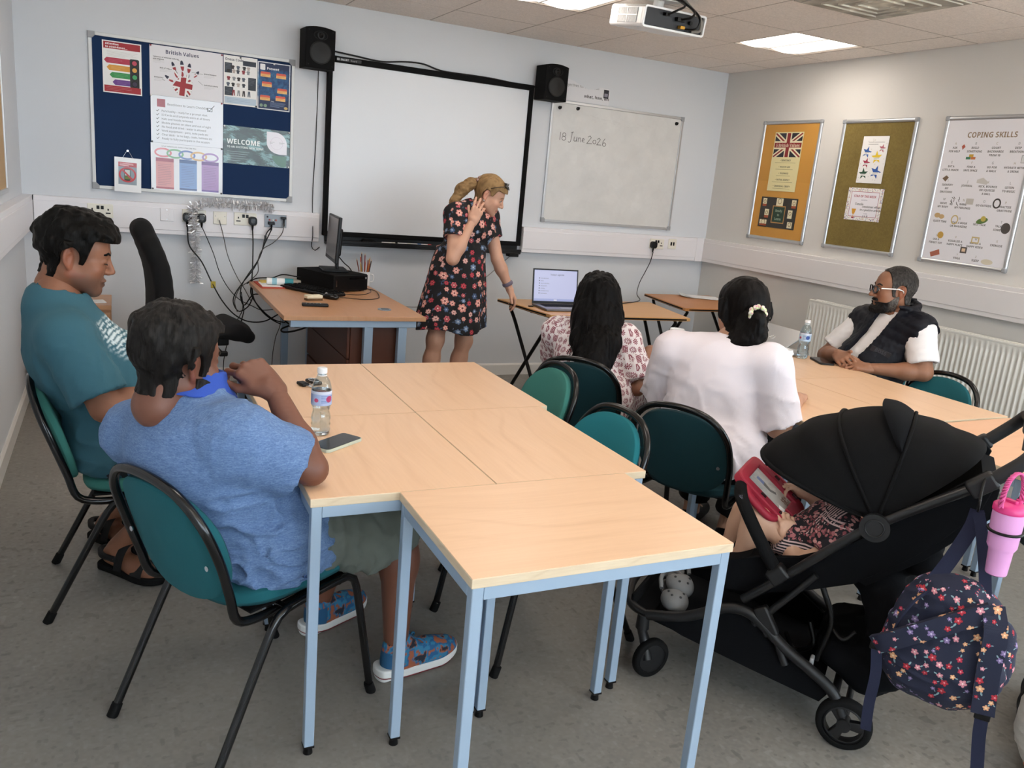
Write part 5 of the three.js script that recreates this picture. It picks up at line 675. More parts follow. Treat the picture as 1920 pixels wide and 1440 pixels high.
// ---------- man in the blue polo, elbow on the table ----------
const blackHair = [0.004, 0.0035, 0.003];
{
  const J = { hip: [0.85, 0.53, 3.725], chest: [0.70, 0.77, 3.785], C7: [0.655, 0.945, 3.775], head: [0.641, 1.042, 3.782], shR: [0.775, 0.868, 3.925], shL: [0.55, 0.80, 3.62], elR: [0.948, 0.784, 3.935], wrR: [0.872, 0.962, 3.83], elL: [0.70, 0.60, 3.48], wrL: [0.88, 0.60, 3.55], knR: [1.275, 0.52, 3.70], anR: [1.272, 0.10, 3.735], knL: [1.19, 0.52, 3.46], anL: [1.105, 0.10, 3.40] };
  const p = new Person('bearded man in blue polo shirt and grey shorts, elbow on table and hand at mouth', [0.85, 3.72], J, { skin: 0x6e4433, w: 1.18, d: 1.15, arm: 0.98, leg: 1.02, face: [0.84, -0.13, -0.53], up: [-0.03, 1, 0.05], neck: 1.12, hs: 1.02, belly: 0.03, bd: 1.15 });
  p.body(0.008).head(0.0032, { jaw: 1.12, nose: 1.1, neck: 1.12 }, { stubble: [0.02, 0.015, 0.013] });
  p.hand({ s: -1, at: [0.872, 0.962, 3.83], frame: handFrame([-0.66, 0.58, -0.5], [-0.02, 0.72, 0.72]), curl: [[0.75, 0.75, 0.4], [0.85, 1.2, 0.7], [1.0, 1.35, 0.8], [1.1, 1.4, 0.8]], thumb: [[0.5, 0.8, -0.35], [0.15, 0.95, -0.25]], scale: 1.06, spread: 0.6 });
  p.hand({ s: 1, at: [0.88, 0.60, 3.55], frame: handFrame([0.8, -0.2, -0.3], [0.1, 0.9, 0.1]), curl: [[0.3, 0.4, 0.3], [0.3, 0.4, 0.3], [0.35, 0.4, 0.3], [0.4, 0.4, 0.3]], cell: 0.0045 });
  p.done();
  p.hair((x, y, z) => 0.013 + 0.013 * smooth(0.02, 0.1, y) + 0.006 * noise(x * 45, y * 30, z * 45) + 0.0035 * noise(x * 120, y * 40, z * 120) - 0.011 * smooth(0.0, -0.07, y), hairline(0.075, 0.006, -0.085, -0.03), hairColour([0.006, 0.005, 0.0045], 0.5, { c: [0.07, 0.062, 0.055], f: (x, y, z) => 0.1 + 0.16 * smooth(0.02, 0.07, y) }));
  p.hair((x, y, z) => 0.007 + 0.003 * noise(x * 130, y * 90, z * 130), (x, y, z) => { const t = mix(-0.035, -0.05, smooth(0.02, 0.07, z)); return Math.max(y - t, -0.112 - y, 0.004 - z, Math.hypot(x, (y + 0.073) * 1.6) - 0.026 < 0 && z > 0.085 ? 0.01 : -1); }, hairColour([0.014, 0.011, 0.01], 0.5, { c: [0.08, 0.075, 0.07], f: () => 0.3 }), { name: 'beard' }); p.brows([0.012, 0.01, 0.009], 0.004); eyes(p.t, p.hm.clone().premultiply(new THREE.Matrix4().makeTranslation(-0.85, 0, -3.72)), [0.03, 0.015, 0.01]);
  // polo shirt: rumpled at the waist, vented hem, darker collar
  const S = new Field(0.0075), ax = torso(S, J, 1.2, 1.17, 0.016, 0.07, { belly: 0.03, bd: 1.15 }), up = ax[1], oR = sleeve(S, J.shR, J.elR, 0.8, 0.082, 0.083, 0.058), oL = sleeve(S, J.shL, J.elL, 0.75, 0.08, 0.078, 0.056);
  S.cap(A3.add(J.hip, ax[0], 0.06), A3.add(J.hip, ax[0], -0.06), 0.165, 0.165, 0.06); oR(); oL();
  S.fn((d, x, y, z) => { const h = smooth(0.78, 0.56, y), f = fold(x, y, z, 11, [1, 2.4, 1]) * (0.005 + 0.018 * h * (1 - 0.9 * smooth(0.0, 0.07, A3.dot([x - J.hip[0], y - J.hip[1], z - J.hip[2]], ax[2])))) + fold(x + 3, y, z, 26, [1, 1.8, 1]) * (0.002 + 0.007 * h); const q = [x - J.shR[0], y - J.shR[1], z - J.shR[2]], ar = smooth(0.2, 0.05, Math.hypot(...q)); return d - f - ar * 0.006 * fold(x, y, z, 20, [2.2, 1, 2.2]); });
  S.fn((d, x, y, z) => { const l = A3.dot([x - J.hip[0], y - J.hip[1], z - J.hip[2]], ax[0]), f = A3.dot([x - J.hip[0], y - J.hip[1], z - J.hip[2]], ax[2]), hem = J.hip[1] - 0.07 + 0.045 * smooth(0.012, 0.02, f) + 0.25 * Math.max(0, f); return Math.max(d, hem - y); });
  { const cn = A3.add(J.C7, ax[2], 0.04); S.cap(A3.add(cn, [0, 1, 0], 0.012), A3.add(cn, [0, 1, 0], 0.14), 0.074, 0.08, 0.004, -1); }
  const knit = pixelTex(256, (x, y) => { const n = noise(x * 90, y * 200, 3), m = noise(x * 30, y * 160, 8); return [96 + 14 * n + 10 * m, 123 + 14 * n + 10 * m, 163 + 12 * n + 9 * m]; }, 0.25);
  p.cloth('polo_shirt', S, phys(0xffffff, 0.9, { map: knit, bumpMap: weave, bumpScale: 0.0005, sheen: 0.2, sheenColor: new THREE.Color(0x8fb0e0), sheenRoughness: 0.6 }));
  const C = new Field(0.005), cn = A3.add(J.C7, ax[2], 0.04), nn = A3.norm(A3.add([0, 1, 0], ax[2], 0.3)); neckBand(C, A3.add(cn, nn, 0.012), nn, 0.079, 0.032, 0.006, -0.008); neckBand(C, A3.add(cn, nn, 0.006), nn, 0.090, 0.027, 0.0055, -0.02, 0.006); C.fn((d, x, y, z) => d - 0.0015 * noise(x * 60, y * 40, z * 60));
  p.cloth('collar', C, fabric(0x2f4fa8, 0.0006), 'darker royal blue collar');
  // cargo shorts
  const T = new Field(0.009), lg = (h, k, e) => T.cap(h, A3.mix(h, k, e), 0.12, 0.098, 0.05, 1, 1); lg(J.hipR, J.knR, 1.0); lg(J.hipL, J.knL, 0.95); T.ell(J.hip, [0.2, 0.115, 0.17], 0.05, 1, ax);
  T.ell(A3.add(A3.mix(J.hipR, J.knR, 0.62), [0.0, -0.05, 0.06]), [0.1, 0.07, 0.05], 0.02); T.fn((d, x, y, z) => Math.max(d - 0.014 * fold(x, y, z, 13, [1.8, 0.8, 1.8]) - 0.006 * fold(x, y, z, 28, [1.2, 1.5, 1.2]), 0.475 - y - (x > 0.98 ? 0.12 : 0), y - 0.655));
  p.cloth('shorts', T, fabric(0x5d625a, 0.0006));
}
// trainers: upper of patterned cloth, thick white midsole, red outsole, laces
function trainer(heel, dir, L, label) {
  const t = thing('trainer', label, 'shoe', [heel[0], 0, heel[1]], Math.atan2(dir[0], dir[1]), 'trainers on the man in the blue polo'), k = L / 0.29;
  const S = new Field(0.004); S.ell([0, 0.055, 0.045], [0.036, 0.062, 0.045], 0.03).ell([0, 0.045, 0.13], [0.04, 0.048, 0.08], 0.04).ell([0.004, 0.04, 0.215], [0.045, 0.032, 0.068], 0.04).cap([0, 0.07, 0.06], [0, 0.095, 0.05], 0.034, 0.037, 0.02).cap([0, 0.08, 0.1], [0, 0.1, 0.085], 0.024, 0.022, 0.02).cap([0, 0.09, 0.05], [0, 0.15, 0.045], 0.029, 0.034, 0.008, -1);
  S.fn((d, x, y, z) => Math.max(d, 0.02 - y)); const cols = [[0.013, 0.11, 0.26], [0.34, 0.1, 0.045], [0.012, 0.016, 0.03], [0.03, 0.2, 0.36]];
  const g = S.mesh((x, y, z) => { if (z < 0.06 && y < 0.085) return [0.012, 0.085, 0.19]; const n = fbm(x * 52 + 3, y * 55, z * 46, 2); return n > 0.16 ? cols[1] : n > -0.02 ? cols[0] : n > -0.2 ? cols[3] : n > -0.3 ? cols[1] : cols[2]; });
  const up = part('upper', boxUV(g.scale(k, k * 1.12, k)), std(0xffffff, 0.8, { vertexColors: true, bumpMap: weave, bumpScale: 0.0006 }), t);
  const o = new THREE.Shape(); o.moveTo(-0.032, 0.01); o.quadraticCurveTo(-0.036, -0.012, 0, -0.014); o.quadraticCurveTo(0.036, -0.012, 0.034, 0.02); o.quadraticCurveTo(0.03, 0.1, 0.042, 0.17); o.quadraticCurveTo(0.056, 0.25, 0.012, 0.284); o.quadraticCurveTo(-0.036, 0.275, -0.04, 0.2); o.quadraticCurveTo(-0.034, 0.1, -0.032, 0.01);
  const sole = (d, b) => new THREE.ExtrudeGeometry(o, { depth: d * 0.6, bevelEnabled: true, bevelSize: b, bevelThickness: b, bevelSegments: 3, curveSegments: 14 }).rotateX(PI / 2).scale(1, 1, 1);
  const fix = (g, y) => { g = flat(g); const p = g.attributes.position; for (let i = 0; i < p.count; i++) { const z = p.getZ(i); p.setY(i, p.getY(i) + y + 0.014 * smooth(0.08, -0.01, z) * (p.getY(i) > -0.02 ? 1 : 0) + 0.016 * smooth(0.2, 0.29, z)); } g.computeVertexNormals(); return g.scale(k, k, k); };
  part('midsole', [fix(sole(0.024, 0.006), 0.0265)], std(0xe2e3e0, 0.5), t); part('outsole', [fix(sole(0.003, 0.003), 0.0065)], std(0x7c2026, 0.6), t);
  part('lace', [0, 1, 2, 3].flatMap((i) => [tube([[-0.02, 0.083 - i * 0.008, 0.105 + i * 0.018], [0, 0.094 - i * 0.008, 0.11 + i * 0.018], [0.02, 0.083 - i * 0.008, 0.115 + i * 0.018]], 0.0028, 6)]).concat([tube([[0, 0.096, 0.105], [0.02, 0.115, 0.12], [0.036, 0.1, 0.14], [0.016, 0.092, 0.112]], 0.0026, 6), tube([[0, 0.096, 0.105], [-0.018, 0.118, 0.115], [-0.034, 0.105, 0.135], [-0.014, 0.092, 0.112]], 0.0026, 6), tube([[0, 0.1, 0.085], [-0.004, 0.125, 0.08], [0.004, 0.135, 0.1]], 0.003, 6)]).map((g) => g.scale(k, k, k)), std(0x1f6a96, 0.7), t);
  part('ankle_lining', [new THREE.TorusGeometry(0.034, 0.005, 8, 26).rotateX(PI / 2 - 0.25).translate(0, 0.1, 0.055).scale(k, k, k)], std(0xb4532f, 0.8), t); part('side_logo', [extr([[0, 0], [0.026, 0.012], [0.012, 0.014], [0.014, 0.024]], 0.004).rotateY(PI / 2).translate(0.036, 0.042, 0.165), extr([[0, 0], [0.026, 0.012], [0.012, 0.014], [0.014, 0.024]], 0.004).rotateY(-PI / 2).translate(-0.036, 0.042, 0.14)].map((g) => g.scale(k, k, k)), M.white, up);
}
trainer([1.222, 3.75], [0.975, -0.22], 0.29, 'blue and orange trainer nearer the camera on the right foot of the man in polo'); trainer([1.055, 3.435], [0.87, -0.5], 0.285, 'blue and orange trainer further back under the table on the left foot');
// ---------- man in the teal shirt looking down ----------
{
  const J = { hip: [0.52, 0.55, 2.9], chest: [0.385, 0.85, 2.9], C7: [0.305, 1.055, 2.9], head: [0.392, 1.186, 2.88], shR: [0.365, 0.945, 3.075], shL: [0.365, 0.945, 2.735], elR: [0.47, 0.735, 3.14], wrR: [0.69, 0.74, 2.98], elL: [0.45, 0.735, 2.66], wrL: [0.60, 0.80, 2.83], knR: [0.84, 0.5, 2.97], anR: [0.49, 0.10, 2.80], toeR: [0.60, 0.035, 2.93], knL: [0.84, 0.5, 2.8], anL: [0.46, 0.10, 2.53], toeL: [0.56, 0.035, 2.65] };
  const p = new Person('dark haired man in teal printed T-shirt sitting by the left wall looking down', [0.52, 2.9], J, { skin: 0x8a5b43, w: 1.15, d: 1.1, arm: 1.1, leg: 0.95, face: [0.975, -0.2, 0.05], neck: 1.12, hs: 1.03, belly: 0.07, bd: 1.25 });
  p.body(0.009).head(0.0035, { jaw: 1.15, nose: 0.95, neck: 1.15 }, { stubble: [0.05, 0.035, 0.03] });
  p.hand({ s: 1, at: [0.60, 0.80, 2.83], frame: handFrame([0.75, -0.1, 0.3], [-0.1, 0.9, -0.2]), curl: [[0.5, 0.6, 0.4], [0.5, 0.6, 0.4], [0.5, 0.6, 0.4], [0.5, 0.6, 0.4]], cell: 0.004 }); p.hand({ s: -1, at: [0.69, 0.74, 2.98], frame: handFrame([0.6, 0.2, -0.5], [0, 0.7, 0.5]), curl: [[0.5, 0.6, 0.4], [0.5, 0.6, 0.4], [0.5, 0.6, 0.4], [0.5, 0.6, 0.4]], cell: 0.004 });
  p.done();
  p.hair((x, y, z) => 0.017 + 0.011 * smooth(0.03, 0.11, y) * smooth(-0.08, 0.09, z) + 0.009 * smooth(0.0, 0.09, y) + 0.007 * noise(x * 38, y * 38, z * 38) + 0.004 * noise(x * 90, y * 70, z * 90) - 0.016 * smooth(0.02, -0.06, y), hairline(0.062, 0.01, -0.08, -0.022), hairColour(blackHair, 0.5));
  p.brows(blackHair, 0.004); part('eyelashes', [-1, 1].map((s) => tube([[s * 0.017, -0.008, 0.0915], [s * 0.031, -0.0085, 0.0965], [s * 0.046, -0.006, 0.089]], 0.0017, 5, 10).applyMatrix4(p.hm)).map((g) => p.w(g)), M.black, p.t);
  const S = new Field(0.008), ax = torso(S, J, 1.17, 1.12, 0.018, 0.07, { belly: 0.075, bd: 1.25 }), oR = sleeve(S, J.shR, J.elR, 0.82, 0.08, 0.083, 0.06, 0.018), oL = sleeve(S, J.shL, J.elL, 0.8, 0.08, 0.082, 0.06, 0.02); S.ell(A3.add(J.hip, [0, 0.03, 0]), [0.2, 0.13, 0.2], 0.06, 1, ax); oR(); oL();
  const nn = A3.norm(A3.add(ax[1], ax[2], 0.75)), no = A3.add(A3.add(J.C7, ax[2], 0.045), ax[1], 0.0); S.cap(A3.add(no, nn, 0.01), A3.add(no, nn, 0.12), 0.074, 0.08, 0.006, -1);
  S.fn((d, x, y, z) => { const h = smooth(0.9, 0.6, y); const q = Math.hypot(x - J.shR[0] - 0.06, y - J.shR[1] + 0.1, z - J.shR[2]); return Math.max(d - fold(x, y, z, 9, [1.3, 2.0, 1]) * (0.004 + 0.008 * h) - 0.006 * fold(x, y, z, 17, [2, 1, 1.4]) * smooth(0.25, 0.06, q), 0.47 - y); });
  // pale line print on the chest and belly
  const gx0 = A3.add(J.chest, ax[1], -0.02), col = (x, y, z, nx, ny, nz) => { const q = [x - gx0[0], y - gx0[1], z - gx0[2]], l = A3.dot(q, ax[0]), u = A3.dot(q, ax[1]), front = A3.dot([nx, ny, nz], ax[2]); const base = lin(0x34616f); if (front < 0.15 || Math.abs(l) > 0.15 || u > 0.12 || u < -0.2) return base; const wv = Math.sin(u * 420 + 2.5 * noise(l * 26, u * 22, 1)) + (u > -0.08 ? noise(l * 110, u * 110, 5) : 0), e = smooth(0.15, 0.12, Math.abs(l)) * smooth(0.12, 0.1, u) * smooth(-0.2, -0.185, u); return mixC(base, [0.62, 0.72, 0.74], e * smooth(-0.1, 0.3, wv)); };
  p.cloth('printed_shirt', S, phys(0xffffff, 0.9, { vertexColors: true, bumpMap: weave, bumpScale: 0.0005, sheen: 0.2, sheenRoughness: 0.6, sheenColor: new THREE.Color(0x6fa6b0) }), undefined, col);
  const T = new Field(0.01); T.cap(J.hipR, J.knR, 0.11, 0.085, 0.05).cap(J.hipL, J.knL, 0.11, 0.085, 0.05).cap(J.knR, A3.mix(J.knR, J.anR, 0.78), 0.085, 0.07, 0.04, 1, 1).cap(J.knL, A3.mix(J.knL, J.anL, 0.78), 0.085, 0.07, 0.04, 1, 1).ell(J.hip, [0.19, 0.1, 0.16], 0.05, 1, ax); T.fn((d, x, y, z) => Math.max(d - 0.006 * fold(x, y, z, 12), y - 0.62)); p.cloth('trousers', T, fabric(0x1c1f26, 0.0006));
  const phoneT = thing('phone', 'dark phone in the hands of the man in the teal shirt', 'phone', [0.735, 0.80, 2.9], PI / 2); part('case', [box(0.075, 0.009, 0.15, 0, 0, 0, 0.004)], M.black, phoneT); part('screen', [box(0.069, 0.001, 0.144, 0, 0.0048, 0)], M.blackGloss, phoneT); phoneT.rotation.z = 0.5;
}
function sandal(heel, dir, label) {
  const t = thing('sandal', label, 'sandal', [heel[0], 0, heel[1]], Math.atan2(dir[0], dir[1]), 'black strap sandals of the man in teal');
  const o = new THREE.Shape(); o.moveTo(-0.036, 0.01); o.quadraticCurveTo(-0.04, -0.02, 0, -0.022); o.quadraticCurveTo(0.04, -0.02, 0.038, 0.02); o.quadraticCurveTo(0.034, 0.1, 0.05, 0.17); o.quadraticCurveTo(0.056, 0.25, 0.01, 0.268); o.quadraticCurveTo(-0.046, 0.26, -0.046, 0.18); o.quadraticCurveTo(-0.036, 0.1, -0.036, 0.01);
  part('sole', [new THREE.ExtrudeGeometry(o, { depth: 0.016, bevelEnabled: true, bevelSize: 0.005, bevelThickness: 0.005, bevelSegments: 2 }).rotateX(PI / 2).translate(0, 0.024, 0)], M.rubber, t);
  const strap = (y, z, w, h, tilt) => { const pos = [], idx = []; for (let i = 0; i <= 20; i++) { const a = PI * i / 20, c = Math.cos(a), s = Math.sin(a); for (const e of [0, 1]) pos.push(c * (0.048), y + s * h + (e ? 0.004 : 0), z + (e ? 1 : -1) * 0.5 * w + tilt * s); } for (let i = 0; i < 20; i++) idx.push(2 * i, 2 * i + 1, 2 * i + 2, 2 * i + 1, 2 * i + 3, 2 * i + 2); const g = new THREE.BufferGeometry(); g.setAttribute('position', new THREE.Float32BufferAttribute(pos, 3)); g.setIndex(idx); g.computeVertexNormals(); return g; };
  part('strap', [strap(0.025, 0.19, 0.055, 0.05, 0)], M.blackDouble, t); part('strap', [strap(0.025, 0.1, 0.04, 0.095, 0.01)], M.blackDouble, t); part('heel_strap', [tube([[-0.045, 0.07, 0.09], [-0.04, 0.07, 0.02], [0, 0.072, -0.022], [0.04, 0.07, 0.02], [0.045, 0.07, 0.09]], 0.012, 6)], M.blackDouble, t);
}
M.blackDouble = std(0x0b0b0c, 0.85, { side: THREE.DoubleSide });
sandal([0.455, 2.755], [0.65, 0.74], 'black sandal nearer the camera under the green chair'); sandal([0.415, 2.48], [0.6, 0.75], 'black sandal further back under the green chair');

// ---------- teacher in the floral dress ----------
{
  const J = { hip: [2.50, 0.93, 0.915], chest: [2.585, 1.235, 0.91], C7: [2.605, 1.37, 0.895], head: [2.688, 1.445, 0.965], shR: [2.45, 1.305, 1.005], shL: [2.75, 1.30, 0.825], elR: [2.40, 1.045, 1.13], wrR: [2.525, 1.27, 1.095], elL: [2.805, 1.03, 0.91], wrL: [2.90, 0.845, 0.93], latH: A3.norm([0.75, 0, -0.6]), knR: [2.375, 0.50, 0.985], anR: [2.345, 0.09, 0.93], toeR: [2.44, 0.04, 1.06], knL: [2.585, 0.49, 0.965], anL: [2.545, 0.09, 0.88], toeL: [2.66, 0.04, 0.99] };
  const p = new Person('fair haired woman in black floral dress standing bent forward by the laptop, hand at ear', [2.48, 0.92], J, { skin: 0xcf9f86, w: 0.96, d: 0.98, arm: 0.96, leg: 0.93, face: [0.78, -0.4, 0.5], up: [0.35, 0.9, 0.2], hs: 0.95, neck: 0.9 });
  p.body(0.008).head(0.0035, { nose: 1.0, jaw: 0.92, open: 0, neck: 0.86 }, { lip: [0.45, 0.14, 0.12] });
  p.hand({ s: -1, at: J.wrR, frame: handFrame([0.33, 0.93, -0.02], [-0.45, 0.1, 0.9]), curl: [[0.25, 0.35, 0.2], [0.3, 0.4, 0.3], [0.4, 0.5, 0.4], [0.5, 0.6, 0.4]], thumb: [[0.6, 0.7, -0.3], [0.3, 0.9, -0.3]], spread: 1.2, scale: 0.96 });
  p.hand({ s: 1, at: J.wrL, frame: handFrame([0.55, -0.8, 0.05], [0.7, 0.5, 0.35]), curl: [[0.5, 0.5, 0.3], [0.5, 0.5, 0.3], [0.55, 0.5, 0.3], [0.6, 0.6, 0.3]], scale: 0.95, cell: 0.0032 });
  p.done(); const blond = [0.30, 0.185, 0.085], dk = [0.14, 0.08, 0.035];
  const hc = (x, y, z) => { const n = noise(x * 130, y * 20, z * 60) + 0.5 * noise(x * 260, y * 50, z * 120); return mixC(dk, blond, 0.62 + 0.55 * n + 0.3 * smooth(0.02, 0.1, y)); };
  p.hair((x, y, z) => 0.013 + 0.006 * smooth(0.02, 0.1, y) + 0.003 * noise(x * 110, y * 20, z * 40), hairline(0.058, 0.018, -0.07, 0.004), hc);
  const PT = new Field(0.005), hp = (x, y, z) => { const q = v(x, y, z).applyMatrix4(p.hm); return [q.x, q.y, q.z]; }; const q0 = hp(0, 0.035, -0.115), q1 = A3.add(q0, [-0.05, -0.015, 0.01]), q2 = A3.add(q0, [-0.11, -0.055, 0.02]), q3 = A3.add(q0, [-0.16, -0.13, 0.03]), q4 = A3.add(q0, [-0.195, -0.25, 0.04]); PT.cap(q0, q1, 0.026, 0.036, 0.02).cap(q1, q2, 0.036, 0.04, 0.02).cap(q2, q3, 0.04, 0.028, 0.02).cap(q3, q4, 0.028, 0.006, 0.02); PT.fn((d, x, y, z) => d - 0.003 * noise(x * 50 + y * 60, y * 90, z * 120) - 0.002 * noise(x * 60 + y * 90, y * 120, z * 200));
  p.part('ponytail', uvd(PT.mesh((x, y, z) => mixC(dk, blond, 0.62 + 0.6 * noise(x * 70, y * 130, z * 130)))), hairMat);
  const m2 = p.hm; const sc = []; for (let i = 0; i < 9; i++) { const a = i / 9 * 6.283; sc.push(ball(0.013, Math.cos(a) * 0.036, 0.036 + Math.sin(a) * 0.036, -0.112, 1, 1, 0.9, 8)); } p.part('hair_clip', join(sc).applyMatrix4(m2), std(0x9a7a70, 0.5, { metalness: 0.3 }));
  const gl = []; for (const s of [-1, 1]) { gl.push(new THREE.TorusGeometry(0.026, 0.003, 6, 24).scale(1.15, 0.95, 1).rotateX(-0.9).translate(s * 0.034, 0.105, 0.078)); gl.push(ball(0.026, s * 0.034, 0.105, 0.078, 1.1, 0.9, 0.12).rotateX(0)); gl.push(tube([[s * 0.066, 0.1, 0.075], [s * 0.082, 0.07, 0.03], [s * 0.086, 0.02, -0.03]], 0.0025, 6)); } p.part('sunglasses', join(gl).applyMatrix4(m2), M.blackGloss); p.brows([0.16, 0.10, 0.05], 0.0026); eyes(p.t, p.hm.clone().premultiply(new THREE.Matrix4().makeTranslation(-2.48, 0, -0.92)), [0.05, 0.08, 0.1], M.black);
  const ear = hp(-0.081, -0.045, -0.006); p.part('earring', ball(0.005, ...ear, 1, 1.5, 1, 8), M.chrome);
  const S = new Field(0.0075), ax = torso(S, J, 0.98, 1.0, 0.012, 0.06); S.ell(A3.add(A3.add(J.chest, ax[2], 0.085), ax[0], 0.065), [0.07, 0.075, 0.06], 0.04).ell(A3.add(A3.add(J.chest, ax[2], 0.085), ax[0], -0.065), [0.07, 0.075, 0.06], 0.04);
  const oR = sleeve(S, J.shR, J.elR, 0.52, 0.072, 0.07, 0.05), oL = sleeve(S, J.shL, J.elL, 0.5, 0.07, 0.068, 0.05);
  const w0 = [2.535, 1.07, 0.915], h0 = [2.475, 0.575, 0.955]; S.add([2.1, 0.5, 0.6], [2.85, 1.12, 1.3], (x, y, z) => { const t = (w0[1] - y) / (w0[1] - h0[1]), tt = clamp(t, -0.1, 1.1), cx = mix(w0[0], h0[0], tt), cz = mix(w0[2], h0[2], tt), a = Math.atan2(z - cz, x - cx), r = mix(0.15, 0.225, Math.pow(Math.max(0, tt), 0.75)) * (1 + tt * (0.06 * Math.sin(a * 5 + 1) + 0.035 * Math.sin(a * 9))); return Math.max((Math.hypot((x - cx) / 1.05, (z - cz) / 0.92) - r) * 0.93, (t - 1 + 0.03 * Math.sin(a * 3 + 1)) * 0.5, (-0.05 - t) * 0.4); }, 0.04);
  oR(); oL(); const nn = A3.norm(A3.add(ax[1], ax[2], 0.9)), no = A3.add(J.C7, ax[2], 0.045); S.cap(A3.add(no, nn, 0.0), A3.add(no, nn, 0.12), 0.07, 0.095, 0.006, -1); S.add([2.2, 0.5, 0.6], [2.8, 0.66, 1.3], (x, y, z) => Math.max(Math.hypot(x - h0[0], z - h0[2]) - 0.17, y - 0.6), 0.004, -1);
  S.fn((d, x, y, z) => d - 0.003 * fold(x, y, z, 16, [1.5, 1, 1.5]));
  const ft = flowerTex(1024, '#141317', [['#c8626a', '#f0d8c0', '#8e2a36'], ['#d9a29a', '#7c2c30', '#f0d2c6'], ['#5e7391', '#d8dde6', '#93a6bf'], ['#a82f3d', '#3a0d12', '#d4626a'], ['#d98f83', '#60202a', '#f3cdbd'], ['#3c4f70', '#b9c4d6', '#6a82a6']], 0.5, 75, 6, 0.044, '#3a4a5e', 77);
  p.cloth('floral_dress', S, phys(0xffffff, 0.85, { map: ft }), 'black dress printed with red, pink and blue flowers');
  p.part('watch', new THREE.TorusGeometry(0.029, 0.009, 8, 28).scale(1, 1, 1.6).applyQuaternion(new THREE.Quaternion().setFromUnitVectors(v(0, 0, 1), v(...A3.norm(A3.sub(J.wrL, J.elL))))).translate(2.889, 0.872, 0.926), std(0x6f6678, 0.5), 'mauve watch strap');
  for (const [a, d2] of [[J.anR, [0.6, 0.8]], [J.anL, [0.72, 0.69]]]) { const F2 = new Field(0.006), y0 = 0.02; F2.cap([a[0] - d2[0] * 0.04, 0.035, a[2] - d2[1] * 0.04], [a[0] + d2[0] * 0.15, 0.03, a[2] + d2[1] * 0.15], 0.04, 0.038, 0.02).fn((d, x, y, z) => Math.max(d, -y + 0.001, y - 0.055)); p.cloth('shoe', F2, M.black); }
}
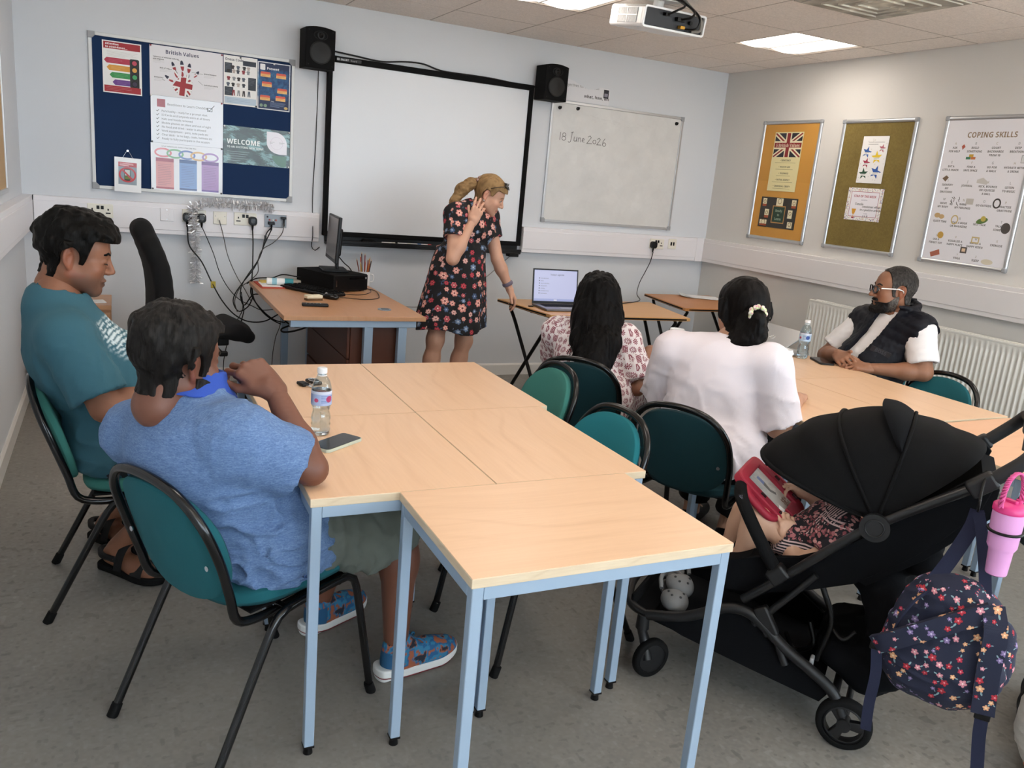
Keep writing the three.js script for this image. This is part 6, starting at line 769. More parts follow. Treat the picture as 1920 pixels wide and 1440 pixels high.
// ---------- woman in white, seen from behind ----------
{
  const J = { hip: [2.65, 0.55, 3.42], chest: [2.69, 0.82, 3.39], C7: [2.735, 1.0, 3.405], head: [2.785, 1.115, 3.36], shL: [2.565, 0.925, 3.24], shR: [2.785, 0.94, 3.565], elL: [2.62, 0.70, 3.13], wrL: [2.86, 0.76, 3.10], elR: [2.845, 0.70, 3.60], wrR: [3.06, 0.765, 3.46], latH: [-0.5, 0, -0.86], knR: [3.07, 0.50, 3.27], anR: [3.03, 0.09, 3.2], toeR: [3.15, 0.04, 3.1], knL: [2.97, 0.50, 3.05], anL: [3.0, 0.09, 2.98], toeL: [3.12, 0.04, 2.9] };
  const p = new Person('dark haired woman in white T-shirt seen from behind on the dark teal chair', [2.66, 3.4], J, { skin: 0xb88a70, w: 1.22, d: 1.2, arm: 1.15, leg: 1.05, face: [0.3, -0.05, -0.95], hs: 1.0, neck: 1.1, belly: 0.03, bd: 1.1 });
  p.body(0.009).head(0.004, { neck: 1.1 }); p.hand({ s: 1, at: J.wrL, frame: handFrame([0.8, 0, 0.2], [0, 1, 0]), curl: [[0.2, 0.3, 0.2], [0.2, 0.3, 0.2], [0.2, 0.3, 0.2], [0.2, 0.3, 0.2]], cell: 0.0045 }); p.hand({ s: -1, at: J.wrR, frame: handFrame([0.6, 0, -0.6], [0, 1, 0]), curl: [[0.2, 0.3, 0.2], [0.2, 0.3, 0.2], [0.2, 0.3, 0.2], [0.2, 0.3, 0.2]], cell: 0.0045 });
  p.done(); const hcol = (x, y, z) => mul([0.005, 0.004, 0.0038], 1 + 0.8 * noise(x * 120, y * 30, z * 120));
  p.hair((x, y, z) => 0.018 + 0.006 * smooth(0.0, 0.1, y) + 0.003 * noise(x * 90, y * 25, z * 90), hairline(0.06, 0.008, -0.085, -0.02), hcol);
  const hp = (x, y, z) => { const q = v(x, y, z).applyMatrix4(p.hm); return [q.x, q.y, q.z]; }, PT = new Field(0.005); // low ponytail swept to one side
  PT.cap(hp(0.005, 0.008, -0.118), hp(0.0, -0.005, -0.165), 0.022, 0.02, 0.02).cap(hp(0.0, -0.02, -0.165), hp(0.0, -0.085, -0.14), 0.024, 0.042, 0.03).cap(hp(0.0, -0.075, -0.14), hp(0.04, -0.125, -0.115), 0.045, 0.04, 0.03).cap(hp(0.04, -0.125, -0.115), hp(0.085, -0.145, -0.085), 0.038, 0.022, 0.03).cap(hp(0.0, -0.03, -0.09), hp(0.03, -0.11, -0.085), 0.06, 0.05, 0.04).fn((d, x, y, z) => d - 0.006 * noise(x * 45, y * 45, z * 45) - 0.003 * noise(x * 150, y * 60, z * 150));
  p.part('ponytail', uvd(PT.mesh(hcol)), hairMat); 
  const fl = []; for (let i = 0; i < 12; i++) { const a = i / 12 * 6.283; fl.push(ball(0.0105, 0.004 + Math.cos(a) * 0.03, 0.008 + Math.sin(a) * 0.026, -0.158 + 0.006 * (i % 2), 1, 1, 0.8, 8)); } p.part('scrunchie', painted(join(fl), (x, y, z) => { const k = Math.floor((noise(x * 260, y * 260, z * 260) + 1) * 2.4); return [[0.75, 0.7, 0.45], [0.55, 0.65, 0.3], [0.8, 0.75, 0.7], [0.6, 0.25, 0.3], [0.7, 0.7, 0.6]][k % 5]; }).applyMatrix4(p.hm), std(0xffffff, 0.8, { vertexColors: true }));
  const S = new Field(0.008), ax = torso(S, J, 1.18, 1.18, 0.018, 0.07, { belly: 0.03, bd: 1.12 }), oR = sleeve(S, J.shR, J.elR, 0.92, 0.084, 0.084, 0.062, 0.02), oL = sleeve(S, J.shL, J.elL, 0.9, 0.084, 0.087, 0.062, 0.02); S.ell(A3.add(J.hip, [0, 0.02, 0]), [0.225, 0.14, 0.19], 0.06, 1, ax); oR(); oL();
  const no = A3.add(J.C7, ax[2], 0.03); S.cap(A3.add(no, ax[1], -0.01), A3.add(no, ax[1], 0.12), 0.078, 0.09, 0.006, -1);
  S.fn((d, x, y, z) => { const h = smooth(0.95, 0.6, y); return Math.max(d - fold(x + 0.5 * y, y, z, 8, [1.6, 1.0, 1.6]) * (0.003 + 0.011 * h) - fold(x + y, y, z + 5, 17, [1.5, 0.9, 1.5]) * 0.005 * h, 0.49 - y); }); p.cloth('white_shirt', S, fabric(0xe6dde2, 0.0004));
  const T = new Field(0.01); T.cap(J.hipR, J.knR, 0.125, 0.09, 0.05).cap(J.hipL, J.knL, 0.125, 0.09, 0.05).cap(J.knR, A3.mix(J.knR, J.anR, 0.85), 0.09, 0.075, 0.04, 1, 1).cap(J.knL, A3.mix(J.knL, J.anL, 0.85), 0.09, 0.075, 0.04, 1, 1).ell(A3.add(J.hip, [0, -0.02, 0]), [0.23, 0.1, 0.17], 0.05, 1, ax); T.fn((d, x, y, z) => Math.max(d, y - 0.6)); p.cloth('trousers', T, M.blackMatte);
  for (const [a, e] of [[J.anR, J.toeR], [J.anL, J.toeL]]) { const d = A3.norm(A3.sub(e, a)), F2 = new Field(0.007); F2.cap([a[0] - d[0] * 0.03, 0.045, a[2] - d[2] * 0.03], [e[0] + d[0] * 0.03, 0.035, e[2] + d[2] * 0.03], 0.046, 0.042, 0.02).fn((q, x, y, z) => Math.max(q, 0.001 - y)); p.cloth('shoe', F2, M.black); }
}
// ---------- woman with long black hair ----------
{
  const J = { hip: [2.57, 0.54, 2.60], chest: [2.615, 0.74, 2.50], C7: [2.655, 0.91, 2.45], head: [2.685, 1.01, 2.41], shL: [2.525, 0.82, 2.33], shR: [2.765, 0.83, 2.58], elL: [2.62, 0.64, 2.19], wrL: [2.83, 0.755, 2.15], elR: [2.79, 0.62, 2.70], wrR: [2.98, 0.76, 2.50], latH: [-0.71, 0, -0.7], knR: [2.93, 0.5, 2.37], anR: [2.9, 0.09, 2.36], toeR: [3.0, 0.04, 2.26], knL: [2.79, 0.5, 2.24], anL: [2.8, 0.09, 2.2], toeL: [2.9, 0.04, 2.1] };
  const p = new Person('woman with long loose black hair in white and maroon patterned dress, back to the camera', [2.6, 2.55], J, { skin: 0x8d5f48, w: 1.0, d: 1.0, arm: 0.95, leg: 0.95, face: [0.36, -0.08, -0.93], hs: 0.98 });
  p.body(0.009).head(0.004); p.hand({ s: 1, at: J.wrL, frame: handFrame([0.8, 0, 0.1], [0, 1, 0]), curl: [[0.2, 0.3, 0.2], [0.2, 0.3, 0.2], [0.2, 0.3, 0.2], [0.2, 0.3, 0.2]], cell: 0.0045 }); p.hand({ s: -1, at: J.wrR, frame: handFrame([0.7, 0, -0.5], [0, 1, 0]), curl: [[0.2, 0.3, 0.2], [0.2, 0.3, 0.2], [0.2, 0.3, 0.2], [0.2, 0.3, 0.2]], cell: 0.0045 });
  p.done(); const hcol = (x, y, z) => mul([0.0036, 0.0033, 0.0036], 1 + 0.8 * noise(x * 140, y * 14, z * 140)), hp = (x, y, z) => { const q = v(x, y, z).applyMatrix4(p.hm); return [q.x, q.y, q.z]; };
  const Hh = new Field(0.0055); Hh.ell(hp(0, 0.03, -0.018), [0.094, 0.107, 0.112], 0.03, 1, p.hf).cap(hp(0, 0.02, -0.06), hp(0.0, -0.09, -0.095), 0.098, 0.098, 0.05).cap(hp(0.04, -0.05, -0.05), hp(0.055, -0.2, -0.1), 0.075, 0.068, 0.05).cap(hp(-0.04, -0.05, -0.05), hp(-0.05, -0.2, -0.1), 0.075, 0.068, 0.05).cap(hp(0.06, -0.1, -0.1), [2.545, 0.83, 2.535], 0.07, 0.05, 0.05).cap(hp(-0.05, -0.1, -0.1), [2.655, 0.83, 2.63], 0.07, 0.05, 0.05).cap(hp(0, -0.08, -0.11), [2.575, 0.80, 2.63], 0.075, 0.06, 0.05).cap([2.575, 0.82, 2.63], [2.525, 0.735, 2.69], 0.065, 0.05, 0.05).cap([2.545, 0.75, 2.68], [2.515, 0.665, 2.72], 0.05, 0.02, 0.04).cap([2.535, 0.82, 2.55], [2.495, 0.74, 2.635], 0.045, 0.028, 0.04).cap([2.65, 0.82, 2.63], [2.595, 0.72, 2.70], 0.045, 0.026, 0.04).cap(hp(0.06, -0.12, -0.03), hp(0.12, -0.22, 0.01), 0.05, 0.035, 0.04).cap(hp(-0.06, -0.12, -0.02), hp(-0.11, -0.22, -0.02), 0.045, 0.03, 0.04);
  Hh.fn((d, x, y, z) => { const q = [x - p.J.head[0], y - p.J.head[1], z - p.J.head[2]], f = A3.dot(q, p.hf[2]), u = A3.dot(q, p.hf[1]), l = A3.dot(q, p.hf[0]); const part0 = 0.008 * smooth(0.01, 0.0, Math.abs(l)) * smooth(0.06, 0.11, u); return Math.max(d - 0.007 * noise(l * 55, u * 7, f * 55) - 0.003 * noise(l * 150, u * 12, f * 150) + part0, Math.min(f - 0.055 + 0.3 * Math.max(0, 0.06 - u), 0.07 - u)); });
  p.part('long_hair', uvd(Hh.mesh(hcol)), hairMat); seed = 21; p.part('loose_hair', boxUV(painted(strands(110, () => { const a = rnd(-1, 1), k = rnd(0.5, 1); const b = 1 - a * a, e0 = A3.mix([2.505, 0.80, 2.55], [2.68, 0.80, 2.66], 0.5 + a * 0.5); return [hp(-a * 0.1, -0.03, -0.07 - 0.045 * b), A3.add(e0, [-0.045 * b + rnd(-0.01, 0.01), 0.06, 0.05 * b]), A3.add(e0, [-0.075 * b - 0.02 + rnd(-0.03, 0.03), -0.03 - 0.1 * k * b, 0.085 * b + rnd(-0.01, 0.02)])]; }, 0.0014), () => [0.004, 0.0036, 0.004])), hairMat);
  const S = new Field(0.008), ax = torso(S, J, 1.02, 1.02, 0.014, 0.06), oR = sleeve(S, J.shR, J.elR, 0.85, 0.076, 0.088, 0.05), oL = sleeve(S, J.shL, J.elL, 0.85, 0.076, 0.088, 0.05); S.ell(A3.mix(J.shR, J.elR, 0.6), [0.085, 0.075, 0.085], 0.03).ell(A3.mix(J.shL, J.elL, 0.6), [0.085, 0.075, 0.085], 0.03); S.ell(J.hip, [0.2, 0.11, 0.19], 0.06, 1, ax).cap(J.hipR, J.knR, 0.12, 0.12, 0.06).cap(J.hipL, J.knL, 0.12, 0.12, 0.06); for (const s of ['R', 'L']) S.cap(J['kn' + s], A3.mix(J['kn' + s], J['an' + s], 0.8), 0.12, 0.12, 0.06, 1, 1); oR(); oL(); const no = A3.add(J.C7, ax[2], 0.04); S.cap(no, A3.add(no, ax[1], 0.12), 0.065, 0.085, 0.006, -1); S.fn((d, x, y, z) => d - 0.006 * fold(x, y, z, 13, [1.6, 1, 1.6]));
  const paisley = rep(canvasTex(1024, 1024, (g, w) => { rect(g, '#e9dfe0', 0, 0, w, w); let k = 3; const R = () => { k = (k * 16807) % 2147483647; return k / 2147483647; }; for (let i = 0; i < 8; i++) for (let j = 0; j < 8; j++) { const x = (i + (j % 2) * 0.5) * 128 + 40, y = j * 128 + 64, t = (i * 5 + j * 3) % 4, c = '#7a1c34'; g.strokeStyle = c; if (t === 0) { for (let a = 0; a < 9; a++) disc(g, c, x + Math.cos(a * 0.7) * 34, y + Math.sin(a * 0.7) * 34, 17, 8, a * 0.7); disc(g, c, x, y, 14); } else if (t === 1) { g.lineWidth = 8; g.beginPath(); g.moveTo(x, y + 54); g.quadraticCurveTo(x + 40, y, x, y - 54); g.stroke(); for (let a = -3; a < 4; a++) { disc(g, c, x + 26 + 12 * Math.cos(a), y + a * 15, 13, 6, 0.6); disc(g, c, x - 8, y + a * 15, 13, 6, -0.6); } } else if (t === 2) { g.lineWidth = 9; for (let a = -2; a < 3; a++) { g.beginPath(); g.moveTo(x - 46, y + a * 22 - 20); g.lineTo(x + 46, y + a * 22 + 20); g.moveTo(x - 46, y + a * 22 + 20); g.lineTo(x + 46, y + a * 22 - 20); g.stroke(); } } else { ring(g, c, x, y, 40, 30, 9); ring(g, c, x + 8, y, 20, 14, 8); for (let a = 0; a < 12; a++) disc(g, c, x + Math.cos(a * 0.52) * 54, y + Math.sin(a * 0.52) * 44, 7); } } }), 0.3);
  p.cloth('patterned_dress', S, phys(0xffffff, 0.85, { map: paisley }), 'white dress with maroon leaf print'); for (const [a, e] of [[J.anR, J.toeR], [J.anL, J.toeL]]) { const d = A3.norm(A3.sub(e, a)), F2 = new Field(0.008); F2.cap([a[0] - d[0] * 0.03, 0.045, a[2] - d[2] * 0.03], [e[0], 0.035, e[2]], 0.044, 0.04, 0.02).fn((q, x, y, z) => Math.max(q, 0.001 - y)); p.cloth('shoe', F2, M.black); }
}
// ---------- man in the quilted waistcoat ----------
{
  const J = { hip: [4.26, 0.54, 2.76], chest: [4.295, 0.87, 2.85], C7: [4.335, 1.04, 2.86], head: [4.272, 1.162, 2.84], shL: [4.285, 0.975, 3.035], shR: [4.30, 0.96, 2.66], elL: [4.265, 0.77, 3.12], wrL: [4.08, 0.755, 2.95], elR: [4.16, 0.74, 2.56], wrR: [4.03, 0.79, 2.76], latH: [0.3, 0, 0.95], knL: [3.85, 0.52, 3.0], anL: [3.84, 0.09, 2.98], toeL: [3.72, 0.04, 2.96], knR: [3.85, 0.52, 2.75], anR: [3.83, 0.09, 2.74], toeR: [3.7, 0.04, 2.7] };
  const p = new Person('bearded man in glasses and navy quilted waistcoat over a white T-shirt', [4.26, 2.8], J, { skin: 0x94664c, w: 1.08, d: 1.05, arm: 1.05, leg: 0.95, face: [-0.86, -0.03, -0.5], hs: 1.02, neck: 1.1, belly: 0.05, bd: 1.15 });
  p.body(0.009).head(0.0035, { nose: 1.2, jaw: 1.05, neck: 1.05 });
  p.hand({ s: 1, at: J.wrL, frame: handFrame([-0.75, 0.1, -0.55], [0.2, 0.75, 0.5]), curl: [[0.5, 0.7, 0.4], [0.5, 0.7, 0.4], [0.55, 0.7, 0.4], [0.6, 0.7, 0.4]], thumb: [[0.5, 0.75, 0.3], [0.2, 0.95, 0.3]], cell: 0.0035 }); p.hand({ s: -1, at: J.wrR, frame: handFrame([-0.35, -0.05, 0.75], [-0.6, 0.6, 0.0]), curl: [[0.6, 0.7, 0.5], [0.6, 0.8, 0.5], [0.65, 0.8, 0.5], [0.7, 0.8, 0.5]], thumb: [[0.4, 0.8, 0.35], [0.1, 0.95, 0.3]], cell: 0.0035 });
  p.done();
  p.hair((x, y, z) => 0.005 + 0.002 * noise(x * 160, y * 160, z * 160), hairline(0.095, 0.006, -0.075, -0.035), hairColour([0.015, 0.013, 0.012], 0.4, { c: [0.13, 0.12, 0.11], f: (x, y, z) => 0.35 + 0.3 * smooth(0.06, 0.02, y) })); p.hair((x, y, z) => 0.006 + 0.014 * smooth(-0.075, -0.11, y) * smooth(0.03, 0.07, z) + 0.003 * noise(x * 150, y * 150, z * 150), (x, y, z) => { const ax2 = Math.abs(x), t = mix(-0.03, -0.066, smooth(0.0, 0.06, z)), must = Math.max(Math.abs(y + 0.056 + 0.1 * ax2 * ax2 * 10) - 0.0055, ax2 - 0.03, 0.07 - z), e = Math.max(y - t, -0.125 - y, 0.0 - z, (z > 0.082 && ax2 < 0.024 && y > -0.087) ? 0.01 : -1); return Math.min(e, must); }, hairColour([0.012, 0.011, 0.011], 0.5, { c: [0.3, 0.28, 0.26], f: (x, y, z) => 0.7 * smooth(0.055, 0.02, z) }), { name: 'beard' });
  p.brows([0.02, 0.017, 0.015], 0.004); eyes(p.t, p.hm.clone().premultiply(new THREE.Matrix4().makeTranslation(-4.26, 0, -2.8)), [0.03, 0.016, 0.01], M.black);
  const gl = []; for (const s of [-1, 1]) gl.push(extr(rr(0.05, 0.036, 0.011), 0.004, 0.001, [new THREE.Path(rr(0.042, 0.028, 0.008).getPoints(6).reverse())]).rotateY(s * 0.12).translate(s * 0.0315, -0.003, 0.108)); gl.push(bar([-0.008, 0.004, 0.111], [0.008, 0.004, 0.111], 0.003)); const fr = p.part('eyeglasses', join(gl).applyMatrix4(p.hm), M.blackGloss, 'black glasses with white temples'); part('temple', join([-1, 1].flatMap((s) => [box(0.004, 0.006, 0.1, s * 0.071, 0.008, 0.055, 0.001).rotateY(s * 0.1), tube([[s * 0.078, 0.008, 0.01], [s * 0.085, 0.0, -0.012], [s * 0.086, -0.02, -0.02]], 0.0028, 6)])).applyMatrix4(p.hm).translate(-4.26, 0, -2.8), M.white, fr, 'white temples');
  const T = new Field(0.009), ax = torso(T, J, 1.06, 1.04, 0.008, 0.06, { belly: 0.05, bd: 1.15 }), oL = sleeve(T, J.shL, J.elL, 0.78, 0.07, 0.074, 0.054), oR = sleeve(T, J.shR, J.elR, 0.8, 0.07, 0.074, 0.054); oL(); oR(); const no = A3.add(J.C7, ax[2], 0.05); T.cap(no, A3.add(no, ax[1], 0.12), 0.066, 0.08, 0.006, -1).fn((d, x, y, z) => d - 0.005 * fold(x, y, z, 13)); p.cloth('t_shirt', T, fabric(0xe9e6e6, 0.0004));
  const S = new Field(0.0065); torso(S, J, 1.12, 1.1, 0.024, 0.06, { belly: 0.05, bd: 1.15 }); S.ell(J.hip, [0.2, 0.15, 0.16], 0.06, 1, ax);
  for (const s of ['L', 'R']) S.cap(A3.mix(J['sh' + s], J['el' + s], 0.3), A3.mix(J['sh' + s], J['el' + s], 0.9), 0.08, 0.11, 0.01, -1).cap(A3.add(J['sh' + s], ax[0], s === 'L' ? 0.075 : -0.075), A3.add(J['sh' + s], ax[0], s === 'L' ? 0.17 : -0.17), 0.07, 0.11, 0.01, -1);
  S.cap(A3.add(no, ax[1], 0.0), A3.add(no, ax[1], 0.14), 0.07, 0.075, 0.004, -1); neckBand(S, A3.add(A3.add(J.C7, ax[2], 0.045), ax[1], 0.03), A3.add(ax[1], ax[2], 0.2), 0.088, 0.036, 0.009, 0.008, 0.015);
  S.fn((d, x, y, z) => { const q = A3.sub([x, y, z], J.hip), u = A3.dot(q, ax[1]), l = A3.dot(q, ax[0]), f = A3.dot(q, ax[2]), open = 0.05 + 0.02 * smooth(0.2, 0.0, u); let e = d - (u < 0.29 ? 0.009 * Math.sqrt(Math.abs(Math.sin(u / 0.058 * PI))) : u < 0.36 ? 0.004 : 0.006 * Math.sqrt(Math.abs(Math.sin(u / 0.05 * PI)))) - 0.004 * fold(x, y, z, 22, [2, 1, 2]); if (f > -0.0) e = Math.max(e, open - Math.abs(l + 0.012)); return Math.max(e, 0.47 - y); });
  p.cloth('waistcoat', S, phys(0x090d18, 0.55, { specularIntensity: 0.5 })); p.J.axG = ax;
  const L2 = new Field(0.01); L2.cap(J.hipR, J.knR, 0.105, 0.08, 0.05).cap(J.hipL, J.knL, 0.105, 0.08, 0.05).cap(J.knR, J.anR, 0.08, 0.06, 0.04, 1, 1).cap(J.knL, J.anL, 0.08, 0.06, 0.04, 1, 1).ell(J.hip, [0.18, 0.09, 0.15], 0.05, 1, ax); p.cloth('trousers', L2, fabric(0x23262e, 0.0006)); for (const [a, e] of [[J.anR, J.toeR], [J.anL, J.toeL]]) { const d = A3.norm(A3.sub(e, a)), F2 = new Field(0.008); F2.cap([a[0] - d[0] * 0.03, 0.045, a[2] - d[2] * 0.03], [e[0] + d[0] * 0.02, 0.035, e[2]], 0.046, 0.042, 0.02).fn((q, x, y, z) => Math.max(q, 0.001 - y)); p.cloth('shoe', F2, M.black); }
  // tone-on-tone lettering patch on the chest
  const lt = canvasTex(256, 64, (g) => { rect(g, '#10131c', 0, 0, 256, 64); txt(g, 'BOSS', 128, 54, 62, '#3c4048', 'center', 'bold'); }), o = A3.add(A3.add(A3.add(J.hip, ax[1], 0.325), ax[0], 0.105), ax[2], 0.15), zz = A3.norm(A3.add(ax[2], ax[0], 0.75)), fr2 = frameOf(zz, ax[1]); const bg = new THREE.BoxGeometry(0.105, 0.028, 0.004).applyMatrix4(toM4(o, fr2)); p.part('lettering_patch', bg, std(0xffffff, 0.5, { map: lt }), 'dark patch lettered BOSS');
}
// ---------- things on and round the teacher's desk ----------
const DT = 0.7402, turnPC = 0.423;
{
  const t = thing('computer', 'black desktop computer lying flat on the brown desk under the monitor', 'computer', [1.82, DT, 0.41], turnPC);
  part('case', [box(0.28, 0.108, 0.40, 0, 0.06, 0, 0.004)], M.blackMatte, t); part('front_panel', [box(0.276, 0.1, 0.01, 0, 0.06, 0.203, 0.003)], M.black, t); part('drive_slot', [box(0.13, 0.012, 0.003, 0.05, 0.09, 0.2085)], M.blackGloss, t); part('badge', [box(0.006, 0.04, 0.002, -0.12, 0.06, 0.209)], M.chrome, t); part('power_button', [cyl(0.007, 0.007, 0.004, 0, 0, 0, 14).rotateX(PI / 2).translate(0.12, 0.09, 0.209)], M.greyPlastic, t);
  for (const [x, z] of [[-0.11, 0.16], [0.11, 0.16], [-0.11, -0.16], [0.11, -0.16]]) part('foot', [cyl(0.012, 0.012, 0.006, x, 0.003, z, 12)], M.rubber, t);
}
{
  const t = thing('monitor', 'black computer monitor on the desktop computer, its screen turned to the left wall', 'monitor', [1.835, DT + 0.115, 0.39], Math.atan2(-0.996, -0.09));
  part('bezel', [box(0.46, 0.3, 0.022, 0, 0.215, 0.02, 0.006), box(0.3, 0.18, 0.03, 0, 0.2, -0.002, 0.012)], M.black, t).rotation.x = -0.06; const sc = part('screen', [box(0.43, 0.262, 0.002, 0, 0.222, 0.0315)], std(0x5d5759, 0.25), t); sc.rotation.x = -0.06;
  part('stand_neck', [box(0.06, 0.13, 0.02, 0, 0.075, -0.02, 0.006)], M.black, t); part('stand_base', [box(0.24, 0.014, 0.17, 0, 0.007, 0, 0.006)], M.black, t);
}
solo('monitor_lead', [tube([[1.87, 0.95, 0.36], [1.92, 0.9, 0.33], [1.97, 0.86, 0.3], [2.0, 0.8, 0.27], [1.97, 0.75, 0.255]], 0.004, 6)], M.black, 'thick black lead behind the monitor going down beside the computer', 'cable');
{
  const t = thing('keyboard', 'black computer keyboard in front of the desktop computer', 'keyboard', [1.645, DT, 0.635], Math.atan2(0.49, 0.87) - PI / 2 + PI);
  t.rotation.y = Math.atan2(-0.87, 0.49); part('base', [box(0.45, 0.018, 0.155, 0, 0.011, 0, 0.006)], M.black, t);
  const kg = boxUV(new RoundedBoxGeometry(0.0165, 0.009, 0.0165, 1, 0.003)), wide = boxUV(new RoundedBoxGeometry(0.11, 0.009, 0.0165, 1, 0.003)); for (let r = 0; r < 6; r++) for (let i = 0; i < 21; i++) { if (r === 5 && i > 3 && i < 10) { if (i === 4) part('key', wide, M.blackMatte, t).position.set(-0.205 + 6.5 * 0.0205, 0.023, 0.058); continue; } if (i === 14 || i === 18) continue; part('key', kg, M.blackMatte, t).position.set(-0.205 + i * 0.0205, 0.023, -0.06 + r * 0.0205 + (r ? 0.012 : 0) - 0.008); }
}
{ const t = thing('mouse', 'black computer mouse at the near end of the keyboard', 'mouse', [1.70, DT, 0.905], 0.9); part('body', [new THREE.SphereGeometry(0.032, 24, 16).scale(0.95, 0.62, 1.75).translate(0, 0.014, 0)].map((g) => { const p = g.attributes.position; for (let i = 0; i < p.count; i++) if (p.getY(i) < 0) p.setY(i, 0); return g; }), M.blackGloss, t); part('scroll_wheel', [cyl(0.007, 0.007, 0.006, 0, 0, 0, 12).rotateZ(PI / 2).translate(0, 0.031, -0.03)], M.greyPlastic, t); }
solo('mouse_cable', [tube([[1.74, 0.746, 0.85], [1.9, 0.744, 0.92], [2.0, 0.744, 0.88], [2.06, 0.744, 0.72], [2.08, 0.744, 0.5], [2.0, 0.744, 0.42]], 0.0022, 6)], M.black, 'thin black mouse cable looping over the right side of the desk', 'cable');
solo('keyboard_cable', [tube([[1.8, 0.746, 0.72], [1.92, 0.744, 0.74], [2.03, 0.744, 0.62], [2.06, 0.744, 0.45], [1.98, 0.744, 0.34]], 0.0022, 6)], M.black, 'thin black keyboard cable on the desk beside the computer', 'cable');
{ const t = thing('dry_wipe_eraser', 'cream and brown dry wipe eraser beside the mouse', 'eraser', [1.58, DT, 0.97], 0.25); part('felt', [box(0.1, 0.012, 0.046, 0, 0.006, 0, 0.002)], std(0x6b5236, 0.9), t); part('body', [box(0.104, 0.022, 0.05, 0, 0.023, 0, 0.007)], std(0xe5dcc0, 0.5), t); }
{ const t = thing('remote_control', 'slim black remote control near the front edge of the brown desk', 'remote', [1.545, DT, 1.185], 1.45); part('body', [box(0.045, 0.017, 0.15, 0, 0.0085, 0, 0.006)], M.black, t); part('button', Array.from({ length: 10 }, (_, i) => box(0.008, 0.002, 0.006, (i % 2 ? 1 : -1) * 0.01, 0.018, -0.05 + Math.floor(i / 2) * 0.02, 0.0008)), M.greyPlastic, t); }
{ // mug of coloured pencils
  const x = 2.055, z = 0.12, y = 0.0; const t = thing('mug', 'white mug holding coloured pencils behind the computer', 'mug', [x, DT, 0.3]); t.position.set(2.085, DT, 0.262);
  part('cup', [lathe([[0, 0.004], [0.034, 0.004], [0.036, 0], [0.04, 0.003], [0.041, 0.098], [0.038, 0.099], [0.0375, 0.01], [0, 0.01]], 32)], M.whiteGloss, t); part('handle', [tube([[0.04, 0.08, 0], [0.062, 0.075, 0], [0.066, 0.05, 0], [0.058, 0.028, 0], [0.04, 0.025, 0]], 0.005, 8)], M.whiteGloss, t);
  seed = 31; const cols = [[0xb5432f, 'red'], [0x3c2f2a, 'dark brown'], [0xc7803a, 'orange'], [0x8e2d35, 'maroon'], [0xd2a03a, 'yellow'], [0x7b3b2a, 'rust'], [0xc2563c, 'coral'], [0x4c2b33, 'plum'], [0xb86a2d, 'amber'], [0x9d3a2f, 'brick red']];
  cols.forEach(([c, n], i) => { const a = i / 10 * 6.283, b = 0.02, r = 0.034 + 0.012 * (i % 3), h = 0.155 + 0.02 * (i % 4), p = thing('pencil', n + ' pencil standing in the white mug on the desk', 'pencil', [2.085, DT, 0.262], 0, 'pencils in the white mug'), A = [Math.cos(a) * b, 0.013, Math.sin(a) * b], B = [Math.cos(a) * r, h, Math.sin(a) * r]; part('shaft', [bar(A, B, 0.0036, 0.0036, 6)], std(c, 0.5), p); const d = A3v(A, B); part('tip', [bar(B, [B[0] + d[0] * 0.014, B[1] + d[1] * 0.014, B[2] + d[2] * 0.014], 0.0036, 0.0006, 6)], std(0xd8b98e, 0.7), p); });
}
function A3v(a, b) { const d = [b[0] - a[0], b[1] - a[1], b[2] - a[2]], l = Math.hypot(...d); return d.map((q) => q / l); }
solo('red_folder', [extr([[0, 0], [0.21, 0.02], [0.2, 0.31], [-0.01, 0.29]], 0.004, 0.001).rotateX(-PI / 2)], std(0xb8432e, 0.6), 'red folder lying at the far left corner of the brown desk', 'folder').position.set(1.345, DT + 0.001, 0.535);
solo('yellow_folder', [extr([[0, 0], [0.16, 0.01], [0.15, 0.1], [0, 0.09]], 0.012, 0.002).rotateX(-PI / 2)], std(0xd8bd62, 0.7), 'pale yellow folder at the back edge of the brown desk', 'folder').position.set(1.37, DT + 0.003, 0.345);
solo('loose_paper', [box(0.15, 0.003, 0.2, 0, 0, 0)], M.paper, 'white papers on the red folder on the brown desk', 'paper').position.set(1.43, DT + 0.0085, 0.40);
solo('paper_tray', [box(0.14, 0.03, 0.1, 0, 0.015, 0, 0.003)], std(0xb9b2a2, 0.6), 'grey beige box at the back of the desk beside the computer', 'box').position.set(1.56, DT + 0.001, 0.29);
{ const t = thing('whiteboard_cleaner', 'white and teal tube lying on the papers at the desk corner', 'tube', [1.475, DT + 0.033, 0.43], -0.12); part('bottle', [bar([-0.08, 0, 0], [0.03, 0, 0], 0.022, 0.022, 20), bar([-0.085, 0, 0], [-0.08, 0, 0], 0.018, 0.022, 20)], M.whiteGloss, t); part('cap', [bar([0.03, 0, 0], [0.085, 0, 0], 0.0225, 0.021, 20)], std(0x2f8f98, 0.45), t); part('print_band', [bar([-0.05, 0, 0], [-0.02, 0, 0], 0.0222, 0.0222, 20)], std(0x8fc0d0, 0.5), t); }
